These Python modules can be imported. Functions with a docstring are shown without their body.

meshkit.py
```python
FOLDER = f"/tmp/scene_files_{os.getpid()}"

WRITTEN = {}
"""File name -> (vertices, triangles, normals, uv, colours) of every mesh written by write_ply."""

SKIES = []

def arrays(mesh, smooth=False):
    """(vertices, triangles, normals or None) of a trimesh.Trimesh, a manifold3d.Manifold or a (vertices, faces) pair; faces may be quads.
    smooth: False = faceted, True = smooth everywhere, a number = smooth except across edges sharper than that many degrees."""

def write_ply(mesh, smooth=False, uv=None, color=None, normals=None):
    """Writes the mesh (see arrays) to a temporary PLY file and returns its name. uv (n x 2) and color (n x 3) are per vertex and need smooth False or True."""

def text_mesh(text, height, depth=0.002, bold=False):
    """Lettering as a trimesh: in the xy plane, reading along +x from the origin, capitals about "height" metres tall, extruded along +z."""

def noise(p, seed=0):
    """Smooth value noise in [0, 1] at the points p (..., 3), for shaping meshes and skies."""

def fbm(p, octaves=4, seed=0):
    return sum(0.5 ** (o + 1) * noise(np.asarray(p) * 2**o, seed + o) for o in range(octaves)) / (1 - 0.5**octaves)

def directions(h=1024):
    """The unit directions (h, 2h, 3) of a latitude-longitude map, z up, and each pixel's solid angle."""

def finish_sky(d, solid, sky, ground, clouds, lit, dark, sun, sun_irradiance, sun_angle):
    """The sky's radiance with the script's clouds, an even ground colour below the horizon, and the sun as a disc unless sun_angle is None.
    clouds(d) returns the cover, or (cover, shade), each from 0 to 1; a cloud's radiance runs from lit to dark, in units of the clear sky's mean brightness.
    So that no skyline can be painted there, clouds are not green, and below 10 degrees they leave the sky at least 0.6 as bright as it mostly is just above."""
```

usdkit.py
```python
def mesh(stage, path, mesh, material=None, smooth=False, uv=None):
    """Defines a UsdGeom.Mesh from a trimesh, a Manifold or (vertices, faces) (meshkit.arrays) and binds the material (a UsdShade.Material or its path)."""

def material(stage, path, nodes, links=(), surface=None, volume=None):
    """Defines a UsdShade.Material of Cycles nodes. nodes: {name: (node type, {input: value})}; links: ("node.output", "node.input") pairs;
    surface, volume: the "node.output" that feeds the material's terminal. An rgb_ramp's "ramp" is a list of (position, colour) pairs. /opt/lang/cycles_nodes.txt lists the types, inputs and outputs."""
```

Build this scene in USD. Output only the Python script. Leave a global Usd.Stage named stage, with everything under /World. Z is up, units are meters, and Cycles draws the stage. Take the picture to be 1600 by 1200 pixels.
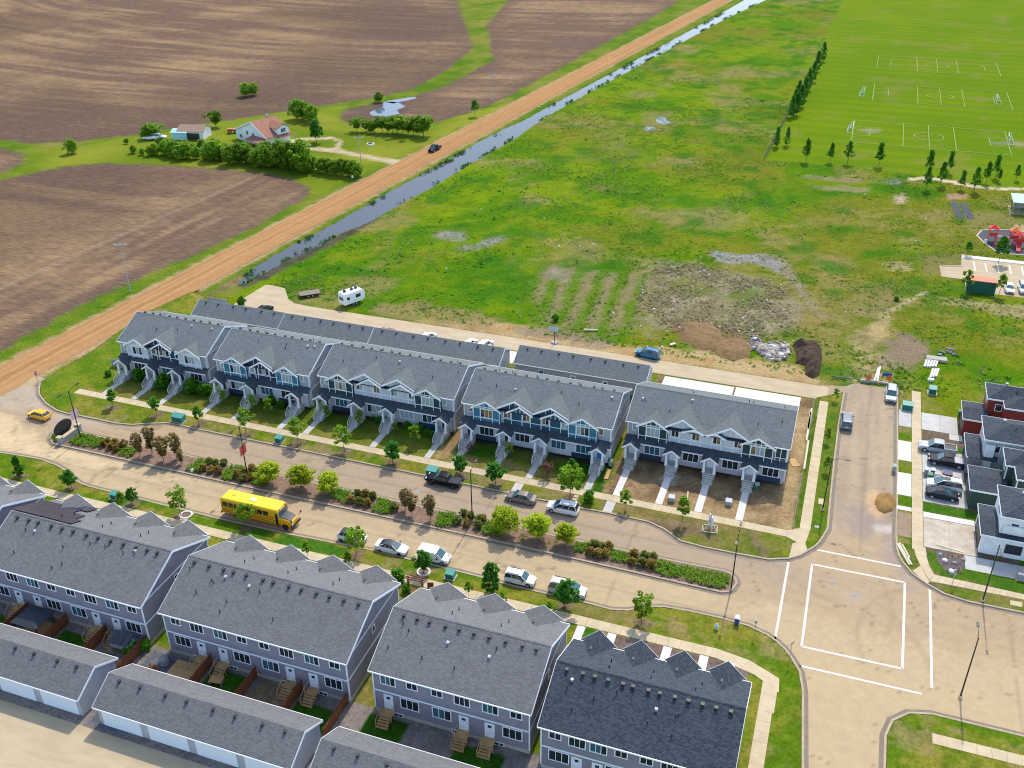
import math, random
import numpy as np, trimesh, shapely, usdkit
from shapely.geometry import Polygon, LineString, Point, MultiPolygon
from shapely.ops import unary_union
from pxr import Usd, UsdGeom, UsdLux, UsdShade, Sdf, Gf, Vt

stage = Usd.Stage.CreateInMemory()
UsdGeom.SetStageUpAxis(stage, UsdGeom.Tokens.z)
UsdGeom.SetStageMetersPerUnit(stage, 1.0)
UsdGeom.Xform.Define(stage, '/World')

# ---------------------------------------------------------------- camera, sky, sun, exposure
CAM_H, FPX, PITCH, ROLL, YAW = 88.0, 1524.41, 0.51991, -0.00732, -0.34436
EXPOSURE = 0.70
SUN_EL, SUN_AZ = math.radians(52.0), 0.0
SUN_INT, SKY_STRENGTH = 0.52, 0.15
FWD = np.array([math.sin(YAW) * math.cos(PITCH), math.cos(YAW) * math.cos(PITCH), -math.sin(PITCH)])
_rt = np.array([math.cos(YAW), -math.sin(YAW), 0.0])
_up = np.cross(_rt, FWD)
RGT = math.cos(ROLL) * _rt + math.sin(ROLL) * _up
UPV = -math.sin(ROLL) * _rt + math.cos(ROLL) * _up
cam = UsdGeom.Camera.Define(stage, '/World/camera')
cam.AddTransformOp().Set(Gf.Matrix4d(*RGT, 0, *UPV, 0, *(-FWD), 0, 0, 0, CAM_H, 1))
cam.CreateHorizontalApertureAttr(36.0)
cam.CreateVerticalApertureAttr(27.0)
cam.CreateFocalLengthAttr(36.0 * FPX / 1600.0)
cam.CreateClippingRangeAttr(Gf.Vec2f(1.0, 20000.0))
cam.CreateExposureAttr(EXPOSURE)

sky_mat = usdkit.material(stage, '/World/Looks/sky', {
    'sky': ('sky_texture', {'sky_type': 'single_scattering', 'sun_disc': False, 'sun_elevation': SUN_EL, 'sun_rotation': SUN_AZ, 'aerosol_density': 1.5}),
    'bg': ('background_shader', {'strength': SKY_STRENGTH})}, [('sky.color', 'bg.color')], surface='bg.background')
dome = UsdLux.DomeLight.Define(stage, '/World/sky')
UsdShade.MaterialBindingAPI.Apply(dome.GetPrim()).Bind(sky_mat)
dome.GetPrim().SetCustomDataByKey('kind', 'structure')
sun = UsdLux.DistantLight.Define(stage, '/World/sun')
sun.CreateNormalizeAttr(True)
sun.CreateIntensityAttr(SUN_INT)
sun.CreateAngleAttr(0.9)
sun.CreateColorAttr(Gf.Vec3f(1.0, 0.93, 0.80))
_z = np.array([math.sin(SUN_AZ) * math.cos(SUN_EL), math.cos(SUN_AZ) * math.cos(SUN_EL), math.sin(SUN_EL)])
_x = np.array([1.0, 0, 0]); _y = np.cross(_z, _x)
sun.AddTransformOp().Set(Gf.Matrix4d(*_x, 0, *_y, 0, *_z, 0, 0, 0, 200, 1))

# ---------------------------------------------------------------- helpers
def P(x, y, z=0.0):
    """where the sight line through photo point (x, y) meets the level z, in metres"""
    d = (x - 800) * RGT - (y - 600) * UPV + FPX * FWD
    return (np.array([0, 0, CAM_H]) + d * (z - CAM_H) / d[2])[:2]
def PP(pts, z=0.0): return [tuple(P(x, y, z)) for x, y in pts]

_used = {}
def path_for(name, parent=None):
    base = (parent.GetPath().pathString if parent is not None else '/World') + '/' + name
    n = _used.get(base, 0); _used[base] = n + 1
    return base if n == 0 else '%s_%03d' % (base, n)
def tag(o, label=None, cat=None, group=None, kind=None):
    for k, v in (('label', label), ('category', cat), ('group', group), ('kind', kind)):
        if v: o.SetCustomDataByKey(k, v)
    return o
def thing(name, label, cat, loc=(0, 0, 0), rotz=0.0, group=None, scale=None):
    x = UsdGeom.Xform.Define(stage, path_for(name))
    x.AddTranslateOp().Set(Gf.Vec3d(*map(float, loc)))
    if rotz: x.AddRotateZOp().Set(float(rotz))
    if scale is not None: x.AddScaleOp().Set(Gf.Vec3f(*map(float, (scale if np.ndim(scale) else (scale,) * 3))))
    return tag(x.GetPrim(), label, cat, group)
def dup(root, label, loc, rotz=0.0, scale=None, group=None, name=None):
    was = root.GetCustomData()
    r = thing(name or root.GetName().rstrip('0123456789').rstrip('_'), label, was['category'], loc, rotz, group or was.get('group'), scale)
    r.GetReferences().AddInternalReference(root.GetPath())
    r.SetInstanceable(True)
    return r
def put(name, mesh, mat, parent=None, smooth=False, col=None, **kw):
    if isinstance(mesh, M): mesh = mesh.get()
    m = usdkit.mesh(stage, path_for(name, parent), mesh, MATS[mat], smooth)
    if col is not None:
        UsdGeom.PrimvarsAPI(m).CreatePrimvar('col', Sdf.ValueTypeNames.Color3fArray, 'vertex').Set(Vt.Vec3fArray.FromNumpy(np.asarray(col, np.float32)))
    return tag(m.GetPrim(), **kw)
def struct(name, mesh, mat, parent=None, **kw):
    return put(name, mesh, mat, parent, kind=None if parent is not None else 'structure', **kw)

class M:
    """collects simple shapes into one mesh"""
    def __init__(s): s.v, s.f, s.n = [], [], 0
    def add(s, v, f):
        v = np.asarray(v, float); s.v.append(v); s.f.append(np.asarray(f, int) + s.n); s.n += len(v); return s
    def tm(s, t): return s.add(t.vertices, t.faces)
    def box(s, x0, x1, y0, y1, z0, z1):
        v = [(x, y, z) for z in (z0, z1) for x, y in ((x0, y0), (x1, y0), (x1, y1), (x0, y1))]
        return s.add(v, [(0, 2, 1), (0, 3, 2), (4, 5, 6), (4, 6, 7), (0, 1, 5), (0, 5, 4), (1, 2, 6), (1, 6, 5), (2, 3, 7), (2, 7, 6), (3, 0, 4), (3, 4, 7)])
    def bar(s, a, b, w, h=None):
        """square bar from a to b"""
        a, b = np.asarray(a, float), np.asarray(b, float); h = h or w
        d = (b - a) / max(np.linalg.norm(b - a), 1e-9)
        u = np.cross(d, [0, 0, 1.0]) if abs(d[2]) < .95 else np.array([1.0, 0, 0])
        u /= np.linalg.norm(u); q = np.cross(u, d)
        v = [p + sx * u * w / 2 + sy * q * h / 2 for p in (a, b) for sx, sy in ((-1, -1), (1, -1), (1, 1), (-1, 1))]
        return s.add(v, [(0, 2, 1), (0, 3, 2), (4, 5, 6), (4, 6, 7), (0, 1, 5), (0, 5, 4), (1, 2, 6), (1, 6, 5), (2, 3, 7), (2, 7, 6), (3, 0, 4), (3, 4, 7)])
    def tube(s, a, b, r0, r1=None, n=8, caps=True):
        a, b = np.asarray(a, float), np.asarray(b, float); r1 = r0 if r1 is None else r1
        d = (b - a) / max(np.linalg.norm(b - a), 1e-9)
        u = np.cross(d, [0, 0, 1.0]) if abs(d[2]) < .95 else np.array([1.0, 0, 0])
        u /= np.linalg.norm(u); q = np.cross(d, u)
        t = np.arange(n) * 2 * np.pi / n
        ring = np.cos(t)[:, None] * u + np.sin(t)[:, None] * q
        v = np.vstack([a + ring * r0, b + ring * r1, [a], [b]])
        f = []
        for i in range(n):
            j = (i + 1) % n; f += [(i, j, n + j), (i, n + j, n + i)]
            if caps: f += [(j, i, 2 * n), (n + i, n + j, 2 * n + 1)]
        return s.add(v, f)
    def quad(s, a, b, c, d): return s.add([a, b, c, d], [(0, 1, 2), (0, 2, 3)])
    def extr(s, poly, axis, t0, t1):
        """closed 2D outline (ccw or cw) swept along an axis: 'x' outline is (y, z), 'y' outline is (x, z), 'z' outline is (x, y)"""
        pg = Polygon(poly) if not isinstance(poly, (Polygon, MultiPolygon)) else poly
        for g in getattr(pg, 'geoms', [pg]):
            if g.area < 1e-6: continue
            t = trimesh.creation.extrude_polygon(g, t1 - t0, engine='earcut')
            v = np.array(t.vertices); f = np.array(t.faces)
            if axis == 'z': w = np.stack([v[:, 0], v[:, 1], v[:, 2] + t0], 1)
            elif axis == 'x': w = np.stack([v[:, 2] + t0, v[:, 0], v[:, 1]], 1)
            else: w = np.stack([v[:, 0], v[:, 2] + t0, v[:, 1]], 1); f = f[:, ::-1]
            s.add(w, f)
        return s
    def get(s): return (np.vstack(s.v), np.vstack(s.f))
    def xf(s, loc=(0, 0, 0), rz=0.0):
        v = np.vstack(s.v); c, q = math.cos(rz), math.sin(rz)
        w = np.stack([c * v[:, 0] - q * v[:, 1], q * v[:, 0] + c * v[:, 1], v[:, 2]], 1) + np.asarray(loc, float)
        f = np.vstack(s.f); s.v, s.f, s.n = [w], [f], len(w); return s

# ---------------------------------------------------------------- materials
MATS = {}
def mat(name, color, rough=0.7, var=0.0, scale=2.0, metal=0.0, spec=0.4, color2=None, detail=5, stretch=None, bump=0.0, rand=0.0, coat=0.0, rot=0.0):
    """principled material whose colour wanders between color and color2 (or color darkened by var) with noise in world space"""
    n = {'p': ('principled_bsdf', {'roughness': rough, 'metallic': metal, 'specular_ior_level': spec, 'base_color': color, 'coat_weight': coat})}
    l = []
    out = None
    if var or color2 is not None:
        c2 = color2 if color2 is not None else tuple(c * (1 - var) for c in color)
        c1 = color if color2 is not None else tuple(min(1, c * (1 + var)) for c in color)
        n['g'] = ('geometry', {})
        n['m'] = ('mapping', {'scale': stretch or (1, 1, 1), 'rotation': (0, 0, rot)})
        n['t'] = ('noise_texture', {'scale': scale, 'detail': float(detail), 'roughness': 0.65})
        n['r'] = ('rgb_ramp', {'ramp': [(0.32, c2), (0.68, c1)]})
        l += [('g.position', 'm.vector'), ('m.vector', 't.vector'), ('t.fac', 'r.fac')]
        out = 'r.color'
        if bump:
            n['b'] = ('bump', {'strength': bump, 'distance': 0.05})
            l += [('t.fac', 'b.height'), ('b.normal', 'p.normal')]
    if rand:
        n['oi'] = ('object_info', {})
        n['mr'] = ('map_range', {'from_min': 0.0, 'from_max': 1.0, 'to_min': 1 - rand, 'to_max': 1 + rand})
        n['hs'] = ('hsv', {'hue': 0.5, 'saturation': 1.0, 'fac': 1.0, 'color': color})
        l += [('oi.random', 'mr.value'), ('mr.result', 'hs.value')]
        if out: l.append((out, 'hs.color'))
        out = 'hs.color'
    if out: l.append((out, 'p.base_color'))
    MATS[name] = usdkit.material(stage, '/World/Looks/' + name, n, l, surface='p.BSDF')
def leaf_mat(name, c1, c2, rand=0.15, trans=0.2):
    n = {'g': ('geometry', {}), 'oi': ('object_info', {}),
         'r': ('rgb_ramp', {'ramp': [(0.0, c2), (1.0, c1)]}),
         'mr': ('map_range', {'from_min': 0.0, 'from_max': 1.0, 'to_min': 1 - rand, 'to_max': 1 + rand}),
         'hs': ('hsv', {'hue': 0.5, 'saturation': 1.0, 'fac': 1.0, 'color': c1}),
         'd': ('principled_bsdf', {'roughness': 0.6, 'specular_ior_level': 0.12}), 'tr': ('translucent_bsdf', {}),
         'mx': ('mix_closure', {'fac': trans})}
    l = [('g.random_per_island', 'r.fac'), ('r.color', 'hs.color'), ('oi.random', 'mr.value'), ('mr.result', 'hs.value'),
         ('hs.color', 'd.base_color'), ('hs.color', 'tr.color'), ('d.BSDF', 'mx.closure1'), ('tr.BSDF', 'mx.closure2')]
    MATS[name] = usdkit.material(stage, '/World/Looks/' + name, n, l, surface='mx.closure')
def shingle(name, c1, c2, mortar, swap=False, sc=1.0):
    """rows of asphalt shingles; swap lays the rows along the other horizontal axis"""
    n = {'g': ('geometry', {}), 's': ('separate_xyz', {}), 'c': ('combine_xyz', {}),
         'b': ('brick_texture', {'color1': c1, 'color2': c2, 'mortar': mortar, 'scale': sc, 'mortar_size': 0.012, 'mortar_smooth': 0.3, 'bias': 0.0, 'brick_width': 0.33, 'row_height': 0.15}),
         't': ('noise_texture', {'scale': 0.55, 'detail': 6.0, 'roughness': 0.7}), 'mr': ('map_range', {'from_min': 0.3, 'from_max': 0.7, 'to_min': 0.93, 'to_max': 1.07}),
         'hs': ('hsv', {'hue': 0.5, 'saturation': 1.0, 'fac': 1.0}),
         'p': ('principled_bsdf', {'roughness': 0.85, 'specular_ior_level': 0.3}), 'bm': ('bump', {'strength': 0.35, 'distance': 0.02})}
    a, b = ('x', 'y') if not swap else ('y', 'x')
    l = [('g.position', 's.vector'), ('s.' + a, 'c.x'), ('s.' + b, 'c.y'), ('c.vector', 'b.vector'), ('g.position', 't.vector'), ('t.fac', 'mr.value'), ('mr.result', 'hs.value'),
         ('b.color', 'hs.color'), ('hs.color', 'p.base_color'), ('b.fac', 'bm.height'), ('bm.normal', 'p.normal')]
    n['bm'][1]['invert'] = True
    MATS[name] = usdkit.material(stage, '/World/Looks/' + name, n, l, surface='p.BSDF')
def siding(name, color, board=0.17):
    """horizontal lap boards as fine relief"""
    n = {'g': ('geometry', {}), 's': ('separate_xyz', {}), 'm': ('math', {'math_type': 'multiply', 'value2': 1 / board}), 'fr': ('math', {'math_type': 'fraction'}),
         't': ('noise_texture', {'scale': 0.8, 'detail': 4.0}), 'mr': ('map_range', {'from_min': 0.3, 'from_max': 0.7, 'to_min': 0.9, 'to_max': 1.08}),
         'hs': ('hsv', {'hue': 0.5, 'saturation': 1.0, 'fac': 1.0, 'color': color}),
         'bm': ('bump', {'strength': 0.6, 'distance': 0.02}), 'p': ('principled_bsdf', {'roughness': 0.6, 'specular_ior_level': 0.35})}
    l = [('g.position', 's.vector'), ('s.z', 'm.value1'), ('m.value', 'fr.value1'), ('fr.value', 'bm.height'), ('bm.normal', 'p.normal'),
         ('g.position', 't.vector'), ('t.fac', 'mr.value'), ('mr.result', 'hs.value'), ('hs.color', 'p.base_color')]
    MATS[name] = usdkit.material(stage, '/World/Looks/' + name, n, l, surface='p.BSDF')
def painted_ground(name, rough=1.0, fine=2.2, amp=0.35, bump=0.5, spec=0.02, stretch=None, rot=0.0):
    """ground whose broad colours come with the mesh (primvar col) and whose fine grain is noise"""
    n = {'a': ('attribute', {'attribute': 'col'}), 'g': ('geometry', {}), 'm': ('mapping', {'scale': stretch or (1, 1, 1), 'rotation': (0, 0, rot)}),
         't': ('noise_texture', {'scale': fine, 'detail': 7.0, 'roughness': 0.75}), 'mr': ('map_range', {'from_min': 0.3, 'from_max': 0.7, 'to_min': 1 - amp, 'to_max': 1 + amp}),
         'hs': ('hsv', {'hue': 0.5, 'saturation': 1.0, 'fac': 1.0}), 'bm': ('bump', {'strength': bump, 'distance': 0.12}),
         'p': ('principled_bsdf', {'roughness': rough, 'specular_ior_level': spec})}
    l = [('g.position', 'm.vector'), ('m.vector', 't.vector'), ('t.fac', 'mr.value'), ('mr.result', 'hs.value'), ('a.color', 'hs.color'), ('hs.color', 'p.base_color'),
         ('t.fac', 'bm.height'), ('bm.normal', 'p.normal')]
    MATS[name] = usdkit.material(stage, '/World/Looks/' + name, n, l, surface='p.BSDF')
def water(name, color, rough=0.04):
    n = {'g': ('geometry', {}), 't': ('noise_texture', {'scale': 1.2, 'detail': 3.0}), 'bm': ('bump', {'strength': 0.06, 'distance': 0.05}),
         'p': ('principled_bsdf', {'roughness': rough, 'base_color': color, 'specular_ior_level': 0.6, 'ior': 1.33})}
    MATS[name] = usdkit.material(stage, '/World/Looks/' + name, n, [('g.position', 't.vector'), ('t.fac', 'bm.height'), ('bm.normal', 'p.normal')], surface='p.BSDF')

mat('asphalt', (0.40, 0.30, 0.175), 0.9, color2=(0.275, 0.21, 0.14), scale=0.5, stretch=(0.12, 1.6, 1), spec=0.2, detail=7)
mat('side_asphalt', (0.36, 0.28, 0.18), 0.9, color2=(0.235, 0.18, 0.13), scale=0.35, stretch=(1.6, 0.5, 1), spec=0.2, detail=9)
mat('lane_asphalt', (0.54, 0.44, 0.29), 0.9, color2=(0.43, 0.34, 0.22), scale=0.2, stretch=(1, 3, 1), spec=0.2, detail=8)
mat('gravel', (0.47, 0.275, 0.135), 0.95, color2=(0.30, 0.17, 0.085), scale=0.5, stretch=(3.0, 0.05, 1), rot=0.113, spec=0.1, detail=8)
mat('concrete', (0.62, 0.51, 0.33), 0.9, color2=(0.50, 0.41, 0.27), scale=0.8, spec=0.2, rand=0.05, detail=7)
mat('kerb_concrete', (0.50, 0.41, 0.28), 0.9, color2=(0.38, 0.31, 0.22), scale=1.2, spec=0.2)
mat('walk_concrete', (0.56, 0.55, 0.52), 0.85, color2=(0.46, 0.45, 0.42), scale=0.9, spec=0.2, rand=0.06)
mat('white_concrete', (0.76, 0.73, 0.68), 0.85, color2=(0.64, 0.61, 0.56), scale=0.35, spec=0.2, detail=7)
mat('dirty_concrete', (0.62, 0.56, 0.47), 0.9, color2=(0.40, 0.32, 0.23), scale=0.45, spec=0.2, detail=8)
mat('line_paint', (0.80, 0.79, 0.74), 0.7, color2=(0.62, 0.58, 0.5), scale=3.0)
mat('turf_paint', (0.34, 0.41, 0.16), 0.9, color2=(0.17, 0.27, 0.03), scale=1.0)
mat('mulch', (0.30, 0.20, 0.145), 0.95, color2=(0.17, 0.11, 0.08), scale=1.4, spec=0.1)
mat('lawn_green', (0.075, 0.135, 0.012), 0.95, color2=(0.045, 0.10, 0.008), scale=2.5, spec=0.1, bump=0.6)
mat('lawn_deep', (0.035, 0.115, 0.008), 0.95, color2=(0.02, 0.075, 0.005), scale=2.5, spec=0.1, bump=0.6)
mat('lawn_olive', (0.135, 0.135, 0.025), 0.95, color2=(0.075, 0.105, 0.014), scale=1.3, spec=0.1, bump=0.6)
mat('lawn_dry', (0.21, 0.165, 0.065), 0.95, color2=(0.12, 0.115, 0.03), scale=1.0, spec=0.1, bump=0.6)
mat('yard_dirt', (0.29, 0.19, 0.095), 0.95, color2=(0.17, 0.11, 0.06), scale=0.7, spec=0.1, bump=0.7, detail=8)
mat('yard_gravel', (0.17, 0.155, 0.15), 0.95, color2=(0.10, 0.09, 0.09), scale=6.0, spec=0.1)
mat('dark_soil', (0.11, 0.075, 0.05), 0.95, color2=(0.065, 0.045, 0.032), scale=1.6, spec=0.1, bump=0.8)
mat('brown_soil', (0.28, 0.18, 0.085), 0.95, color2=(0.17, 0.11, 0.055), scale=1.2, spec=0.1, bump=0.8)
mat('sand', (0.42, 0.25, 0.09), 0.95, color2=(0.30, 0.17, 0.06), scale=1.5, spec=0.1, bump=0.6)
mat('rubble', (0.40, 0.36, 0.32), 0.9, color2=(0.16, 0.14, 0.12), scale=1.1, spec=0.2, rand=0.3)
mat('rubber', (0.035, 0.045, 0.075), 0.8, var=0.2, scale=2.0)
painted_ground('meadow', fine=1.7, amp=0.42, bump=0.7)
painted_ground('crop', fine=1.1, amp=0.55, bump=0.6, stretch=(0.28, 2.0, 1), rot=0.35)
painted_ground('turf', fine=1.2, amp=0.22, bump=0.3)
painted_ground('pavement_grain', fine=0.9, amp=0.09, bump=0.15, rough=0.9)
painted_ground('sparse', fine=2.0, amp=0.4, bump=0.6)
water('ditch_water', (0.05, 0.06, 0.065), 0.03)
water('pond_water', (0.10, 0.13, 0.16), 0.03)
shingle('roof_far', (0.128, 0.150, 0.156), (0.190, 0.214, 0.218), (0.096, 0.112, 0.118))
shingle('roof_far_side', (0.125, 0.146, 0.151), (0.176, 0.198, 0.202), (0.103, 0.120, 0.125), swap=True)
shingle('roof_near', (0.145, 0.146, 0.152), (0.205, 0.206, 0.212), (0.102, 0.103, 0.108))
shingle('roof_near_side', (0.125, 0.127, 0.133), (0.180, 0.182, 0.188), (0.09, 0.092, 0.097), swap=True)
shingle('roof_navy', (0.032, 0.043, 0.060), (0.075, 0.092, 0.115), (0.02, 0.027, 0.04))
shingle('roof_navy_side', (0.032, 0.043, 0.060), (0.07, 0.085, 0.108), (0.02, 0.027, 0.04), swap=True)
shingle('roof_skirt', (0.065, 0.085, 0.100), (0.110, 0.135, 0.155), (0.02, 0.026, 0.033))
shingle('roof_tan', (0.30, 0.20, 0.14), (0.42, 0.29, 0.21), (0.22, 0.15, 0.10))
shingle('roof_red', (0.33, 0.15, 0.095), (0.44, 0.22, 0.14), (0.25, 0.11, 0.07))
for nm, c in (('grey', (0.40, 0.41, 0.43)), ('light_grey', (0.56, 0.59, 0.63)), ('lavender', (0.44, 0.42, 0.46)), ('teal', (0.040, 0.19, 0.27)), ('dark_teal', (0.022, 0.085, 0.125)), ('dark_green', (0.018, 0.05, 0.052)),
              ('navy', (0.022, 0.038, 0.08)), ('white', (0.78, 0.80, 0.80)), ('red', (0.21, 0.028, 0.018)), ('pale', (0.42, 0.47, 0.48)), ('moss', (0.035, 0.075, 0.058)), ('dusk', (0.24, 0.225, 0.26))):
    siding('siding_' + nm, c)
mat('trim', (0.80, 0.83, 0.84), 0.5, var=0.04, scale=1.5)
mat('door_white', (0.72, 0.77, 0.82), 0.45)
mat('door_blue', (0.03, 0.17, 0.42), 0.4)
mat('door_red', (0.42, 0.10, 0.08), 0.4)
mat('door_navy', (0.02, 0.03, 0.07), 0.4)
mat('door_dark', (0.03, 0.03, 0.032), 0.5)
mat('glass_dark', (0.012, 0.015, 0.018), 0.06, spec=0.8)
mat('glass_teal', (0.03, 0.085, 0.105), 0.06, spec=0.8)
mat('glass_curtain', (0.30, 0.36, 0.36), 0.25, spec=0.6)
mat('glass_amber', (0.20, 0.13, 0.05), 0.15, spec=0.6)
mat('step_concrete', (0.50, 0.47, 0.42), 0.9, var=0.1, scale=2.0)
mat('foundation', (0.42, 0.39, 0.33), 0.9, var=0.1, scale=1.5)
mat('fence_wood', (0.26, 0.085, 0.028), 0.8, color2=(0.16, 0.05, 0.018), scale=1.2, stretch=(1, 1, 6), rand=0.12)
mat('fence_grey', (0.33, 0.36, 0.38), 0.8, var=0.12, scale=1.5)
mat('new_wood', (0.50, 0.30, 0.12), 0.75, var=0.15, scale=2.0, rand=0.1)
mat('pale_wood', (0.64, 0.58, 0.42), 0.8, var=0.1, scale=2.0, rand=0.06)
mat('old_wood', (0.24, 0.20, 0.14), 0.9, var=0.15, scale=2.0)
mat('red_wood', (0.20, 0.06, 0.022), 0.7, var=0.15, scale=3.0)
mat('bark', (0.10, 0.075, 0.055), 0.95, var=0.25, scale=6.0)
mat('black_metal', (0.012, 0.012, 0.014), 0.45, metal=0.0, spec=0.5)
mat('grey_metal', (0.38, 0.39, 0.40), 0.45, metal=0.3)
mat('vent_metal', (0.02, 0.021, 0.025), 0.5)
mat('vent_white', (0.48, 0.49, 0.51), 0.5)
mat('utility_green', (0.055, 0.29, 0.245), 0.5, var=0.06, scale=2.0)
mat('utility_dark', (0.02, 0.13, 0.10), 0.5)
mat('plastic_green', (0.02, 0.16, 0.075), 0.5)
mat('plastic_blue', (0.04, 0.09, 0.25), 0.5)
mat('plastic_grey', (0.30, 0.30, 0.31), 0.55)
mat('plastic_lid', (0.42, 0.48, 0.55), 0.5)
mat('orange', (0.75, 0.17, 0.02), 0.6)
mat('sign_red', (0.55, 0.03, 0.03), 0.5)
mat('sign_white', (0.80, 0.80, 0.78), 0.5)
mat('banner_red', (0.55, 0.07, 0.05), 0.7, var=0.1)
mat('banner_pink', (0.68, 0.42, 0.46), 0.7)
mat('stone', (0.33, 0.32, 0.31), 0.85, var=0.2, scale=2.5)
mat('solar', (0.022, 0.020, 0.040), 0.12, spec=0.6)
mat('solar_frame', (0.03, 0.03, 0.035), 0.4)
mat('tyre', (0.018, 0.018, 0.019), 0.8)
mat('rim', (0.42, 0.43, 0.45), 0.35, metal=0.6)
mat('rim_dark', (0.04, 0.04, 0.045), 0.4, metal=0.4)
mat('car_glass', (0.015, 0.022, 0.026), 0.04, spec=0.9)
mat('windscreen', (0.035, 0.105, 0.125), 0.04, spec=0.9)
mat('car_trim', (0.015, 0.015, 0.016), 0.5)
mat('lamp_clear', (0.75, 0.76, 0.74), 0.15, spec=0.7)
mat('lamp_red', (0.45, 0.02, 0.02), 0.2, spec=0.7)
mat('lamp_amber', (0.7, 0.25, 0.02), 0.3)
for nm, c, r in (('white', (0.80, 0.81, 0.80), .25), ('silver', (0.55, 0.53, 0.48), .3), ('grey', (0.20, 0.165, 0.155), .28), ('black', (0.006, 0.007, 0.010), .22), ('charcoal', (0.024, 0.026, 0.034), .28), ('dark_blue', (0.045, 0.075, 0.115), .25),
                 ('red', (0.17, 0.014, 0.018), .25), ('blue', (0.012, 0.16, 0.32), .25), ('yellow', (0.82, 0.45, 0.012), .35), ('bus', (0.85, 0.42, 0.008), .4), ('bus_roof', (0.92, 0.62, 0.012), .45), ('bluegrey', (0.16, 0.20, 0.25), .28), ('steel', (0.42, 0.45, 0.48), .3)):
    mat('paint_' + nm, c, r + .08, coat=0.0 if nm in ('black', 'charcoal', 'grey', 'dark_blue') else 0.25, spec=0.12 if nm in ('black', 'charcoal') else 0.35)
mat('decal_orange', (0.80, 0.18, 0.01), 0.4)
mat('fabric_dark', (0.035, 0.045, 0.06), 0.8)
mat('play_red', (0.62, 0.04, 0.025), 0.4)
mat('play_orange', (0.75, 0.16, 0.03), 0.4)
mat('play_purple', (0.30, 0.10, 0.25), 0.4)
mat('container_green', (0.006, 0.085, 0.055), 0.5, var=0.1)
mat('container_top', (0.70, 0.22, 0.13), 0.7, var=0.1)
mat('pale_teal', (0.42, 0.68, 0.66), 0.5)
mat('white_block', (0.74, 0.73, 0.68), 0.8, var=0.1, scale=2.0)
mat('box_white', (0.72, 0.74, 0.76), 0.5)
leaf_mat('leaf_lime', (0.62, 0.66, 0.035), (0.4, 0.5, 0.02))
leaf_mat('leaf_green', (0.22, 0.46, 0.025), (0.1, 0.29, 0.015))
leaf_mat('leaf_dark', (0.15, 0.4, 0.035), (0.07, 0.25, 0.02))
leaf_mat('leaf_fresh', (0.36, 0.52, 0.03), (0.19, 0.34, 0.015))
leaf_mat('leaf_purple', (0.5, 0.3, 0.15), (0.28, 0.21, 0.07))
leaf_mat('leaf_rust', (0.6, 0.32, 0.08), (0.34, 0.24, 0.05))
leaf_mat('leaf_bronze', (0.38, 0.4, 0.08), (0.22, 0.26, 0.05))
leaf_mat('leaf_red', (0.504, 0.142, 0.142), (0.236, 0.094, 0.089))
leaf_mat('leaf_grass', (0.26, 0.42, 0.02), (0.14, 0.27, 0.015))
leaf_mat('leaf_grove', (0.46, 0.56, 0.03), (0.19, 0.34, 0.02), rand=0.3)
leaf_mat('leaf_weed', (0.1, 0.3, 0.015), (0.05, 0.17, 0.01), rand=0.35)
leaf_mat('leaf_straw', (0.586, 0.487, 0.253), (0.352, 0.293, 0.167), rand=0.25, trans=0.15)

painted_ground('gravel_grain', fine=1.2, amp=0.13, bump=0.3, stretch=(1.2, .6, 1), rot=0.113)
mat('bus_hood', (0.05, 0.055, 0.07), 0.5, spec=.3)
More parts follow.
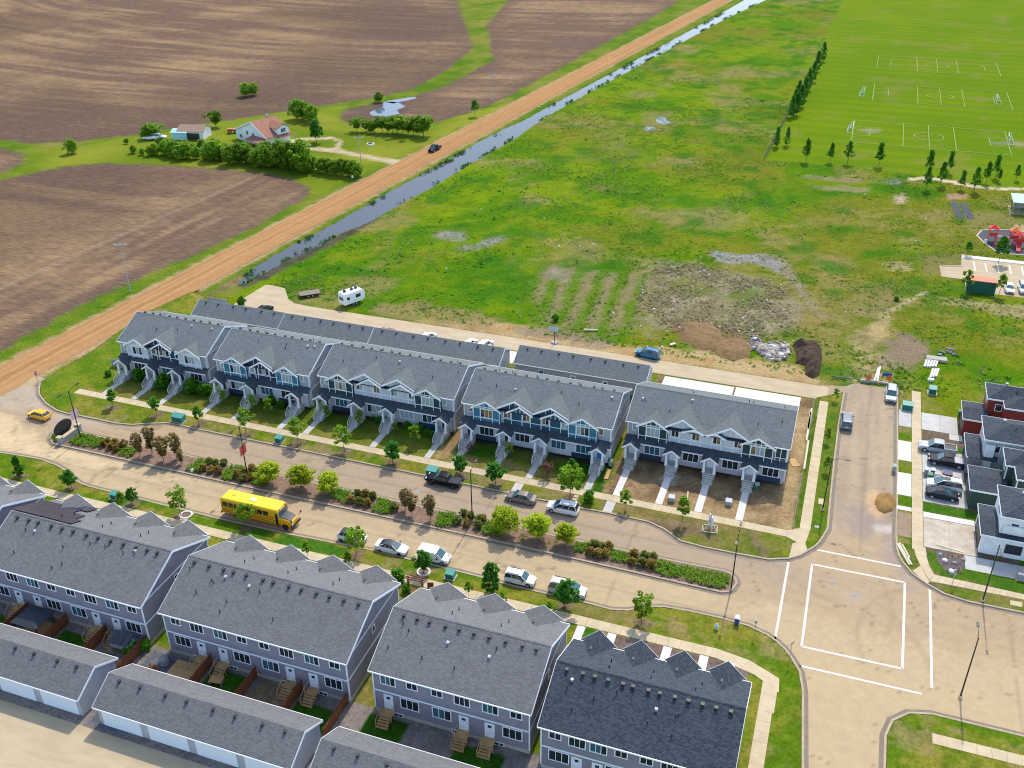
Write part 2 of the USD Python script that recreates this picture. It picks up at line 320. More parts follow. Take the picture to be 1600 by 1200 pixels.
# ================================================================ ground
import meshkit
def fb(x, y, s, o=4, seed=0):
    return meshkit.fbm(np.stack([x / s, y / s, np.zeros_like(x)], -1), o, seed)
def inside(poly, x, y):
    out = np.zeros(x.shape, bool)
    b = poly.bounds
    k = (x > b[0]) & (x < b[2]) & (y > b[1]) & (y < b[3])
    if k.any(): out[k] = shapely.contains_xy(poly, x[k], y[k])
    return out
def soft(poly, x, y, jit, seed=0, K=5):
    """share of K wandering samples that fall inside: a ragged, soft-edged mask"""
    b = poly.bounds; out = np.zeros(x.shape)
    k = (x > b[0] - 2 * jit) & (x < b[2] + 2 * jit) & (y > b[1] - 2 * jit) & (y < b[3] + 2 * jit)
    if not k.any(): return out
    xs, ys = x[k], y[k]; rng = np.random.default_rng(seed); a = np.zeros(xs.shape)
    wx = (fb(xs, ys, jit * 2.0 + .3, 3, seed + 1) - .5) * 2.6 * jit; wy = (fb(xs, ys, jit * 2.0 + .3, 3, seed + 7) - .5) * 2.6 * jit
    for i in range(K):
        a += shapely.contains_xy(poly, xs + wx + rng.normal(0, jit * .45, xs.shape), ys + wy + rng.normal(0, jit * .45, xs.shape))
    out[k] = a / K
    return out
def lerp(a, b, t): return a + (np.asarray(b) - a) * (t[..., None] if np.ndim(t) else t)
def two(ca, cb, t):
    return np.asarray(ca) + (np.asarray(cb) - np.asarray(ca)) * np.clip(t, 0, 1)[..., None]
def sharp(n, lo, hi): return np.clip((n - lo) / (hi - lo), 0, 1)
def paint(c, x, y, poly, ca, cb, jit=0.5, ns=3.0, seed=0, k=1.0):
    m = soft(poly, x, y, jit, seed)
    j = m > 0
    if not j.any(): return
    c[j] = lerp(c[j], two(ca, cb, sharp(fb(x[j], y[j], ns, 4, seed + 3), .3, .7)), m[j] * k)
def poly_px(p): return Polygon(PP(p)).buffer(0)
def rect(x0, x1, y0, y1): return Polygon([(x0, y0), (x1, y0), (x1, y1), (x0, y1)])
def submesh(v, f, keep):
    f = f[keep]; u, inv = np.unique(f.ravel(), return_inverse=True)
    return v[u], inv.reshape(-1, 3), u

G1, G2, OL, TAN, DK = (0.085, 0.190, 0.004), (0.165, 0.245, 0.005), (0.165, 0.160, 0.018), (0.245, 0.185, 0.080), (0.035, 0.145, 0.006)
SOIL, STRAW, DSOIL = (0.140, 0.088, 0.066), (0.345, 0.230, 0.120), (0.078, 0.050, 0.040)
SANDY, SANDY2 = (0.46, 0.34, 0.175), (0.33, 0.225, 0.11)

def road_left(y): return -137.1 + (y - 194.5) * 16.5 / 144.1
def road_right(y): return -129.1 + (y - 181.9) * 15.4 / 137.2

ditch = poly_px([(372, 440), (400, 415), (462, 380), (520, 350), (555, 330), (607, 300), (650, 277), (700, 250), (750, 220), (800, 195), (820, 187), (887, 150), (985, 98), (1110, 30), (1180, -10), (1215, -10),
                 (1130, 30), (1000, 100), (907, 150), (850, 182), (800, 217), (750, 245), (675, 290), (625, 317), (575, 345), (525, 365), (500, 382), (450, 402), (400, 432), (376, 446)]).buffer(-.15).buffer(0)
ditch = max(getattr(ditch, 'geoms', [ditch]), key=lambda q: q.area)
fields = [poly_px([(-60, 575), (0, 550), (130, 475), (180, 450), (195, 447), (400, 355), (450, 325), (485, 307), (477, 292), (457, 280), (425, 272), (400, 270), (350, 265), (250, 257.5), (175, 256), (125, 257.5), (75, 265), (32, 275), (0, 282), (-80, 306)]),
          poly_px([(-80, 212), (0, 219), (50, 225), (125, 221), (200, 212), (250, 204), (312, 194), (400, 182), (462, 171), (525, 162), (575, 155), (640, 141), (690, 115), (740, 75), (700, -40), (-300, -40)]),
          poly_px([(-80, 232), (0, 232), (25, 236), (41, 244), (37, 252), (20, 264), (0, 272), (-80, 296)]),
          poly_px([(530, 180), (545, 170), (590, 160), (625, 155), (650, 149), (700, 133), (770, 95), (760, 40), (830, -40), (1120, -40), (1040, 15), (790, 153), (750, 170), (675, 193), (575, 200), (550, 197), (532, 187)])]
sports = poly_px([(1247, 150), (1202, 243), (1197, 250), (1300, 259), (1420, 272), (1440, 280), (1500, 289), (1600, 297), (1720, 310), (1760, -40), (1335, -40)])
lane_n = [(366, 475), (415, 445), (426, 446), (445, 450.6), (450.6, 467.5), (460, 474), (490, 480), (537, 487), (640, 503), (800, 527), (960, 555), (1050, 567), (1200, 590), (1275, 603), (1318, 608)]
urban = Polygon(PP([(62, 599), (185, 525), (225, 488), (300, 452), (340, 462)] + lane_n + [(1400, 608), (1425, 640), (1520, 668)]) + [(75, 158), (75, 30), (-170, 30), (-170, 112), (-140, 118)]).buffer(0)

xs = np.concatenate([np.arange(-560, -200, 2.0), np.arange(-200, 80, 1.0), np.arange(80, 181, 2.5)])
ys = np.concatenate([np.arange(30, 230, 0.8), np.arange(230, 400, 1.3), np.arange(400, 721, 2.5)])
GX, GY = [a.ravel() for a in np.meshgrid(xs, ys)]
nx, ny = len(xs), len(ys)
_rs = np.random.default_rng(5)
GX = GX + _rs.uniform(-.25, .25, GX.shape); GY = GY + _rs.uniform(-.25, .25, GY.shape)
ii = (np.arange(ny - 1)[:, None] * nx + np.arange(nx - 1)[None, :]).ravel()
F = np.concatenate([np.stack([ii, ii + 1, ii + nx + 1], 1), np.stack([ii, ii + nx + 1, ii + nx], 1)])

n25, n9, n3, n1 = fb(GX, GY, 32, 4, 11), fb(GX, GY, 11, 4, 12), fb(GX, GY, 3.2, 4, 13), fb(GX, GY, 1.6, 3, 14)
# rough meadow: greens, olive, tan and dark weed patches; greener towards the ditch
east = np.clip((GX + 100) / 110, 0, 1); far = np.clip((GY - 170) / 190, 0, 1)
C = two(G1, G2, sharp(n9 + .35 * (n3 - .5), .36, .64))
C = lerp(C, OL, sharp(n25 * .55 + n9 * .3 + n3 * .25 + .09 * east - .09, .46, .64) * .75)
C = lerp(C, TAN, sharp(fb(GX, GY, 16, 5, 21) + .30 * (n1 - .5) + .05 * east - .03 * far, .56, .72) * .6)
C = lerp(C, DK, sharp(fb(GX, GY, 7, 4, 31) + .3 * (n1 - .5), .60, .70) * .75)
C = C * (0.78 + .44 * n1)[:, None]
verge = two((0.085, 0.17, 0.010), (0.19, 0.235, 0.020), sharp(n9 * .6 + n3 * .4, .35, .65))
C_m = C.copy()
west = GX < road_right(GY) + 9.5
C = np.where((west & (GY > 110))[:, None], lerp(verge, (0.22, 0.20, 0.05), sharp(n9, .5, .75) * .6), C)
farm = poly_px([(425, 272), (477, 292), (485, 307), (560, 275), (640, 240), (800, 160), (750, 172), (675, 195), (560, 200), (530, 188), (540, 165), (400, 178), (250, 208), (100, 232), (40, 235), (40, 262), (75, 262), (125, 256), (250, 256), (400, 268)])
paint(C, GX, GY, farm, (0.13, 0.20, 0.012), (0.24, 0.265, 0.026), 1.2, 14, 41)
paint(C, GX, GY, poly_px([(292, 175), (330, 160), (400, 149), (442, 150), (440, 158), (400, 169), (340, 180), (300, 178)]), (0.09, 0.18, 0.01), (0.12, 0.21, 0.01), 1.5, 12, 42)
# sports turf, mown in faint stripes
sp = soft(sports, GX, GY, 0.7, 43)
st = two((0.115, 0.210, 0.004), (0.160, 0.240, 0.005), sharp(fb(GX, GY, 30, 4, 44) * .7 + .15 + .10 * np.sin(GY * 2 * np.pi / 9.0), .35, .65))
C = lerp(C, lerp(st, (0.21, 0.215, 0.04), sharp(fb(GX, GY, 10, 4, 46), .58, .75) * .6), sp)
# fields
dr = road_left(GY) - GX
for i, fp in enumerate(fields):
    m = soft(fp, GX, GY, 1.1, 50 + i); k = m > 0
    x, y = GX[k], GY[k]
    wob = 14 * (fb(x, y, 60, 2, 60 + i) - .5)
    a = meshkit.fbm(np.stack([(x + .25 * y) / 55, (y - .12 * x + wob - .0009 * (x + 190) ** 2) / 4.2, 0 * x], -1), 4, 61 + i)
    b = meshkit.fbm(np.stack([(y + .1 * x) / 60, (dr[k] + wob * .4) / 3.6, 0 * x], -1), 4, 71 + i)
    t = np.clip((dr[k] - 22) / 30 + .3 * (fb(x, y, 25, 3, 81) - .5), 0, 1) if i == 0 else np.clip(fb(x, y, 80, 2, 82) * 3 - 1, 0, 1) * 0 + 1
    s = a * t + b * (1 - t)
    big = fb(x, y, 45, 4, 63 + i)
    c = two(SOIL, STRAW, sharp(s * .60 + big * .40 + .22 * (fb(x / 2.5, y, 1.2, 3, 65) - .5), .45, .70))
    c = lerp(c, DSOIL, sharp(fb(x, y, 70, 4, 66 + i) + .2 * (s - .5), .55, .72) * .6)
    if i == 0: c = lerp(c, (0.33, 0.25, 0.16), np.exp(-((dr[k] - 31 + wob * .12) / .9) ** 2) * .6)
    # dark headland along the field's edge
    e = shapely.distance(shapely.points(x, y), fp.exterior)
    c = lerp(c, (0.105, 0.070, 0.058), np.clip(1 - e / (10 if i else 5), 0, 1) * .75)
    if i == 3: c = lerp(c, (0.075, 0.058, 0.055), soft(poly_px([(535, 185), (560, 165), (640, 152), (640, 172), (610, 185), (590, 197)]), x, y, 5, 90) * .8)
    c = lerp(c, np.array((0.215, 0.145, 0.09)), np.full(len(c), .28))
    C[k] = lerp(C[k], c, m[k])
# worn, dry and bare places of the meadow
def px_paint(pts, ca, cb, jit, ns, seed, k=1.0): paint(C, GX, GY, poly_px(pts), ca, cb, jit, ns, seed, k)
dry1, dry2 = (0.165, 0.135, 0.10), (0.30, 0.255, 0.19)
rows = poly_px([(838, 412), (960, 424), (1020, 436), (1000, 500), (975, 530), (850, 500), (826, 462)])
m = soft(rows, GX, GY, 1.5, 101); k = m > 0
C[k] = lerp(C[k], two((0.10, 0.19, 0.012), (0.24, 0.19, 0.105), sharp(.5 + .42 * np.sin((GX[k] + .10 * GY[k] + 1.6 * fb(GX[k], GY[k], 7, 3, 102)) * 2 * np.pi / 4.6) + .8 * (n1[k] - .5), .3, .7)), m[k] * .8)
px_paint([(1025, 412), (1110, 415), (1150, 425), (1205, 440), (1240, 480), (1232, 522), (1180, 532), (1100, 535), (1050, 520), (995, 515), (1005, 480)], (0.175, 0.14, 0.085), (0.31, 0.26, 0.18), 3.2, 2.6, 103, .8)
px_paint([(1060, 430), (1110, 440), (1100, 470), (1050, 460)], G1, OL, 2.5, 4, 104, .6)
px_paint([(1150, 450), (1200, 455), (1190, 490), (1140, 490)], G1, OL, 2.5, 4, 105, .6)
px_paint([(840, 430), (860, 415), (900, 425), (890, 440)], dry1, dry2, 1.5, 2, 106, .7)
px_paint([(1055, 508), (1105, 500), (1160, 522), (1175, 545), (1150, 565), (1095, 560), (1060, 530)], (0.16, 0.10, 0.05), (0.26, 0.17, 0.085), 1.0, 3, 107)
px_paint([(700, 505), (760, 500), (830, 512), (960, 540), (1060, 545), (1150, 557), (1245, 572), (1290, 606), (1200, 592), (1050, 568), (960, 556), (800, 529), (690, 512), (640, 500)], SANDY, (0.40, 0.25, 0.11), 0.9, 2.5, 108, .95)
px_paint([(580, 480), (640, 470), (720, 480), (790, 500), (760, 515), (640, 500), (580, 492)], (0.24, 0.18, 0.08), SANDY2, 1.8, 1.6, 109, .75)
px_paint([(455, 455), (500, 450), (560, 478), (540, 486), (490, 480), (458, 470)], (0.22, 0.17, 0.06), SANDY2, 1.5, 1.6, 110, .6)
px_paint([(800, 510), (880, 515), (960, 532), (940, 545), (860, 530), (800, 522)], (0.20, 0.145, 0.09), (0.28, 0.22, 0.15), 1.2, 1.5, 111, .8)
px_paint([(1325, 600), (1335, 545), (1350, 510), (1378, 488), (1398, 500), (1385, 545), (1410, 605), (1370, 600)], (0.24, 0.17, 0.085), SANDY, 1.8, 2.0, 112, .75)
px_paint([(1385, 530), (1420, 518), (1447, 540), (1450, 560), (1415, 578), (1380, 570)], (0.22, 0.155, 0.12), (0.27, 0.19, 0.14), 1.2, 2.5, 113, .85)
px_paint([(1376, 492), (1392, 482), (1420, 468), (1446, 455), (1448, 458), (1424, 472), (1398, 486), (1384, 497)], (0.40, 0.32, 0.19), (0.46, 0.37, 0.23), .35, 2, 114, .85)
px_paint([(1355, 500), (1368, 450), (1390, 440), (1385, 480), (1375, 500)], (0.22, 0.17, 0.08), TAN, 2.0, 3, 115, .6)
px_paint([(1440, 400), (1500, 398), (1503, 416), (1470, 416), (1472, 430), (1440, 430)], (0.20, 0.16, 0.07), TAN, 1.6, 3, 116, .7)
px_paint([(1380, 410), (1420, 412), (1425, 424), (1385, 420)], TAN, SANDY, 1.5, 2, 117, .7)
px_paint([(1455, 462), (1520, 468), (1600, 480), (1640, 490), (1640, 505), (1560, 492), (1470, 474)], (0.24, 0.19, 0.08), (0.42, 0.34, 0.20), 1.4, 1.6, 118, .75)
px_paint([(1398, 304), (1412, 302), (1420, 314), (1405, 321), (1395, 314)], (0.34, 0.26, 0.17), (0.5, 0.4, 0.28), .8, 1.5, 119, .9)
px_paint([(1260, 274), (1330, 280), (1345, 283), (1320, 287), (1262, 279)], (0.21, 0.17, 0.11), (0.34, 0.27, 0.17), 1.2, 2, 120, .6)
px_paint([(1265, 288), (1310, 290), (1365, 296), (1355, 301), (1290, 297)], TAN, (0.36, 0.29, 0.19), 1.4, 2, 121, .6)
px_paint([(1380, 283), (1405, 280), (1410, 288), (1385, 288)], (0.22, 0.21, 0.22), (0.30, 0.28, 0.29), .8, 2, 122, .8)
px_paint([(1200, 397), (1212, 398), (1250, 440), (1290, 498), (1282, 500), (1242, 452), (1222, 428)], (0.22, 0.17, 0.12), (0.31, 0.25, 0.18), .7, 2, 123, .75)
px_paint([(1218, 400), (1224, 400), (1244, 432), (1240, 434)], (0.27, 0.22, 0.17), (0.31, 0.25, 0.18), .3, 2, 124, .7)
px_paint([(1477, 303), (1510, 305), (1510, 312), (1479, 311)], (0.33, 0.19, 0.12), (0.40, 0.25, 0.16), .5, 2, 125, .9)
px_paint([(1500, 330), (1600, 330), (1620, 360), (1530, 355), (1500, 345)], (0.19, 0.18, 0.05), (0.24, 0.19, 0.09), 2.5, 5, 126, .6)
px_paint([(1585, 352), (1640, 352), (1640, 375), (1600, 368), (1588, 362)], SANDY, (0.45, 0.35, 0.25), .6, 2, 127, .9)
px_paint([(1010, 175), (1045, 172), (1060, 190), (1030, 212), (1005, 205)], (0.22, 0.17, 0.07), TAN, 2.5, 4, 128, .6)
px_paint([(900, 180), (980, 215), (1010, 240), (960, 260), (900, 240)], TAN, OL, 8, 6, 129, .4)
px_paint([(1410, 282), (1440, 280), (1440, 290), (1415, 290)], OL, TAN, 1.0, 3, 130, .5)
for q, (a, b, c, d) in enumerate([(1344, 200, 1366, 206), (1545, 221, 1598, 226)]):
    px_paint([(a, b), (c, b + 1), (c + 12, d + 2), (a + 5, d)], (0.24, 0.22, 0.15), (0.32, 0.28, 0.18), 1.6, 3, 132 + q, .7)
# wet grey hollows
for q, pts in enumerate(([(675, 366), (690, 362), (715, 363), (732, 366), (728, 375), (700, 377), (685, 372)], [(716, 388), (750, 378), (780, 369), (790, 372), (785, 382), (750, 388), (725, 394)],
            [(1107, 395), (1125, 392), (1140, 397), (1200, 398), (1216, 408), (1228, 428), (1215, 428), (1200, 418), (1175, 411), (1137, 414), (1120, 410)])):
    px_paint(pts, (0.19, 0.18, 0.155), (0.30, 0.285, 0.285), 1.3 if q < 2 else .8, 1.0, 160 + q, .8 if q < 2 else .92)
# muddy lower bank of the ditch, sandy shoulders of the gravel road
dd = np.full(GX.shape, 99.0); k = (GX < road_right(GY) + 32) & (GX > road_right(GY) - 4)
dd[k] = shapely.distance(shapely.points(GX[k], GY[k]), ditch)
mud = poly_px([(372, 448), (400, 430), (450, 402), (500, 380), (560, 352), (600, 338), (570, 356), (520, 384), (470, 408), (420, 434), (380, 452)])
paint(C, GX, GY, mud, (0.055, 0.045, 0.042), (0.11, 0.085, 0.07), .6, 2, 140, .9)
paint(C, GX, GY, poly_px([(310, 470), (380, 425), (400, 418), (390, 440), (345, 458)]), (0.15, 0.10, 0.06), (0.24, 0.17, 0.09), 1.0, 2, 141, .85)
paint(C, GX, GY, Polygon([(road_left(y) - .9, y) for y in (95, 710)] + [(road_right(y) + 1.3, y) for y in (710, 95)]), (0.36, 0.24, 0.12), (0.44, 0.30, 0.16), .6, 3, 142)
drive = poly_px([(447, 219), (482, 215), (520, 214), (536, 221), (530, 232), (540, 236), (612, 249), (632, 250), (618, 257), (535, 241), (480, 234), (478, 230), (522, 232), (528, 222), (518, 218), (484, 219), (462, 227)])
paint(C, GX, GY, drive, (0.42, 0.33, 0.20), (0.52, 0.42, 0.27), .35, 3, 143)
paint(C, GX, GY, poly_px([(448, 219), (470, 217), (482, 228), (470, 232), (455, 226)]), (0.52, 0.46, 0.33), (0.56, 0.5, 0.37), .3, 3, 144)
path = poly_px([(1420, 278.5), (1440, 276.5), (1470, 279), (1500, 284), (1530, 291), (1560, 294), (1640, 293), (1640, 297.5), (1560, 298), (1525, 295), (1495, 288.5), (1468, 283), (1440, 280.5), (1424, 282)])
paint(C, GX, GY, path, (0.52, 0.42, 0.28), (0.58, 0.48, 0.33), .15, 3, 145)
paint(C, GX, GY, urban, OL, OL, .3, 3, 146)
# heights
z = .30 * (n9 - .5) + .22 * (n3 - .5) + .08
infield = np.zeros(GX.shape, bool)
for fp in fields: infield |= inside(fp, GX, GY)
infield |= sp > .5
z = np.where(infield, .05 * (n3 - .5), z)
z = np.where(soft(rows, GX, GY, 1.0, 150) > .5, z + .2 * np.sin((GX + .10 * GY) * 2 * np.pi / 4.6), z)
nr = np.clip((np.maximum(road_left(GY) - GX, GX - road_right(GY)) - .3) / 3.0, 0, 1)
z = z * nr - .06 * (1 - nr)
t = np.clip(1 - dd / 1.1, 0, 1); z = z * (1 - t) - .9 * (t * t * (3 - 2 * t))
puddles = [[(580, 175), (600, 165), (602, 159), (620, 160), (632, 166), (617, 171), (622, 177), (600, 181), (582, 179)], [(602, 158), (645, 151), (650, 152.5), (615, 160)],
           [(1028, 183), (1040, 184), (1047, 191), (1036, 193), (1027, 189)], [(1008, 198), (1020, 198), (1024, 202), (1010, 203)]]
near_u = np.full(GX.shape, 99.0); k = (GY < 200) & (GX > -150); near_u[k] = shapely.distance(shapely.points(GX[k], GY[k]), urban)
z = np.where(near_u < 12, z * np.clip(near_u / 12, 0, 1) + (-.02) * (1 - np.clip(near_u / 12, 0, 1)), z)
z = np.where(near_u < .3, -.25, z)
flat = [poly_px([(1460, 392), (1640, 400), (1640, 480), (1460, 470)]), poly_px([(1515, 350), (1640, 350), (1640, 412), (1515, 400)]), poly_px([(355, 180), (460, 180), (460, 235), (355, 235)])]
for fpz in flat: z = np.where(inside(fpz, GX, GY), -.02, z)
pud = [poly_px(q) for q in puddles]
for q in pud:
    dq = np.full(GX.shape, 99.0); b = q.bounds; k = (GX > b[0] - 6) & (GX < b[2] + 6) & (GY > b[1] - 6) & (GY < b[3] + 6)
    dq[k] = shapely.distance(shapely.points(GX[k], GY[k]), q); t = np.clip(1 - dq / 1.2, 0, 1); z = z * (1 - t) - .25 * t
gm = np.where(C[:, 1] > C[:, 0] * 1.05, .90, .96)[:, None]; C = C * gm
V = np.stack([GX, GY, z], 1)
# one sheet, handed out to the places it is made of
reg = np.zeros(GX.shape, int)
reg[west & (GY > 95)] = 1
reg[inside(farm, GX, GY)] = 2
reg[inside(sports, GX, GY)] = 3
for i, fp in enumerate(fields): reg[inside(fp, GX, GY)] = 4 + i
fr = reg[F[:, 0]]
for rid, (nm, mt) in enumerate([('meadow', 'meadow'), ('road_verge', 'meadow'), ('farmyard_grass', 'turf'), ('sports_field', 'turf'), ('crop_field', 'crop'), ('crop_field', 'crop'), ('crop_field', 'crop'), ('crop_field', 'crop')]):
    v, f, u = submesh(V, F, fr == rid)
    if len(f): put(nm, (v, f), mt, smooth=True, col=np.clip(C[u], .004, .9), kind='structure')
_s = 6000.0
struct('ground', M().box(-_s, _s, -_s, _s, -3.0, -1.6), 'lawn_olive')
def sheet(poly, z0, z1): return M().extr(poly, 'z', z0, z1)
struct('ditch_water', sheet(ditch.buffer(.7), -.9, -.35), 'ditch_water')
for q in pud: struct('pond_water', sheet(q.buffer(.8), -.5, -.13), 'pond_water')
def ribbon(left, right, y0, y1, step, z, wob=.25, seed=0, n=17):
    yy = np.arange(y0, y1 + .1, step); rng = np.random.default_rng(seed); v, tt = [], []; T = np.linspace(0, 1, n)
    wl, wr = np.cumsum(rng.normal(0, .05, len(yy))), np.cumsum(rng.normal(0, .05, len(yy)))
    for i, y in enumerate(yy):
        a, b = left(y) + rng.normal(0, wob) + wl[i] * .4, right(y) + rng.normal(0, wob) + wr[i] * .4
        for t in T: v.append((a + (b - a) * t, y, z + .12 * (1 - (2 * t - 1) ** 2) + (.05 if t in (T[1], T[-2]) else 0) * rng.uniform(0, 1))); tt.append(t)
    f = []
    for i in range(len(yy) - 1):
        for j in range(n - 1):
            p = i * n + j; f += [(p, p + 1, p + n + 1), (p, p + n + 1, p + n)]
    return np.array(v), np.array(f), np.array(tt)
v, f, tt = ribbon(road_left, road_right, 60, 715, 1.5, .02, .16, 3)
s_ = fb(v[:, 1] / 70, tt * 8, 1.0, 3, 171); q_ = fb(v[:, 0], v[:, 1], 3.0, 4, 172)
c = two((0.34, 0.175, 0.068), (0.425, 0.235, 0.098), sharp(s_ * .7 + q_ * .3, .35, .65))
for t0 in (.20, .36, .62, .78): c = lerp(c, (0.49, 0.30, 0.15), np.exp(-((tt - t0 - .02 * (s_ - .5)) / .035) ** 2) * .55)
for t0 in (.28, .49, .70): c = lerp(c, (0.34, 0.18, 0.08), np.exp(-((tt - t0) / .03) ** 2) * .4 * sharp(s_, .3, .6))
c = lerp(c, (0.40, 0.30, 0.16), np.clip(np.abs(tt - .5) * 2 - .82, 0, 1) * 4 * .7)
put('gravel_road', (v, f), 'gravel_grain', smooth=True, col=np.clip(c, .01, .9), kind='structure')
# ---------------------------------------------------------------- streets
K_N = [(62, 599), (60, 610), (61, 618), (71, 631), (88, 642), (105, 647), (122, 650), (150, 655.6), (178, 662), (206, 664.6), (234, 662.7), (262.5, 662), (281, 665), (300, 669.7), (400, 690), (662, 743.7), (907.5, 795), (950, 802.5), (1012, 816), (1037, 827.5), (1050, 837), (1062, 846), (1100, 856), (1150, 866), (1200, 875), (1232, 874), (1250, 869), (1262, 862), (1274, 855), (1282, 847), (1294, 827), (1300, 762), (1304, 725), (1311, 665), (1320, 613)]
K_S = [(-40, 705), (0, 707), (28, 711), (66, 718), (90, 727), (105, 736), (116, 747.5), (125, 754), (140, 760), (217, 779), (337, 809), (450, 834), (585, 860), (750, 901), (800, 915), (920, 942.5), (955, 952), (980, 953), (1000, 949.5), (1012, 947.5), (1037, 947.5), (1075, 954), (1125, 965), (1170, 977.5), (1200, 992), (1215, 1002.5), (1228, 1015), (1237, 1027), (1251, 1050), (1256, 1080), (1256, 1260)]
K_E = [(1399, 600), (1401, 610), (1401, 700), (1401, 750), (1399, 837.5), (1400, 857), (1404, 870), (1410, 880), (1425, 897.5), (1450, 915), (1475, 929), (1512, 941), (1600, 959), (1800, 1000)]
M_K = [(77, 686), (82, 677), (95, 671), (105, 670.5), (131, 677), (284.7, 710), (355, 726.6), (452, 746), (682.5, 797), (857, 835), (1032.5, 872.5), (1132, 892), (1142, 896), (1150, 904), (1152, 912), (1145, 922), (1137, 926), (1127, 926.5), (800, 852), (400, 765), (82, 694)]
kn, ks, ke, mk_ = PP(K_N), PP(K_S), PP(K_E), PP(M_K)
blockN = Polygon(kn + [tuple(P(1275, 622)), (1.0, 157.0), (-118.5, 157.0)] + PP([(366, 476), (330, 466), (300, 456), (225, 490), (150, 545)])).buffer(0)
blockS = Polygon(ks + [(-2, 30), (-175, 30), (-175, 92)]).buffer(0)
blockE = Polygon(ke + [(75, 100), (75, 158)] + PP([(1520, 668), (1425, 640)])).buffer(0)
blockSE = Polygon([(13.5, 30), (13.5, 84), (14.2, 86.5), (16, 88.3), (18.5, 89.0), (75, 89.0), (75, 30)])
median = Polygon(mk_).buffer(0)
road = Polygon([(-142.5, 60), (-140, 119), (-134, 119)] + [(-134, 116), (-60, 117.5), (1, 117.5), (1, 163)] + PP([(1318, 606), (1400, 606)]) + [(16, 130), (75, 130), (75, 30), (-142.5, 30)]).buffer(0)
def colR(X, Y):
    u = fb(X / 60, Y * .8, 1.0, 3, 700); w = fb(X, Y, 9, 4, 701)
    A1, A2 = np.array((0.415, 0.302, 0.172)), np.array((0.380, 0.280, 0.165))
    c = two(A2, A1, sharp(u * .6 + w * .4, .34, .66))
    c = lerp(c, (0.52, 0.40, 0.215), soft(rect(-144, 60, 62, 101), X, Y, 3, 702) * .45)
    for yy, k in ((98.9, .4), (96.6, .25), (107.4, .6), (109.3, .6)):     # wheel tracks worn along the lanes
        c = lerp(c, (0.29, 0.225, 0.16), np.exp(-((Y - yy - .3 * np.sin(X / 17)) / .6) ** 2) * k * .8 * sharp(fb(X / 70, Y / 4, 1, 2, 703), .2, .7) * (X < 0))
    ss = soft(rect(3, 15, 121, 170), X, Y, 2.5, 704)
    v = fb(X * 1.2, Y / 9, 1.0, 4, 705)
    c = lerp(c, two((0.325, 0.25, 0.165), (0.395, 0.305, 0.190), sharp(v * .6 + w * .4, .33, .67)), ss)
    for pts, col, j, k in (([(1325, 790), (1362, 770), (1372, 800), (1360, 850), (1340, 850), (1325, 820)], (0.25, 0.20, 0.17), 1.4, .6), ([(1378, 800), (1396, 805), (1398, 850), (1420, 905), (1400, 900), (1375, 860)], (0.27, 0.21, 0.17), .9, .6), ([(1312, 915), (1345, 915), (1348, 935), (1315, 935)], (0.36, 0.30, 0.21), 1.2, .5),
                            ([(1395, 880), (1440, 905), (1460, 925), (1420, 925)], (0.30, 0.24, 0.18), 1.2, .55), ([(1352, 775), (1372, 765), (1385, 790), (1370, 812), (1355, 800)], (0.50, 0.33, 0.16), .6, .7), ([(1365, 820), (1398, 822), (1398, 832), (1368, 830)], (0.55, 0.5, 0.44), .5, .5),
                            ([(60, 600), (120, 655), (200, 672), (110, 668), (50, 640), (0, 630), (30, 605)], (0.36, 0.30, 0.22), 1.5, .7), ([(0, 640), (40, 660), (70, 690), (300, 760), (60, 712), (0, 705)], (0.58, 0.44, 0.24), 1.5, .6), ([(-20, 610), (40, 600), (60, 590), (20, 580), (-30, 600)], (0.50, 0.34, 0.19), 1.5, .8)):
        paint(c, X, Y, poly_px(pts), col, np.array(col) * 1.15, j, 1.5, 710 + int(pts[0][0]) % 50, k)
    for (cx, cy, R, a0, a1) in ((-2, 104, 16, -.3, .6), (10, 118, 14, 3.3, 4.6), (22, 100, 12, 2.2, 3.6), (6, 135, 4.5, 0, 6.28), (1, 92, 18, .1, .9)):   # tyre arcs
        r = np.hypot(X - cx, Y - cy); an = (np.arctan2(Y - cy, X - cx) - a0) % 6.2832
        c = lerp(c, (0.22, 0.175, 0.13), np.exp(-((r - R) / .28) ** 2) * (an < (a1 - a0)) * .28)
    cr = np.abs(fb(X, Y, 9, 3, 720) - .5) < .0035                       # hairline cracks
    c[cr] *= .7
    c = lerp(c, (0.33, 0.26, 0.185), soft(rect(-95, 2, 105.6, 113), X, Y, 2, 722) * .35)
    for yy, x0, x1 in ((97.5, -125, -2), (109.3, -110, -2)):          # construction seam along each carriageway
        c[(np.abs(Y - yy - .05 * np.sin(X / 6)) < .22) & (X > x0) & (X < x1)] *= .86
    for xx in (-104, -71, -43, -21, 28, 41):                            # sealed cross cracks
        c[(np.abs(X - xx - .5 * (fb(X, Y, 2.5, 3, 724) - .5) * 2) < .2) & (Y < 113) & (soft(rect(-140, 60, 89, 113), X, Y, .1, 725) > .5)] *= .84
    c[(np.abs(X - 9.6 - .3 * (fb(X, Y, 5, 2, 726) - .5)) < .2) & (Y > 116)] *= .88
    return c * np.array([.98, 1.0, 1.08]) * (1.03 + .10 * fb(X, Y, 1.0, 3, 721))[:, None]
struct('lane', sheet(rect(-160, -3.5, 44, 55.6), .05, .13), 'lane_asphalt')
lane = Polygon([(-118.5, 156.6), (2.4, 156.6), (2.4, 162.0), (-58, 162.2), (-80, 162)] + PP(lane_n[:9])[::-1]).buffer(0)
struct('lane', sheet(lane, -.2, .03), 'lane_asphalt')

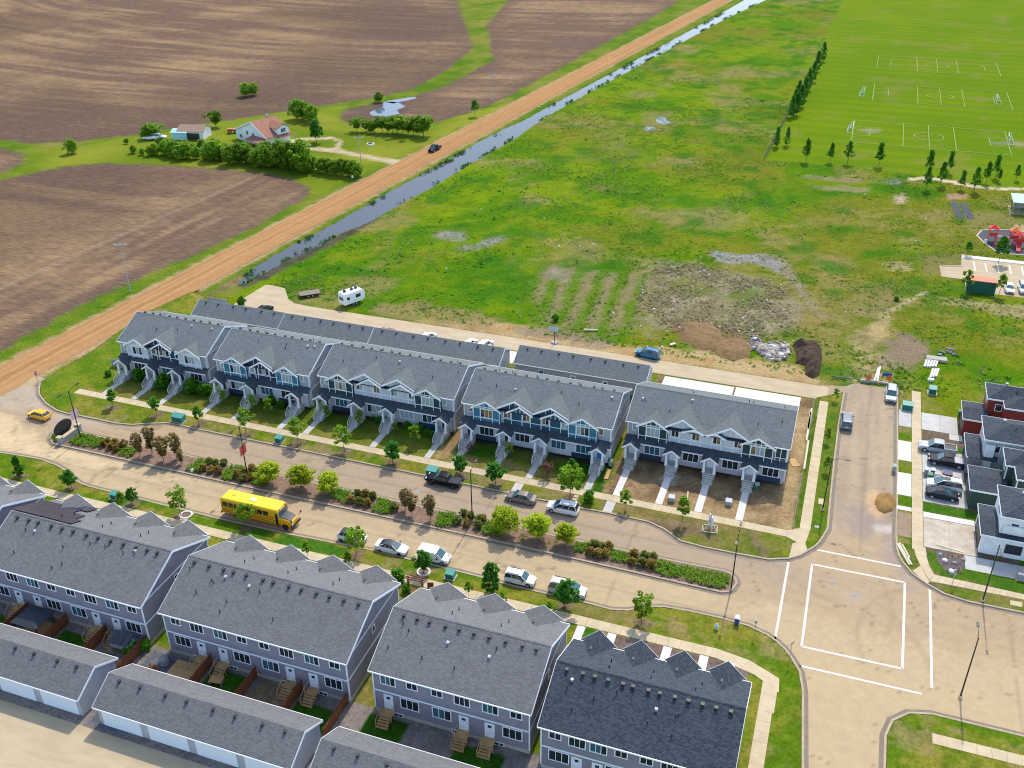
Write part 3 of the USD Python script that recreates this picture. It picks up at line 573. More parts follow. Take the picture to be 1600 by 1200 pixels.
def block(name, poly, colf, step=.38, z=.115, mt='sparse', base='lawn_olive'):
    struct(name + '_base', sheet(poly, -.3, z - .02), base)
    b = poly.bounds
    gx = np.arange(max(b[0], -150), min(b[2], 66), step); gy = np.arange(max(b[1], 42), min(b[3], 170), step)
    X, Y = [a.ravel() for a in np.meshgrid(gx, gy)]
    ok = inside(poly.buffer(-.12), X, Y); nX, nY = len(gx), len(gy)
    i = (np.arange(nY - 1)[:, None] * nX + np.arange(nX - 1)[None, :]).ravel()
    f = np.concatenate([np.stack([i, i + 1, i + nX + 1], 1), np.stack([i, i + nX + 1, i + nX], 1)])
    f = f[ok[f].all(1)]
    c = colf(X, Y)
    v = np.stack([X, Y, z + (.02 if mt == 'sparse' else .004) * (fb(X, Y, 1.2, 3, 9) - .5)], 1)
    v, f, u = submesh(v, f, np.ones(len(f), bool))
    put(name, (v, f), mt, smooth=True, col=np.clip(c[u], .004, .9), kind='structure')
LA, LB = (0.090, 0.165, 0.008), (0.200, 0.190, 0.026)
def grass(X, Y, seed, dry=0.0):
    n = fb(X, Y, 4.5, 4, seed); n1 = fb(X, Y, .9, 3, seed + 1)
    c = two(LA, LB, sharp(n + .35 * (n1 - .5) + dry, .36, .66))
    c = lerp(c, (0.27, 0.20, 0.09), sharp(fb(X, Y, 3.0, 4, seed + 2) + .25 * (n1 - .5) + dry, .58, .72) * .6)
    return c * (.8 + .4 * n1)[:, None]
DIRT, DIRT2, DEEP, DEEP2 = (0.165, 0.11, 0.06), (0.33, 0.225, 0.115), (0.022, 0.085, 0.006), (0.04, 0.12, 0.009)
BROWN, BROWN2 = (0.14, 0.095, 0.065), (0.22, 0.155, 0.10)
FAR = [  # x of the left wall, y of the front wall, storeys' style, porches (unit-local side), units
    dict(x=-121.3, y=125.6, n=3, st=0, porch=(1.5, 7.7, 13.2)), dict(x=-100.5, y=125.4, n=3, st=1, porch=(1.4, 7.6, 16.6)), dict(x=-80.1, y=126.1, n=4, st=2, porch=(1.15, 7.7, 13.6, 23.3)),
    dict(x=-53.4, y=125.7, n=4, st=3, porch=(1.3, 7.8, 13.8, 23.2)), dict(x=-26.8, y=128.9, n=4, st=4, porch=(1.15, 7.65, 13.5, 19.5))]
def colN(X, Y):
    c = grass(X, Y, 200, .01)
    paint(c, X, Y, poly_px([(62, 599), (190, 520), (225, 500), (190, 590), (125, 606), (110, 640), (62, 620)]), (0.085, 0.165, 0.010), (0.16, 0.20, 0.016), 1.0, 3, 201)
    paint(c, X, Y, rect(-121, -55, 117.5, 121.5), (0.12, 0.15, 0.016), (0.21, 0.185, 0.04), .8, 2.5, 202, .8)
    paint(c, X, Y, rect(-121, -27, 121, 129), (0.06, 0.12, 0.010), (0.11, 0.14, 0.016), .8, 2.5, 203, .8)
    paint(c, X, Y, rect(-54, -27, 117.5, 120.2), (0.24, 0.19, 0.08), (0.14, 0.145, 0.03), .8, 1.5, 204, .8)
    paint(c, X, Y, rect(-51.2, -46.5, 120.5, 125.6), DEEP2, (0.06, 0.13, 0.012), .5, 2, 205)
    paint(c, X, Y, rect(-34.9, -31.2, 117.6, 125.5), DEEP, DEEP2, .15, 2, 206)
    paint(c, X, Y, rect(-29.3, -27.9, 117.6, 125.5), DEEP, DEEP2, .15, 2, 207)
    paint(c, X, Y, rect(-55.5, -53.6, 117.6, 129), (0.26, 0.17, 0.075), SANDY2, .6, 2, 208)
    paint(c, X, Y, rect(-27.6, .6, 117.6, 156.5), DIRT, DIRT2, .5, 2.2, 209)
    paint(c, X, Y, rect(-14, -3, 117.6, 121), SANDY2, SANDY, 1.4, 2.2, 210, .6)
    paint(c, X, Y, rect(-2.2, .2, 117.6, 150), SANDY2, SANDY, .7, 2.2, 211, .7)
    paint(c, X, Y, rect(-20, -17.5, 123.0, 126), (0.32, 0.27, 0.21), (0.48, 0.43, 0.36), .7, 1.2, 212, .8)
    paint(c, X, Y, rect(.35, 1.2, 118, 157), (0.05, 0.12, 0.01), (0.12, 0.15, 0.02), .3, 2, 213)
    paint(c, X, Y, rect(2.7, 5.0, 118, 157), (0.08, 0.155, 0.012), (0.14, 0.17, 0.02), .3, 2, 214)
    paint(c, X, Y, rect(-27, -4, 112.9, 116), (0.16, 0.125, 0.05), (0.25, 0.175, 0.085), 1.2, 1.8, 215, .75)
    paint(c, X, Y, rect(-12.0, -.5, 108, 115.0), (0.09, 0.13, 0.016), (0.19, 0.17, 0.04), 1.0, 1.8, 216, .9)
    paint(c, X, Y, rect(-19, -10, 111.5, 114.6), BROWN, BROWN2, 1.4, 2, 217, .8)
    paint(c, X, Y, poly_px([(1168, 828), (1180, 838), (1203, 868), (1195, 872), (1178, 852)]), BROWN, BROWN2, .25, 2, 218, .8)
    for px, py in ((177, 637), (245, 651), (311, 664), (384, 680), (464, 694), (539, 707), (614, 726), (720, 743), (774, 758), (890, 781)):
        q = P(px, py); paint(c, X, Y, Point(*q).buffer(1.25), BROWN, (0.24, 0.165, 0.12), .5, 1, 220 + px % 9, .9)
    for px, py in ((680, 735), (745, 745), (860, 772), (500, 700)):
        q = P(px, py); paint(c, X, Y, Point(*q).buffer(1.5), BROWN2, (0.26, 0.19, 0.11), 1.2, 1, 231, .6)
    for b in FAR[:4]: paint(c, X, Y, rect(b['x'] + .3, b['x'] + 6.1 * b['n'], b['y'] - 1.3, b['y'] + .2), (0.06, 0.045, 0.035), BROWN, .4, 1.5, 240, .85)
    paint(c, X, Y, rect(-121, -28, 138, 157), (0.2, 0.17, 0.1), LA, 1.0, 2, 241, .8)
    return c
def colS(X, Y):
    c = grass(X, Y, 300, -.01)
    for a, b in ((-98, -92), (-74.6, -70.0), (-68.5, -58)): paint(c, X, Y, rect(a, b, 91.1, 93.4), DEEP2, (0.05, 0.14, 0.012), .5, 2, 301)
    paint(c, X, Y, rect(-26, -17, 90.9, 94.5), (0.25, 0.185, 0.08), (0.18, 0.155, 0.04), 1.0, 1.5, 302, .8)
    paint(c, X, Y, rect(-21.4, -2, 84.3, 89.3), (0.15, 0.105, 0.085), (0.20, 0.145, 0.12), .2, 1.5, 303)
    paint(c, X, Y, rect(-23.2, -20.9, 84.3, 89.3), DEEP2, (0.06, 0.14, 0.012), .15, 1.5, 304)
    for px, py in ((32, 745), (112, 763), (207, 788), (283, 807), (385, 825), (557, 869), (662, 896), (882, 950), (1002, 976)):
        q = P(px, py); paint(c, X, Y, Point(*q).buffer(1.0), BROWN, (0.24, 0.165, 0.12), .5, 1, 305, .9)
    # back yards
    paint(c, X, Y, rect(-165, -20, 50, 68.7), (0.20, 0.17, 0.155), (0.26, 0.22, 0.20), .1, 1.5, 306)
    for a, b, y0, y1 in ((-97, -92.8, 63, 66.8), (-84.4, -79.0, 63, 67.4), (-77.3, -75.2, 63.2, 65.8), (-62.8, -57.6, 63, 68), (-50.5, -45.5, 63, 67), (-42, -37, 63, 68), (-31, -25, 63, 67.5)): paint(c, X, Y, rect(a, b, y0, y1), DEEP, DEEP2, .12, 1.2, 307)
    paint(c, X, Y, rect(-90.6, -85.2, 63, 68.4), (0.12, 0.14, 0.16), (0.17, 0.19, 0.21), .1, 1, 310)
    paint(c, X, Y, rect(-56.5, -51.5, 63, 68.4), (0.26, 0.19, 0.11), (0.18, 0.13, 0.08), .3, 1, 311)
    paint(c, X, Y, rect(-71.6, -66.3, 56, 68), (0.115, 0.125, 0.145), (0.15, 0.16, 0.18), .1, 1, 308)
    paint(c, X, Y, rect(-75.0, -72.8, 62, 64.5), (0.30, 0.22, 0.085), (0.15, 0.12, 0.08), .6, 1, 309)
    return c
def colE(X, Y):
    c = grass(X, Y, 400, 0)
    paint(c, X, Y, rect(14, 75, 157, 170), OL, TAN, 1.0, 2, 401, .8)
    paint(c, X, Y, rect(18, 30, 100, 158), BROWN, (0.17, 0.13, 0.09), .3, 2, 402)
    for a, b, y0, y1 in ((18, 25.5, 146.6, 148.4), (18, 25.5, 128.6, 131.0)): paint(c, X, Y, rect(a, b, y0, y1), DEEP2, (0.06, 0.15, 0.012), .25, 2, 403)
    for a, b, y0, y1 in ((14.3, 16.4, 148, 150.2), (14.3, 16.4, 129.0, 131.6)): paint(c, X, Y, rect(a, b, y0, y1), (0.06, 0.14, 0.01), LA, .2, 2, 404)
    paint(c, X, Y, rect(18, 40, 113.5, 119.5), (0.17, 0.115, 0.06), (0.25, 0.165, 0.08), .5, 2, 405)
    paint(c, X, Y, poly_px([(1447, 862), (1480, 868), (1530, 878), (1600, 892), (1640, 900), (1640, 940), (1600, 930), (1458, 897)]), (0.045, 0.125, 0.010), (0.08, 0.15, 0.012), .4, 2, 406)
    paint(c, X, Y, poly_px([(1455, 912), (1520, 922), (1640, 945), (1640, 965), (1512, 941), (1480, 930)]), (0.10, 0.155, 0.012), (0.20, 0.175, 0.05), .4, 2, 407)
    paint(c, X, Y, poly_px([(1401, 850), (1427, 850), (1437, 890), (1420, 890)]), (0.07, 0.14, 0.012), (0.16, 0.15, 0.04), .3, 2, 408)
    return c
roadpoly = unary_union([road, rect(2.5, 15.0, 128, 165.5), Polygon(PP([(1318, 604), (1402, 604), (1402, 660), (1315, 660)]))])
block('boulevard', roadpoly, colR, .42, -.005, 'pavement_grain', 'asphalt')
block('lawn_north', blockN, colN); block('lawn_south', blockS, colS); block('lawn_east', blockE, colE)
block('lawn_corner', blockSE, lambda X, Y: grass(X, Y, 500, 0))
def kerb(line, poly, nm='kerb'):
    k = LineString(line).buffer(.24, cap_style=2).intersection(poly.buffer(.02))
    k = k.buffer(0)
    for q in getattr(k, 'geoms', [k]): struct(nm, sheet(q, -.2, .145), 'kerb_concrete')
    g = LineString(line).buffer(.5, cap_style=2).difference(poly.buffer(.03))
    for q in getattr(g.buffer(0), 'geoms', [g]): struct('gutter', sheet(q, -.1, .006), 'gutter')
mat('gutter', (0.27, 0.22, 0.16), 0.9, color2=(0.19, 0.155, 0.115), scale=1.5)
kerb(kn, blockN); kerb(ks, blockS); kerb(ke, blockE); kerb(mk_ + mk_[:1], median)
kerb([(13.5, 30), (13.5, 84), (14.2, 86.5), (16, 88.3), (18.5, 89.0), (75, 89.0)], blockSE)
# planted median: bark mulch between kerbs
struct('median_bed', sheet(median, -.2, .12), 'mulch')
def slabs(name, quads, mt='concrete', z0=.05, z1=.14):
    """a pavement whose slabs are single pieces with open joints"""
    o = UsdGeom.Xform.Define(stage, path_for(name)).GetPrim(); o.SetCustomDataByKey('kind', 'structure')
    rng = random.Random(len(quads))
    for q in quads:
        p = Polygon(q).buffer(-.012)
        put('slab', M().extr(p, 'z', z0, z1 + rng.uniform(-.006, .006)), mt, o)
def strip(a, b, w0, w1, step, axis='x'):
    n = max(1, round(abs(b - a) / step)); e = np.linspace(a, b, n + 1)
    return [[(e[i], w0), (e[i + 1], w0), (e[i + 1], w1), (e[i], w1)] if axis == 'x' else [(w0, e[i]), (w1, e[i]), (w1, e[i + 1]), (w0, e[i + 1])] for i in range(n)]
slabs('pavement', strip(-125.2, -.4, 116.0, 117.55, 1.5))
curveN = PP([(1237, 845), (1244, 835), (1250, 818)]); slabs('pavement', strip(118.6, 156.4, 1.2, 2.7, 1.5, 'y') + [[(-.4, 116.0), (2.2, 114.6), (2.7, 118.6), (1.2, 118.6), (-.4, 117.55)]] + [PP([(1232, 874), (1262, 862), (1257, 846), (1238, 850)])])
slabs('pavement', strip(-150, -6, 89.4, 91.0, 1.5) + [[(-6, 89.4), (-6, 91.0), (-2.2, 90.4), (1.6, 88.6), (1.8, 86.3), (-1.2, 88.2)], [(-.2, 83.0), (-.2, 88.0), (1.6, 87.0), (1.6, 83.0)]] + strip(48, 83, -.2, 1.4, 1.5, 'y'))
eq = strip(119.0, 165.3, 16.4, 17.9, 1.5, 'y')
lo, hi = PP([(1426, 850), (1430, 868), (1438, 885), (1452, 908)]), PP([(1446, 857), (1448, 872), (1452, 886), (1460, 899)])
eq += [[lo[i], lo[i + 1], hi[i + 1], hi[i]] for i in range(3)]
e0, e1, e2, e3 = PP([(1452, 909), (1460, 899), (1640, 938.5), (1640, 946)])
T = np.linspace(0, 1, 18); L_ = lambda a, b, t: (a[0] + (b[0] - a[0]) * t, a[1] + (b[1] - a[1]) * t)
eq += [[L_(e0, e3, T[i]), L_(e0, e3, T[i + 1]), L_(e1, e2, T[i + 1]), L_(e1, e2, T[i])] for i in range(17)]
eq += [PP([(1425, 893), (1438, 885), (1452, 910), (1449, 914)])]
slabs('pavement', eq)
slabs('pavement', strip(18.5, 70, 84.5, 86.0, 1.5), )
# driveways east of the side street
def pad(name, x0, x1, y0, y1, mt, z=.15):
    qs = []
    for a in strip(x0, x1, y0, y1, 3.4): qs.append(a)
    slabs(name, qs, mt, .05, z)
pad('driveway', 17.95, 23.6, 152.3, 158.0, 'walk_concrete'); pad('driveway_apron', 14.3, 16.35, 152.3, 157.8, 'walk_concrete'); pad('driveway', 22.2, 24.2, 150.4, 152.25, 'walk_concrete')
pad('driveway', 17.95, 24, 139.2, 146.4, 'walk_concrete'); pad('driveway_apron', 14.3, 16.35, 141.6, 147.6, 'white_concrete')
pad('driveway', 17.95, 24.2, 131.2, 137.4, 'walk_concrete'); pad('driveway_apron', 14.3, 16.35, 131.8, 138.0, 'white_concrete'); pad('driveway', 17.95, 24.0, 137.5, 139.1, 'yard_slab') if 'yard_slab' in MATS else (mat('yard_slab', (0.22, 0.25, 0.27), .85, var=.1), pad('driveway', 17.95, 24.0, 137.5, 139.1, 'yard_slab'))
pad('driveway', 17.95, 24.9, 127.2, 128.5, 'white_concrete'); pad('driveway', 17.95, 24.9, 120.0, 127.1, 'dirty_concrete'); pad('driveway_apron', 14.3, 16.35, 121.4, 127.3, 'old_slab') if 'old_slab' in MATS else (mat('old_slab', (0.35, 0.25, 0.16), .9, color2=(.24, .17, .11), scale=1.5), pad('driveway_apron', 14.3, 16.35, 121.4, 127.3, 'old_slab'))
pad('driveway_apron', 14.3, 16.35, 127.9, 128.9, 'white_concrete')
pad('driveway', 23.2, 40, 116.8, 119.9, 'walk_concrete')
# white garage pads and aprons by the lane
struct('garage_pad', sheet(rect(-26.2, -13.6, 151.6, 156.3), -.1, .17), 'white_concrete'); struct('garage_pad', sheet(rect(-13.3, -2.0, 151.4, 156.4), -.1, .17), 'white_concrete')
for a, b in ((-117, -101), (-99.8, -81.5), (-80.2, -54.4), (-53.5, -52.2)): struct('garage_apron', sheet(rect(a, b, 151.8, 156.5), -.1, .16), 'white_concrete')
# front paths up to each porch
for b in FAR:
    for px in b['porch']:
        x = b['x'] + px
        slabs('front_path', strip(117.6, b['y'] - 4.0, x - .55, x + .55, 1.6, 'y') + [[(x - .85, b['y'] - 4.0), (x + .85, b['y'] - 4.0), (x + .85, b['y'] - 2.9), (x - .85, b['y'] - 2.9)]], 'walk_concrete' if b['st'] < 4 else 'white_concrete', .05, .15)
for px in (-22.9, -18.9, -11.9, -7.4, -4.2): slabs('front_path', strip(83.0, 89.3, px - .55, px + .55, 1.5, 'y'), 'white_concrete', .05, .15)
for px in (-98.4, -96.0, -86, -80, -74, -62, -55, -49.5, -38, -32, -27): slabs('front_path', strip(84.2, 89.3, px - .55, px + .55, 1.5, 'y'), 'walk_concrete', .05, .15)
slabs('kerb_crossing', [[(-84.6, 91.1), (-83.4, 91.1), (-83.4, 93.3), (-84.6, 93.3)]], 'walk_concrete'); 
for (cx, w) in ((-40.4, .7), (-25.9, .7)): slabs('kerb_crossing', [[(cx - w, 113.1), (cx + w, 113.1), (cx + w, 115.95), (cx - w, 115.95)]], 'walk_concrete')
for i in range(3): slabs('stepping_slab', [[(-31.6, 113.6 + i * .8), (-30.9, 113.6 + i * .8), (-30.9, 114.2 + i * .8), (-31.6, 114.2 + i * .8)]], 'concrete')
slabs('utility_slab', [PP([(1279, 779), (1288, 781), (1287, 790), (1278, 788)])], 'concrete')
# painted lines of the crossing
def stripe(a, b, w=.3, mt='line_paint', z=.006): struct('road_marking', sheet(LineString([tuple(P(*a)), tuple(P(*b))]).buffer(w / 2, cap_style=2), z - .004, z), mt)
for a, b in (((1232.5, 876), (1211, 999)), ((1453, 920), (1456, 1075)), ((1276, 859), (1408, 885)), ((1269, 881), (1252.5, 1010)), ((1414, 910), (1410, 1045)), ((1269, 881.5), (1414, 910)), ((1252.5, 1010), (1410.5, 1045)), ((1249, 1040), (1440, 1084))): stripe(a, b)
# sports pitch lines
def turf(a, b): struct('pitch_line', sheet(LineString([a, b]).buffer(.11, cap_style=2), .04, .07), 'turf_paint')
def pitch(x0, x1, y0, y1):
    for a, b in (((x0, y0), (x1, y0)), ((x0, y1), (x1, y1)), ((x0, y0), (x0, y1)), ((x1, y0), (x1, y1))): turf(a, b)
    w = x1 - x0
    for t in (.333, .5, .667): turf((x0 + w * t, y0), (x0 + w * t, y1))
    cy = (y0 + y1) / 2
    for s, x in ((1, x0), (-1, x1)):
        turf((x + s * 5.3, cy - 5.3), (x + s * 5.3, cy + 5.3)); turf((x, cy - 5.3), (x + s * 5.3, cy - 5.3)); turf((x, cy + 5.3), (x + s * 5.3, cy + 5.3))
    struct('pitch_line', sheet(Point((x0 + x1) / 2, cy).buffer(4.5).exterior.buffer(.13), .04, .07), 'turf_paint')
pitch(-1.7, 45.1, 325.5, 353.6); pitch(3.0, 50.0, 384, 412); pitch(3.0, 50.0, 440, 468)
# car park
carpark = poly_px([(1503, 401), (1503, 416), (1469, 416), (1472, 432.5), (1508, 437), (1508, 456), (1554, 460), (1640, 470), (1640, 416)])
struct('car_park', sheet(carpark, -.1, .05), 'lane_asphalt')
struct('car_park_kerb', sheet(LineString(PP([(1503, 401), (1640, 416)])).buffer(.9, cap_style=2), -.1, .16), 'white_concrete')
struct('car_park_kerb', sheet(LineString(PP([(1503, 403), (1503, 416), (1469, 416), (1472, 432.5)])).buffer(.2), -.1, .15), 'kerb_concrete')
for x in (1521, 1539, 1558, 1577, 1596): stripe((x, 407 + (x - 1500) * .1), (x + 3, 421 + (x - 1500) * .1), .3, 'line_paint', .058)
rubber = poly_px([(1534, 360), (1526.5, 368.5), (1538, 380), (1560, 396), (1600, 399), (1660, 402), (1660, 380), (1585, 359)])
struct('rubber_surface', sheet(rubber, -.1, .06), 'rubber'); struct('play_kerb', sheet(rubber.exterior.buffer(.18), -.1, .14), 'concrete')
for a, b in (((1488.5, 313.5), (1500.5, 341)), ((1504.5, 318), (1517, 342))):
    struct('rubber_track', sheet(LineString([tuple(P(*a)), tuple(P(*b))]).buffer(.85, cap_style=2), .02, .10), 'rubber')
# ================================================================ houses
def lam(x0, x1, zl, zr, xm, za, th, flat=False):
    """outline of a bent roof sheet: left eave, apex, right eave, with thickness"""
    return [(x0, zl), (xm, za), (x1, zr), (x1, zr + th), (xm, za + th), (x0, zl + th)]
WIN = {'dark': 'glass_dark', 'teal': 'glass_teal', 'curtain': 'glass_curtain', 'amber': 'glass_amber'}
class Facade:
    """maps facade coordinates (u along the wall, w outwards, z up) to the thing's own axes; side 'f' looks to -y, 'b' to +y, 'l' to -x, 'r' to +x"""
    def __init__(s, side, at): s.side, s.at = side, at
    def box(s, m, u0, u1, w0, w1, z0, z1):
        a = s.at
        if s.side == 'f': return m.box(u0, u1, a - w1, a - w0, z0, z1)
        if s.side == 'b': return m.box(u0, u1, a + w0, a + w1, z0, z1)
        if s.side == 'l': return m.box(a - w1, a - w0, u0, u1, z0, z1)
        return m.box(a + w0, a + w1, u0, u1, z0, z1)
def window(parent, fc, u, z, w, h, glass=('dark',), w0=0.0, frame='trim', bar=.07):
    """frame with mullions; every pane its own piece"""
    n = len(glass); m = M(); o = .11
    for a, b, c, d in ((u - o, u, z - o, z + h + o), (u + w, u + w + o, z - o, z + h + o), (u, u + w, z - o, z), (u, u + w, z + h, z + h + o)): fc.box(m, a, b, w0, w0 + .07, c, d)
    cw = w / n
    for i in range(1, n): fc.box(m, u + i * cw - bar / 2, u + i * cw + bar / 2, w0, w0 + .055, z, z + h)
    wn = put('window', m, frame, parent)
    for i, g in enumerate(glass):
        p = M(); fc.box(p, u + i * cw + (bar / 2 if i else 0), u + (i + 1) * cw - (bar / 2 if i < n - 1 else 0), w0 + .005, w0 + .03, z, z + h)
        put('pane', p, WIN[g], wn)
    return wn
def door(parent, fc, u, z, w, h, mt, w0=0.0):
    m = M()
    for a, b, c, d in ((u - .1, u, z, z + h + .1), (u + w, u + w + .1, z, z + h + .1), (u, u + w, z + h, z + h + .1)): fc.box(m, a, b, w0, w0 + .07, c, d)
    fr = put('door_frame', m, 'trim', parent)
    d = M(); fc.box(d, u, u + w, w0 + .005, w0 + .045, z, z + h); leaf = put('door_leaf', d, mt, fr)
    k = M(); fc.box(k, u + w * .28, u + w * .72, w0 + .05, w0 + .06, z + h * .72, z + h * .9); put('door_glass', k, 'glass_dark', fr)
def vent_box(x, y, z, s=.30, mt='vent_metal'):
    m = M(); v = [(x - s / 2, y - s / 2, z - .12), (x + s / 2, y - s / 2, z - .12), (x + s / 2, y + s / 2, z - .12), (x - s / 2, y + s / 2, z - .12),
                  (x - s * .42, y - s * .42, z + .22), (x + s * .42, y - s * .42, z + .22), (x + s * .42, y + s * .42, z + .18), (x - s * .42, y + s * .42, z + .18)]
    m.add(v, [(0, 2, 1), (0, 3, 2), (4, 5, 6), (4, 6, 7), (0, 1, 5), (0, 5, 4), (1, 2, 6), (1, 6, 5), (2, 3, 7), (2, 7, 6), (3, 0, 4), (3, 4, 7)])
    return m.box(x - s * .6, x + s * .6, y - s * .6, y + s * .6, z + .2, z + .27)
def stack_pipe(x, y, z): return M().tube((x, y, z - .15), (x, y, z + .45), .06, n=8).tube((x, y, z - .1), (x, y, z + .05), .14, .08, n=8)

def gable(parent, x0, x1, zb, ze, za, yf, yb, wallmat, roofmat, over=.28, deep=.42, style='big', name='dormer', th=.16, xm=None, side_mat=None):
    """street gable: wall below with boards, roof running back into the main roof"""
    xm = (x0 + x1) / 2 if xm is None else xm
    g = put(name, M().extr([(x0, zb), (x1, zb), (x1, ze), (xm, za - .05), (x0, ze)], 'y', yf, yb), wallmat, parent)
    s0, s1 = (za - ze) / (xm - x0), (za - ze) / (x1 - xm)
    pr = lam(x0 - over, x1 + over, ze - over * s0, ze - over * s1, xm, za, th)
    put('gable_roof', M().extr(pr, 'y', yf - deep, yb), roofmat, g)
    b = M().extr(lam(x0 - over - .05, x1 + over + .05, ze - over * s0 - .16, ze - over * s1 - .16, xm, za - .10, .31), 'y', yf - deep - .06, yf - deep - .003)
    put('bargeboard', b, 'trim', g)
    return g
def battens(parent, fc, xs_, z0, top, rails, w=.11, w0=0.0, x0=None, x1=None):
    m = M()
    for x in xs_: fc.box(m, x - w / 2, x + w / 2, w0, w0 + .04, z0, top(x))
    for z in rails: fc.box(m, x0, x1, w0 + .002, w0 + .05, z - w / 2, z + w / 2)
    return put('battens', m, 'trim', parent)

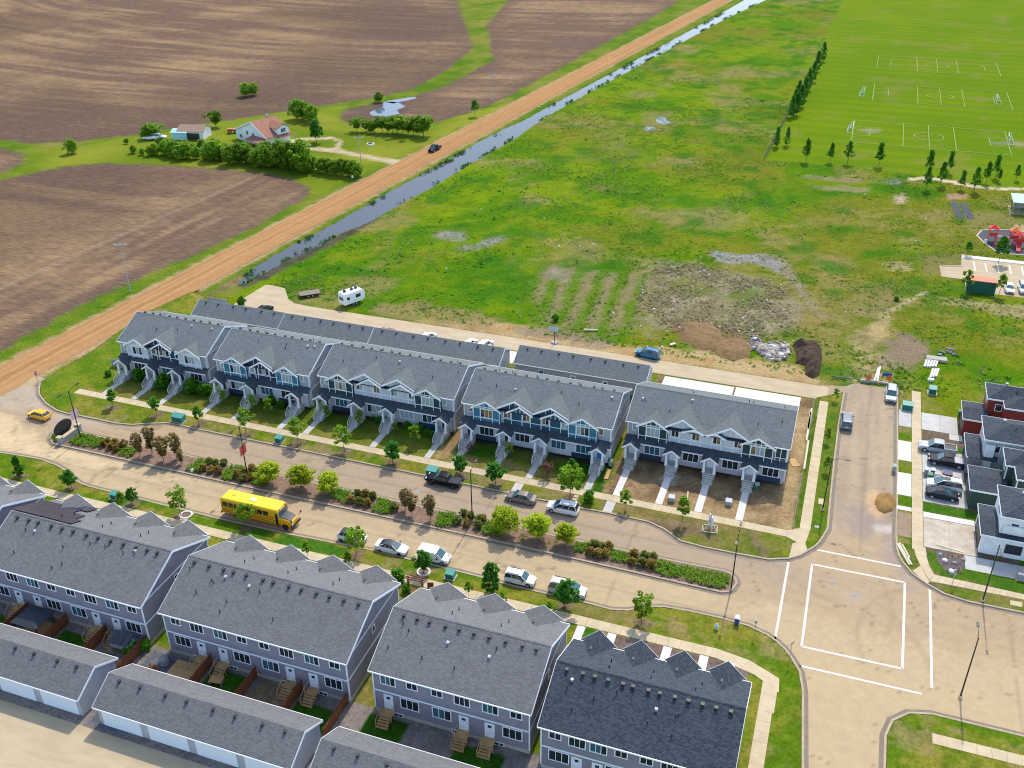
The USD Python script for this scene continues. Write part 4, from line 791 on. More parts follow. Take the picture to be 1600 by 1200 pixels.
def townhouse(cfg, label, rot=0.0, near=False):
    n, rng = cfg['n'], random.Random(int(abs(cfg['x']) * 10))
    U = cfg.get('U', 6.1)
    W, D, ZE, ZR = U * n + .2, cfg.get('D', 12.4), 6.5, cfg.get('zr', 9.35)
    rm = cfg.get('roof', 'roof_far'); rs = rm + '_side' if rm != 'roof_red' else rm
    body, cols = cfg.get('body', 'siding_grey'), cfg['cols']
    T = thing('townhouse_block', label, 'townhouses', (cfg['x'], cfg['y'], .1), rot, 'rows of attached townhouses')
    YM = D / 2
    put('foundation', M().box(-.02, W + .02, -.02, D + .02, -.4, .55), 'foundation', T)
    put('wall', M().extr([(0, .55), (D, .55), (D, ZE - .05), (YM, ZR - .25), (0, ZE - .05)], 'x', 0, W), body, T)
    sl = (ZR - ZE) / (YM + .4)
    R = put('roof', M().extr(lam(-.4, D + .4, ZE, ZE, YM, ZR, .17), 'x', -.3, W + .3), rm, T, smooth=False)
    for x in (-.36, W + .303): put('rake_board', M().extr(lam(-.42, D + .42, ZE - .16, ZE - .16, YM, ZR - .10, .30), 'x', x, x + .057), 'trim', R)
    for y in (-.52, D + .41): put('gutter', M().box(-.3, W + .3, y, y + .11, ZE - .02, ZE + .13), 'trim', R)
    put('ridge_cap', M().extr(lam(YM - .16, YM + .16, ZR + .17 - .16 * sl, ZR + .17 - .16 * sl, YM, ZR + .172, .03), 'x', -.3, W + .3), rm, R)
    # corner boards and belly bands
    for x in (0, W):
        for y in (0, D): put('corner_board', M().box(x - .07, x + .07, y - .07, y + .07, .55, ZE), 'trim', T)
    m = M().box(-.045, 0, .08, D - .08, 3.36, 3.56).box(W, W + .045, .08, D - .08, 3.36, 3.56).box(.08, W - .08, D, D + .045, 3.36, 3.56)
    m.box(W, W + .05, .08, D - .08, ZE - .1, ZE + .08).box(-.05, 0, .08, D - .08, ZE - .1, ZE + .08)
    put('band_board', m, 'trim', T)
    fr = Facade('f', 0.0)
    # roof furniture: box vents behind the ridge, pipes
    if cfg.get('vents', True) and cfg['st'] != 4:
        for i in range(n * 3 + 1):
            x = 1.2 + i * (W - 2.4) / (n * 3) + rng.uniform(-.3, .3); y = YM + (.75 if near else -.02 if cfg['st'] < 4 else .3) + (0 if near else .45)
            put('roof_vent', vent_box(x, y, ZR + .17 - abs(y - YM) * sl, .34), 'vent_metal', R)
    for i in range(n * 2):
        x, y = rng.uniform(.8, W - .8), rng.uniform(YM + 1.5, D - 1.2) if near else rng.choice((rng.uniform(2.5, 5), YM + 1.3))
        put('vent_pipe', stack_pipe(x, y, ZR + .17 - abs(y - YM) * sl), 'vent_metal', R)
    for i in range((n + 1) // 2):
        x, y = rng.uniform(1, W - 1), (rng.uniform(YM + 1, YM + 3) if near else rng.uniform(3, 5.4))
        put('flue_cap', vent_box(x, y, ZR + .15 - abs(y - YM) * sl, .26), 'vent_white', R)
    if near:
        for i in range(n):
            for q in range(2):
                x, y = (i + 1.0) * U + rng.uniform(-.25, .25), 3.2 + q * 1.6
                if x < W - .5: put('vent_pipe', stack_pipe(x, y, ZR + .17 - abs(y - YM) * sl), 'vent_metal', R)
    def front_dormers():
        gk = cfg.get('gabmat', rs)
        for u in range(n):
            x = u * U
            last = u == n - 1
            if near:
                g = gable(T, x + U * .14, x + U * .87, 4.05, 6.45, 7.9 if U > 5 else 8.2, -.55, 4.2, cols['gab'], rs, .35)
                f2 = Facade('f', -.55); window(g, f2, x + U * .36, 4.8, 1.7, 1.35, ('dark', 'dark', 'dark'))
                put('roof_vent', vent_box(x + U * .55, 1.8, 7.72 if U > 5 else 7.9, .32), 'vent_metal', g)
                continue
            if u == 0 or last:
                a, b = (1.75, 6.35) if u == 0 else (W - 6.75, W - 2.1)
                if n == 3 and last: a, b = (12.9, 17.6) if cfg['st'] == 0 else (12.3, 16.6)
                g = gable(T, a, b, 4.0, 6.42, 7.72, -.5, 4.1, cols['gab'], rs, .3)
                f2 = Facade('f', -.5); xm = (a + b) / 2
                battens(g, f2, [a + .06, a + (b - a) * .27, xm + (b - a) * .23, b - .06], 3.75, lambda x: 6.42 + (7.6 - 6.42) * (1 - abs(x - xm) / ((b - a) / 2)), [6.28, 4.55], x0=a, x1=b)
                battens(g, f2, [a + (b - a) * .42, a + (b - a) * .60], 6.3, lambda x: 6.42 + (7.6 - 6.42) * (1 - abs(x - xm) / ((b - a) / 2)), [], w0=.004)
                window(g, f2, a + (b - a) * .30, 4.72, (b - a) * .42, 1.42, cols['gwin'][u % len(cols['gwin'])], .012)
                # slot window beside the gable
                if not (cfg['st'] == 4 and last):
                    bx = a - .95 if (u == 0 or cfg['st'] in (0,)) else b + .25
                    window(T, fr, bx, 5.05, .62, 1.05, ('curtain' if cfg['st'] != 3 else 'amber',))
                else:
                    fd = Facade('f', 0); k = M(); fd.box(k, b + .35, W - .12, .004, .05, 4.2, 6.2); put('wall_panel', k, cols['gab'], T)
                    battens(T, fd, [b + .35, b + 1.1, W - .12], 3.9, lambda x: 6.35, [4.6], w0=.052, x0=b + .3, x1=W)
            else:
                # two overlapping gables above a strip of windows
                big, small, flip = (x + .2, x + 5.5), (x + 1.9, x + 5.7), False
                if n == 4 and u == 2: big, small = (x + .1, x + 5.5), (x + 1.5, x + 5.6)
                if cfg['st'] == 4 and u == 1: big, small = (x + .2, x + 4.9), (x + 2.8, x + 5.9)
                if cfg['st'] == 4 and u == 2: big, small = (x + 1.2, x + 6.2), (x + .2, x + 2.9)
                bx = (big[0] + big[1]) / 2
                g = gable(T, big[0], big[1], 6.9, 7.12, 8.6, -.35, 5.4, cols['strip'], rs, .3)
                sx = (small[0] + small[1]) / 2
                h = 7.98 if small[1] - small[0] > 3.4 else 7.4
                g2 = gable(T, small[0], small[1], 6.75, 6.85, h, -.75, 3.2, cols['strip'], rs, .3)
                for gg, f3, c0, zz, za in ((g, Facade('f', -.35), bx, 7.12, 8.5), (g2, Facade('f', -.75), sx, 6.85, h - .1)):
                    hw = (big[1] - big[0]) / 2 if gg is g else (small[1] - small[0]) / 2
                    battens(gg, f3, [c0 - hw * .35, c0, c0 + hw * .35], zz - .05, lambda q: zz + (za - zz) * (1 - abs(q - c0) / hw), [], w0=.003)
                put('soffit', M().box(x - .1, x + 6.1, -.75, 0, 6.55, 6.72), 'siding_navy', T)
        # middle units' upper wall: coloured sheets with boards
        if not near:
            a, b = (6.42, W - 6.8) if n == 4 else (6.42, 12.2 if cfg['st'] else 12.7)
            k = M(); fr.box(k, a, b, .004, .06, 4.0, 6.6); put('wall_panel', k, cols['strip'], T)
            nw = 4 if n == 4 else 2
            wx = [a + .55 + i * (b - a - 1.7) / (nw - 1) for i in range(nw)] if n == 4 else [a + .5, a + 2.2]
            bt = []
            for q, x in enumerate(wx):
                ww = 1.05 if n == 4 else (.8 if q == 0 else 2.0)
                window(T, fr, x, 5.15, ww, 1.15, cols['swin'][q % len(cols['swin'])], .066)
                bt += [x - .2, x + ww + .2]
            battens(T, fr, bt + [a + .06, b - .06], 3.85, lambda x: 6.55, [4.85], w0=.061, x0=a, x1=b)
            # pent roof between the storeys
            pent = M().extr([(-1.25, 3.32), (.0, 3.92), (.0, 4.08), (-1.25, 3.48)], 'x', -.25, W + .25)
            put('pent_roof', pent, 'roof_skirt', T); put('pent_fascia', M().box(-.25, W + .25, -1.31, -1.252, 3.26, 3.47), 'trim', T)
            put('front_wall', M().box(.1, W - .1, -.85, -.004, .55, 3.6), cols['low'], T)
            f1 = Facade('f', -.85)
            for u in range(n):
                p = cfg['porch'][u] - 6.1 * u
                x = u * 6.1
                wx_ = x + (3.05 if p < 3.2 else 1.05)
                end = u in (0, n - 1)
                if end:
                    k = M(); f1.box(k, wx_ - .75, wx_ + 2.75 if p < 3.2 else wx_ + 2.6, .004, .05, .5, 1.42); put('dark_panel', k, 'siding_navy', T)
                window(T, f1, wx_, 1.62, 2.35, 1.4, cols['lwin'][u % len(cols['lwin'])], .01)
                porch(u)
    def porch(u):
        x = cfg['porch'][u]; zf = 1.15
        p = put('porch', M().box(x - .92, x + .92, -2.55, -.86, -.3, zf - .04).box(x - .95, x + .95, -2.6, -.86, zf - .04, zf), 'step_concrete', T)
        for s in (-1, 1):
            c = M(); a = x + s * .82
            v = []
            for z_, h_ in ((zf, .20), (3.25, .13)):
                v += [(a - h_, -2.4 - h_, z_), (a + h_, -2.4 - h_, z_), (a + h_, -2.4 + h_, z_), (a - h_, -2.4 + h_, z_)]
            c.add(v, [(0, 2, 1), (0, 3, 2), (4, 5, 6), (4, 6, 7), (0, 1, 5), (0, 5, 4), (1, 2, 6), (1, 6, 5), (2, 3, 7), (2, 7, 6), (3, 0, 4), (3, 4, 7)])
            c.box(a - .22, a + .22, -2.62, -2.18, zf + .003, zf + .25).box(a - .18, a + .18, -2.58, -2.22, 3.12, 3.26)
            put('column', c, 'trim', p)
        put('porch_gable', M().extr([(x - 1.02, 3.25), (x + 1.02, 3.25), (x + 1.02, 3.38), (x, 4.02), (x - 1.02, 3.38)], 'y', -2.5, -.9), 'siding_light_grey', p)
        put('porch_roof', M().extr(lam(x - 1.32, x + 1.32, 3.24, 3.24, x, 4.12, .14), 'y', -2.95, -.3), 'roof_skirt', p)
        put('porch_bargeboard', M().extr(lam(x - 1.36, x + 1.36, 3.10, 3.10, x, 4.04, .27), 'y', -3.01, -2.953), 'trim', p)
        for i in range(6):
            put('step', M().box(x - .68, x + .68, -2.6 - .3 * (i + 1), -2.6 - .3 * i + .02, -.3, zf - .19 * (i + 1)), 'step_concrete', p)
        for s in (-1, 1) if cfg['st'] < 4 else ():
            r = M(); a = x + s * .74
            r.bar((a, -2.62, zf + .95), (a, -4.35, .98), .05); r.bar((a, -4.35, -.1), (a, -4.35, 1.05), .07)
            for i in range(7): y = -2.75 - i * .24; r.bar((a, y, zf - .05 + (y + 2.62) * .64), (a, y, zf + .95 + (y + 2.62) * .64 * .98), .022)
            r.bar((a, -2.62, zf + .08), (a, -4.35, .10), .05)
            put('railing', r, 'trim', p)
        door(p, Facade('f', -.85), x - .48, zf, .96, 2.05, cols['door'][u % len(cols['door'])], .006)
    front_dormers()
    # back of the block
    bk = Facade('b', D)
    for u in range(n):
        if not near: continue
        x = u * U; mir = (u % 2 == 1); k_ = U / 6.1
        X = (lambda a, w: x + a * k_) if not mir else (lambda a, w: x + U - a * k_ - w)
        window(T, bk, X(.9, 1.2), 5.05, 1.2, .85, ('dark', 'dark'))
        window(T, bk, X(3.6, 1.7), 4.75, 1.7, 1.2, ('dark', 'dark', 'dark') if u % 2 else ('dark', 'teal', 'teal'))
        window(T, bk, X(.9, 2.1), 1.75, 2.1, 1.4, ('dark', 'dark', 'dark') if u != 1 else ('dark', 'teal', 'teal'))
        door(T, bk, X(4.1, .95), .9, .95, 2.1, 'door_white')
        bx = X(4.1, .95) - .25; bs = put('back_stairs', M().box(bx, bx + 1.45, D + .01, D + 1.15, .74, .86), 'new_wood', T)
        for q in range(4): put('step', M().box(bx, bx + 1.45, D + 1.15 + q * .28, D + 1.45 + q * .28, .60 - q * .18, .65 - q * .18), 'new_wood', bs)
        for q in (0, 1):
            xx = bx + q * 1.40; put('rail', M().bar((xx, D + .1, 1.75), (xx, D + 1.15, 1.75), .06).bar((xx, D + 1.15, 1.75), (xx, D + 2.3, 1.0), .06).bar((xx, D + 1.15, -.1), (xx, D + 1.15, 1.78), .09).bar((xx, D + 2.25, -.1), (xx, D + 2.25, 1.03), .09), 'new_wood', bs)
        window(T, bk, X(3.2, .8) - .2, .05, 1.0, .42, ('dark', 'dark'), .02)
    for q in range(2):
        fs = Facade('r' if q else 'l', W if q else 0.0)
        window(T, fs, D * .5 - .3, 5.0, .6, .9, ('dark',))
    put('downpipe', M().bar((W + .1, .2, .2), (W + .1, .2, ZE), .09), 'trim', T)
    return T
LG = ('dark', 'dark', 'dark'); CU = ('dark', 'curtain', 'curtain'); TE = ('teal', 'teal', 'teal'); CC = ('curtain', 'curtain', 'curtain')
STY = [dict(gab='siding_light_grey', strip='siding_navy', low='siding_grey', gwin=[('dark', 'curtain', 'dark'), ('dark', 'dark', 'curtain'), ('dark', 'curtain', 'curtain')], swin=[('dark',), ('dark', 'curtain', 'dark')], lwin=[LG, TE, LG], door=['door_dark', 'door_dark', 'door_navy']),
       dict(gab='siding_teal', strip='siding_navy', low='siding_light_grey', gwin=[('dark', 'curtain', 'curtain'), LG, ('curtain', 'curtain', 'curtain')], swin=[('curtain',), ('dark', 'curtain', 'dark')], lwin=[CU, TE, LG], door=['door_dark', 'door_dark', 'door_red']),
       dict(gab='siding_dark_green', strip='siding_light_grey', low='siding_grey', gwin=[('curtain', 'amber', 'curtain'), CC], swin=[('dark', 'curtain'), ('amber', 'amber'), ('teal', 'curtain'), ('teal', 'curtain')], lwin=[TE, ('dark', 'curtain', 'curtain'), CC, ('dark', 'teal', 'dark')], door=['door_dark', 'door_white', 'door_white', 'door_navy']),
       dict(gab='siding_teal', strip='siding_dark_teal', low='siding_light_grey', gwin=[('dark', 'amber', 'amber'), ('curtain', 'teal', 'dark')], swin=[('dark', 'amber'), ('dark', 'amber'), ('amber', 'dark'), ('curtain', 'curtain')], lwin=[LG, LG, TE, TE], door=['door_navy', 'door_dark', 'door_white', 'door_blue']),
       dict(gab='siding_dark_green', strip='siding_light_grey', low='siding_lavender', gwin=[CC, ('amber', 'curtain', 'curtain')], swin=[('dark', 'dark'), ('dark', 'amber'), ('dark', 'amber'), ('dark', 'amber')], lwin=[TE, LG, LG, LG], door=['door_white'])]
LBL = ['grey roofed townhouse block of three units nearest the gravel road, pale grey gables', 'three unit townhouse block with teal gables beside the pale grey gabled block',
       'four unit townhouse block with dark green end gables and lawns in front', 'four unit townhouse block with teal end gables and a bright blue front door', 'new townhouse block with dark green gables standing on bare dirt lots']
for c, l in zip(FAR, LBL): townhouse(dict(c, cols=STY[c['st']]), l)
NC = dict(gab='siding_grey', strip='siding_grey', low='siding_grey')
# near row looks to the street (+y): built turned about, so its x runs the other way
NEAR = [(-72.4, 4, 82.0, 'roof_near', 'near grey roofed townhouse block with solar panels on its street side'), (-44.7, 4, 82.0, 'roof_near', 'near grey roofed townhouse block between the solar roofed block and the corner block'),
        (-22.9, 3, 82.0, 'roof_near', 'near grey roofed townhouse block cut off by the bottom, beside the navy roofed block'), (-99.7, 4, 82.4, 'roof_near', 'grey roofed townhouse block at the left edge behind the solar panels')]
near_blocks = []
for x, n, y, r, l in NEAR:
    near_blocks.append(townhouse(dict(x=x, y=y, n=n, st=9, cols=NC, D=13.4, zr=9.65, roof=r, body='siding_dusk', vents=True), l, 180.0, near=True))
navy = townhouse(dict(x=-1.6, y=79.9, n=4, U=4.85, st=9, cols=dict(NC, gab='siding_navy'), D=12.5, zr=9.5, roof='roof_navy', body='siding_dusk', vents=True), 'navy roofed townhouse block at the bottom beside bare front plots', 180.0, near=True)

# solar panels on the first near block's street slope
roof_path = near_blocks[0].GetPath().pathString + '/roof'
RP = stage.GetPrimAtPath(roof_path)
D_, ZR_, ZE_ = 13.4, 9.65, 6.5; YM_ = D_ / 2; sl_ = (ZR_ - ZE_) / (YM_ + .4)
def solar(u0, y0, w=1.05, h=1.75):
    def pt(u, y, o): return (u, y, ZR_ + .17 - (YM_ - y) * sl_ + o)
    m = M(); a = [pt(u0, y0, .12), pt(u0 + w, y0, .12), pt(u0 + w, y0 + h, .12), pt(u0, y0 + h, .12)]; b = [(x, y, z + .05) for x, y, z in a]
    m.add(a + b, [(0, 2, 1), (0, 3, 2), (4, 5, 6), (4, 6, 7), (0, 1, 5), (0, 5, 4), (1, 2, 6), (1, 6, 5), (2, 3, 7), (2, 7, 6), (3, 0, 4), (3, 4, 7)])
    return put('solar_panel', m, 'solar', RP)
for r, (y, us) in enumerate(((4.6, range(8, 17)), (2.82, range(9, 17)), (1.04, range(11, 17)), (-.35, (10, 11)))):
    for i in us: solar(6.9 + i * 1.08 - .0, y)

# ---------------------------------------------------------------- garage rows by the lane
def garage_row(x0, x1, y0, y1, label, bays, ze=2.85, zr=4.75, wall='siding_grey', roof='roof_far', turn=False):
    G = thing('garage_row', label, 'garage', (x0, y0, .1), 0, 'garage rows along the lane')
    W, D = x1 - x0, y1 - y0; YM = D / 2
    put('wall', M().extr([(0, -.3), (D, -.3), (D, ze - .05), (YM, zr - .2), (0, ze - .05)], 'x', 0, W), wall, G)
    R = put('roof', M().extr(lam(-.35, D + .35, ze, ze, YM, zr, .16), 'x', -.25, W + .25), roof, G)
    m = M()
    for x in (-.31, W + .253): m.extr(lam(-.37, D + .37, ze - .15, ze - .15, YM, zr - .1, .29), 'x', x, x + .057)
    m.box(-.25, W + .25, -.46, -.36, ze - .03, ze + .11).box(-.25, W + .25, D + .36, D + .46, ze - .03, ze + .11)
    put('trim_board', m, 'trim', R)
    sl = (zr - ze) / (YM + .35)
    fb_, ff = (Facade('f', 0), Facade('b', D)) if turn else (Facade('b', D), Facade('f', 0))
    for i in range(bays):
        u = W / bays * i
        k = M(); fb_.box(k, u + .5, u + W / bays - .5, .005, .05, .05, 2.3); put('garage_door', k, 'door_white', G)
        door(G, ff, u + W / bays - 1.5, .05, .9, 2.05, 'door_white' if i % 2 else 'door_blue' if i == 0 else 'door_white')
        for q in (.25, .7): put('roof_vent', vent_box(u + W / bays * q, YM - .55, zr + .14 - .55 * sl, .3), 'vent_metal', R)
    return G
garage_row(-120.3, -100.9, 145.6, 151.7, 'long garage row nearest the lane turnaround with a dark car behind it', 3)
garage_row(-100.3, -81.4, 145.4, 151.7, 'long garage row with a dark red car at its far right corner', 3)
garage_row(-80.8, -54.8, 145.4, 151.7, 'long garage row with white cars parked behind it', 4)
garage_row(-52.2, -28.2, 147.4, 153.8, 'detached garage row beside the white concrete pad', 4)
garage_row(-97.0, -72.6, 56.8, 62.9, 'near garage row with pale grey roof at the bottom left corner', 4, roof='roof_near', turn=True)
garage_row(-69.9, -45.2, 56.6, 62.7, 'pale garage roof at the bottom edge behind the middle near block', 4, roof='roof_near', turn=True)
garage_row(-42.6, -24.4, 56.4, 62.5, 'garage row below the photographed edge behind the corner near block', 3, roof='roof_near', turn=True)
garage_row(-124, -99.6, 56.8, 62.9, 'garage row behind the townhouses at the far left corner', 4, roof='roof_near', turn=True)

# ---------------------------------------------------------------- houses east of the side street
def hip(x0, x1, y0, y1, ze, zr, over=.35, th=.15, ends=(1, 1), axis='x'):
    """hipped (end 1) or gabled (end 0) roof solid"""
    x0, x1, y0, y1 = x0 - over, x1 + over, y0 - over, y1 + over
    if axis == 'x':
        h = (y1 - y0) / 2; a, b = (x0 + (h if ends[0] else 0), (y0 + y1) / 2), (x1 - (h if ends[1] else 0), (y0 + y1) / 2)
    else:
        h = (x1 - x0) / 2; a, b = ((x0 + x1) / 2, y0 + (h if ends[0] else 0)), ((x0 + x1) / 2, y1 - (h if ends[1] else 0))
    pts = [(x0, y0, ze), (x1, y0, ze), (x1, y1, ze), (x0, y1, ze), (x0, y0, ze + th), (x1, y0, ze + th), (x1, y1, ze + th), (x0, y1, ze + th), (a[0], a[1], zr), (b[0], b[1], zr)]
    t = trimesh.convex.convex_hull(np.array(pts, float)); return M().tm(t)
def fascia(x0, x1, y0, y1, z, over=.35):
    x0, x1, y0, y1 = x0 - over, x1 + over, y0 - over, y1 + over; m = M()
    return m.box(x0 - .05, x1 + .05, y0 - .05, y0 - .003, z - .05, z + .2).box(x0 - .05, x1 + .05, y1 + .003, y1 + .05, z - .05, z + .2).box(x0 - .05, x0 - .003, y0, y1, z - .05, z + .2).box(x1 + .003, x1 + .05, y0, y1, z - .05, z + .2)
def modern(label, main, gar, wall, gwall, hmain=6.2, hgar=3.1, axis='x', roofs='roof_navy', extra=None):
    """two-storey house with a garage wing towards the street (its doors look to -x)"""
    ox, oy = gar[0], gar[2]
    T = thing('house', label, 'house', (ox, oy, .1))
    L = lambda r: (r[0] - ox, r[1] - ox, r[2] - oy, r[3] - oy)
    a, b = L(main), L(gar)
    put('wall', M().box(*a, -.3, hmain), wall, T)
    R = put('roof', hip(*a, hmain, hmain + 1.5, axis=axis), roofs, T); put('fascia', fascia(*a, hmain), 'trim', R)
    put('garage_wall', M().box(b[0], b[1] - .02, b[2], b[3], -.3, hgar), gwall, T)
    R2 = put('garage_roof', hip(*b, hgar, hgar + .75, ends=(0, 0), axis='x', over=.3), roofs + ('' if True else ''), T); put('fascia', fascia(*b, hgar, .3), 'trim', R2)
    fl = Facade('l', b[0]); k = M(); fl.box(k, b[2] + .7, b[3] - .7, .005, .05, 0, 2.35); put('garage_door', k, 'door_dark', T)
    fu = Facade('l', a[0]); window(T, fu, (a[2] + a[3]) / 2 - .9, hgar + 1.5, 1.8, 1.1, LG)
    ff = Facade('f', a[2]); window(T, ff, a[0] + 1.2, hmain - 2.0, .9, 1.1, ('dark',)); window(T, ff, a[0] + 3.4, hmain - 2.0, .9, 1.1, ('dark',))
    put('roof_vent', vent_box(a[0] + 2.6, (a[2] + a[3]) / 2 + 1.2, hmain + 1.15, .34), 'vent_white', R)
    put('vent_pipe', stack_pipe(a[0] + 4.0, (a[2] + a[3]) / 2 - 1.0, hmain + 1.15), 'vent_metal', R)
    return T
h1 = modern('red walled house with dark roof, northernmost in the side street', (27.2, 37, 155.1, 159.9), (24.0, 27.3, 152.6, 158.2), 'siding_red', 'siding_red', axis='x')
put('wall', M().box(29.5 - 24.0, 37.4 - 24.0, 152.75 - 152.6, 155.1 - 152.6, -.3, 6.19), 'siding_red', h1); r_ = put('roof', hip(5.6, 13.4, .15, 4.6, 6.19, 7.3, ends=(1, 1)), 'roof_navy_side', h1)
put('fascia', fascia(5.6, 13.4, .15, 4.6, 6.18), 'trim', r_)
h2 = modern('pale grey house between the red house and the dark green house', (26.0, 37, 141.7, 148.4), (24.0, 26.1, 141.0, 147.5), 'siding_pale', 'siding_dusk')
put('porch_wall', M().box(2.1, 3.4, .2, 1.2, -.3, 5.6), 'siding_white', h2); put('wall_seam', M().box(3.42, 3.5, .55, .69, 0, 5.6), 'siding_navy', h2)
put('porch_roof', hip(.3, 3.7, -.1, 1.1, 3.15, 3.5, ends=(0, 0)), 'roof_navy', h2)
h3 = modern('dark green house behind the parked white people carrier', (28.5, 38, 135.3, 139.6), (24.1, 28.6, 131.9, 138.0), 'siding_moss', 'siding_moss')
put('wall', M().box(29.6 - 24.1, 38.5 - 24.1, .1, 3.5, -.3, 6.19), 'siding_moss', h3); r_ = put('roof', hip(5.6, 14.2, .1, 5.4, 6.19, 7.2), 'roof_navy_side', h3); put('fascia', fascia(5.6, 14.2, .1, 5.4, 6.18), 'trim', r_)
put('corner_board', M().box(4.3, 4.45, 3.28, 3.42, 3.2, 6.2).box(5.42, 5.57, -.02, .12, -.2, 6.15), 'trim', h3)
h4 = modern('white walled corner house with dark roof near the crossing', (27.0, 37.5, 121.9, 128.9), (25.0, 31.5, 121.2, 128.0), 'siding_white', 'siding_white')
ff = Facade('f', 0.0); window(h4, ff, 3.2, .9, 1.9, 1.25, LG, .02, 'black_metal')
put('wall_panel', M().box(2.3, 12.2, .35, .72, 3.9, 5.0), 'siding_white', h4); put('skylight_frame', M().box(2.4, 2.5, .25, .35, 3.8, 5.4), 'trim', h4)
h5 = thing('house', 'pale house wall at the bottom right edge beyond the corner house', 'house', (33, 116, .1))
put('wall', M().box(0, 8, 3.9, 5.1, -.3, 3.0), 'siding_white', h5); put('roof', hip(0, 8, 3.9, 5.1, 3.0, 3.5, ends=(0, 0)), 'roof_navy', h5); window(h5, Facade('f', 3.9), 1.5, .9, 1.6, 1.2, LG); door(h5, Facade('f', 3.9), 5, 0, .9, 2.05, 'door_dark')

# ---------------------------------------------------------------- the farm
fx, fy = P(372, 216); 
F1 = thing('farmhouse', 'white farmhouse with a red brown roof and long driveway', 'house', (-190.6, 267.6, 0), -23)
put('wall', M().extr([(0, -.5), (17, -.5), (17, 3.1), (9.6, 6.8), (0, 3.1)], 'y', 0, 8.8), 'siding_white', F1)
R = put('roof', M().extr(lam(-.5, 17.5, 2.95, 2.95, 9.6, 6.95, .22), 'y', -.4, 9.3), 'roof_red', F1)
put('rake_board', M().extr(lam(-.6, 17.6, 2.78, 2.78, 9.6, 6.85, .34), 'y', -.46, -.403), 'trim', R); put('chimney', M().box(8, 8.8, 6.5, 7.3, 6, 8.0), 'stone', R)
g = put('dormer', M().extr([(4.2, 2.6), (8.6, 2.6), (8.6, 5.3), (6.4, 6.4), (4.2, 5.3)], 'x', 11.5, 17.06), 'siding_white', F1)
put('dormer_roof', M().extr(lam(3.8, 9.0, 5.1, 5.1, 6.4, 6.55, .18), 'x', 10.2, 17.5), 'roof_red', g); fe = Facade('r', 17.06); window(g, fe, 5.6, 3.9, 1.7, 1.2, ('teal', 'teal'))
put('canopy', M().extr([(17.02, 3.0), (18.6, 2.5), (18.6, 2.65), (17.02, 3.2)], 'y', 3.2, 8.8), 'roof_red', F1) if False else put('canopy', M().box(17.07, 18.4, 3.4, 8.7, 2.75, 2.95), 'roof_red', F1)
k = M(); Facade('r', 17.0).box(k, 2.2, 6.8, .004, .05, 0, 2.3); put('garage_door', k, 'door_white', F1)
fs = Facade('f', 0); window(F1, fs, 6.0, 2.5, 1.0, 1.2, ('dark',)); window(F1, fs, 9.4, 2.3, 1.0, 1.2, ('dark',)); window(F1, fs, 2.0, .8, 1.4, 1.1, LG)
put('lean_to_roof', M().extr([(-3.2, 2.0), (-.02, 2.75), (-.02, 2.9), (-3.2, 2.15)], 'x', 9.5, 18.5), 'roof_red', F1)
for x in (9.8, 18.2): put('lean_to_post', M().box(x - .1, x + .1, -3.1, -2.9, -.3, 2.05), 'trim', F1)
def shed(label, loc, rz, L_, W_, h, hr, wallm, roofm, open_side=False):
    S = thing('shed', label, 'shed', loc, rz)
    put('wall', M().extr([(-W_ / 2, -.3), (W_ / 2, -.3), (W_ / 2, h), (0, hr), (-W_ / 2, h)], 'x', 0, L_), wallm, S)
    put('roof', M().extr(lam(-W_ / 2 - .3, W_ / 2 + .3, h - .1, h - .1, 0, hr, .15), 'x', -.3, L_ + .3), roofm, S)
    k = M().box(L_ * .15, L_ * .85, -W_ / 2 - .04, -W_ / 2 - .003, 0, h * .8); put('door', k, 'door_dark' if open_side else 'pale_teal', S)
    return S
shed('white farm shed with rusty roof and a dark open side', (*P(286, 214), 0), 12, 8.5, 6.5, 2.8, 4.1, 'siding_white', 'roof_tan', True)
shed('small pale turquoise shed beside the white farm shed', (*P(274, 216), 0), 12, 5.0, 4.5, 2.5, 3.2, 'pale_teal', 'pale_teal')
pv = thing('park_shelter', 'open shelter with blue grey roof at the right edge by the playground', 'shelter', (*P(1612, 330), 0))
put('roof', hip(-5, 5, -3.5, 3.5, 3.0, 4.4), 'pale_teal', pv)
for sx in (-4.6, 4.6):
    for sy in (-3.1, 3.1): put('post', M().box(sx - .15, sx + .15, sy - .15, sy + .15, -.2, 3.0), 'old_wood', pv)
put('slab', M().box(-5.5, 5.5, -4, 4, -.3, .08), 'concrete', pv); put('wall', M().box(-4.4, 4.4, 1.0, 1.2, 0, 2.9), 'stone', pv)
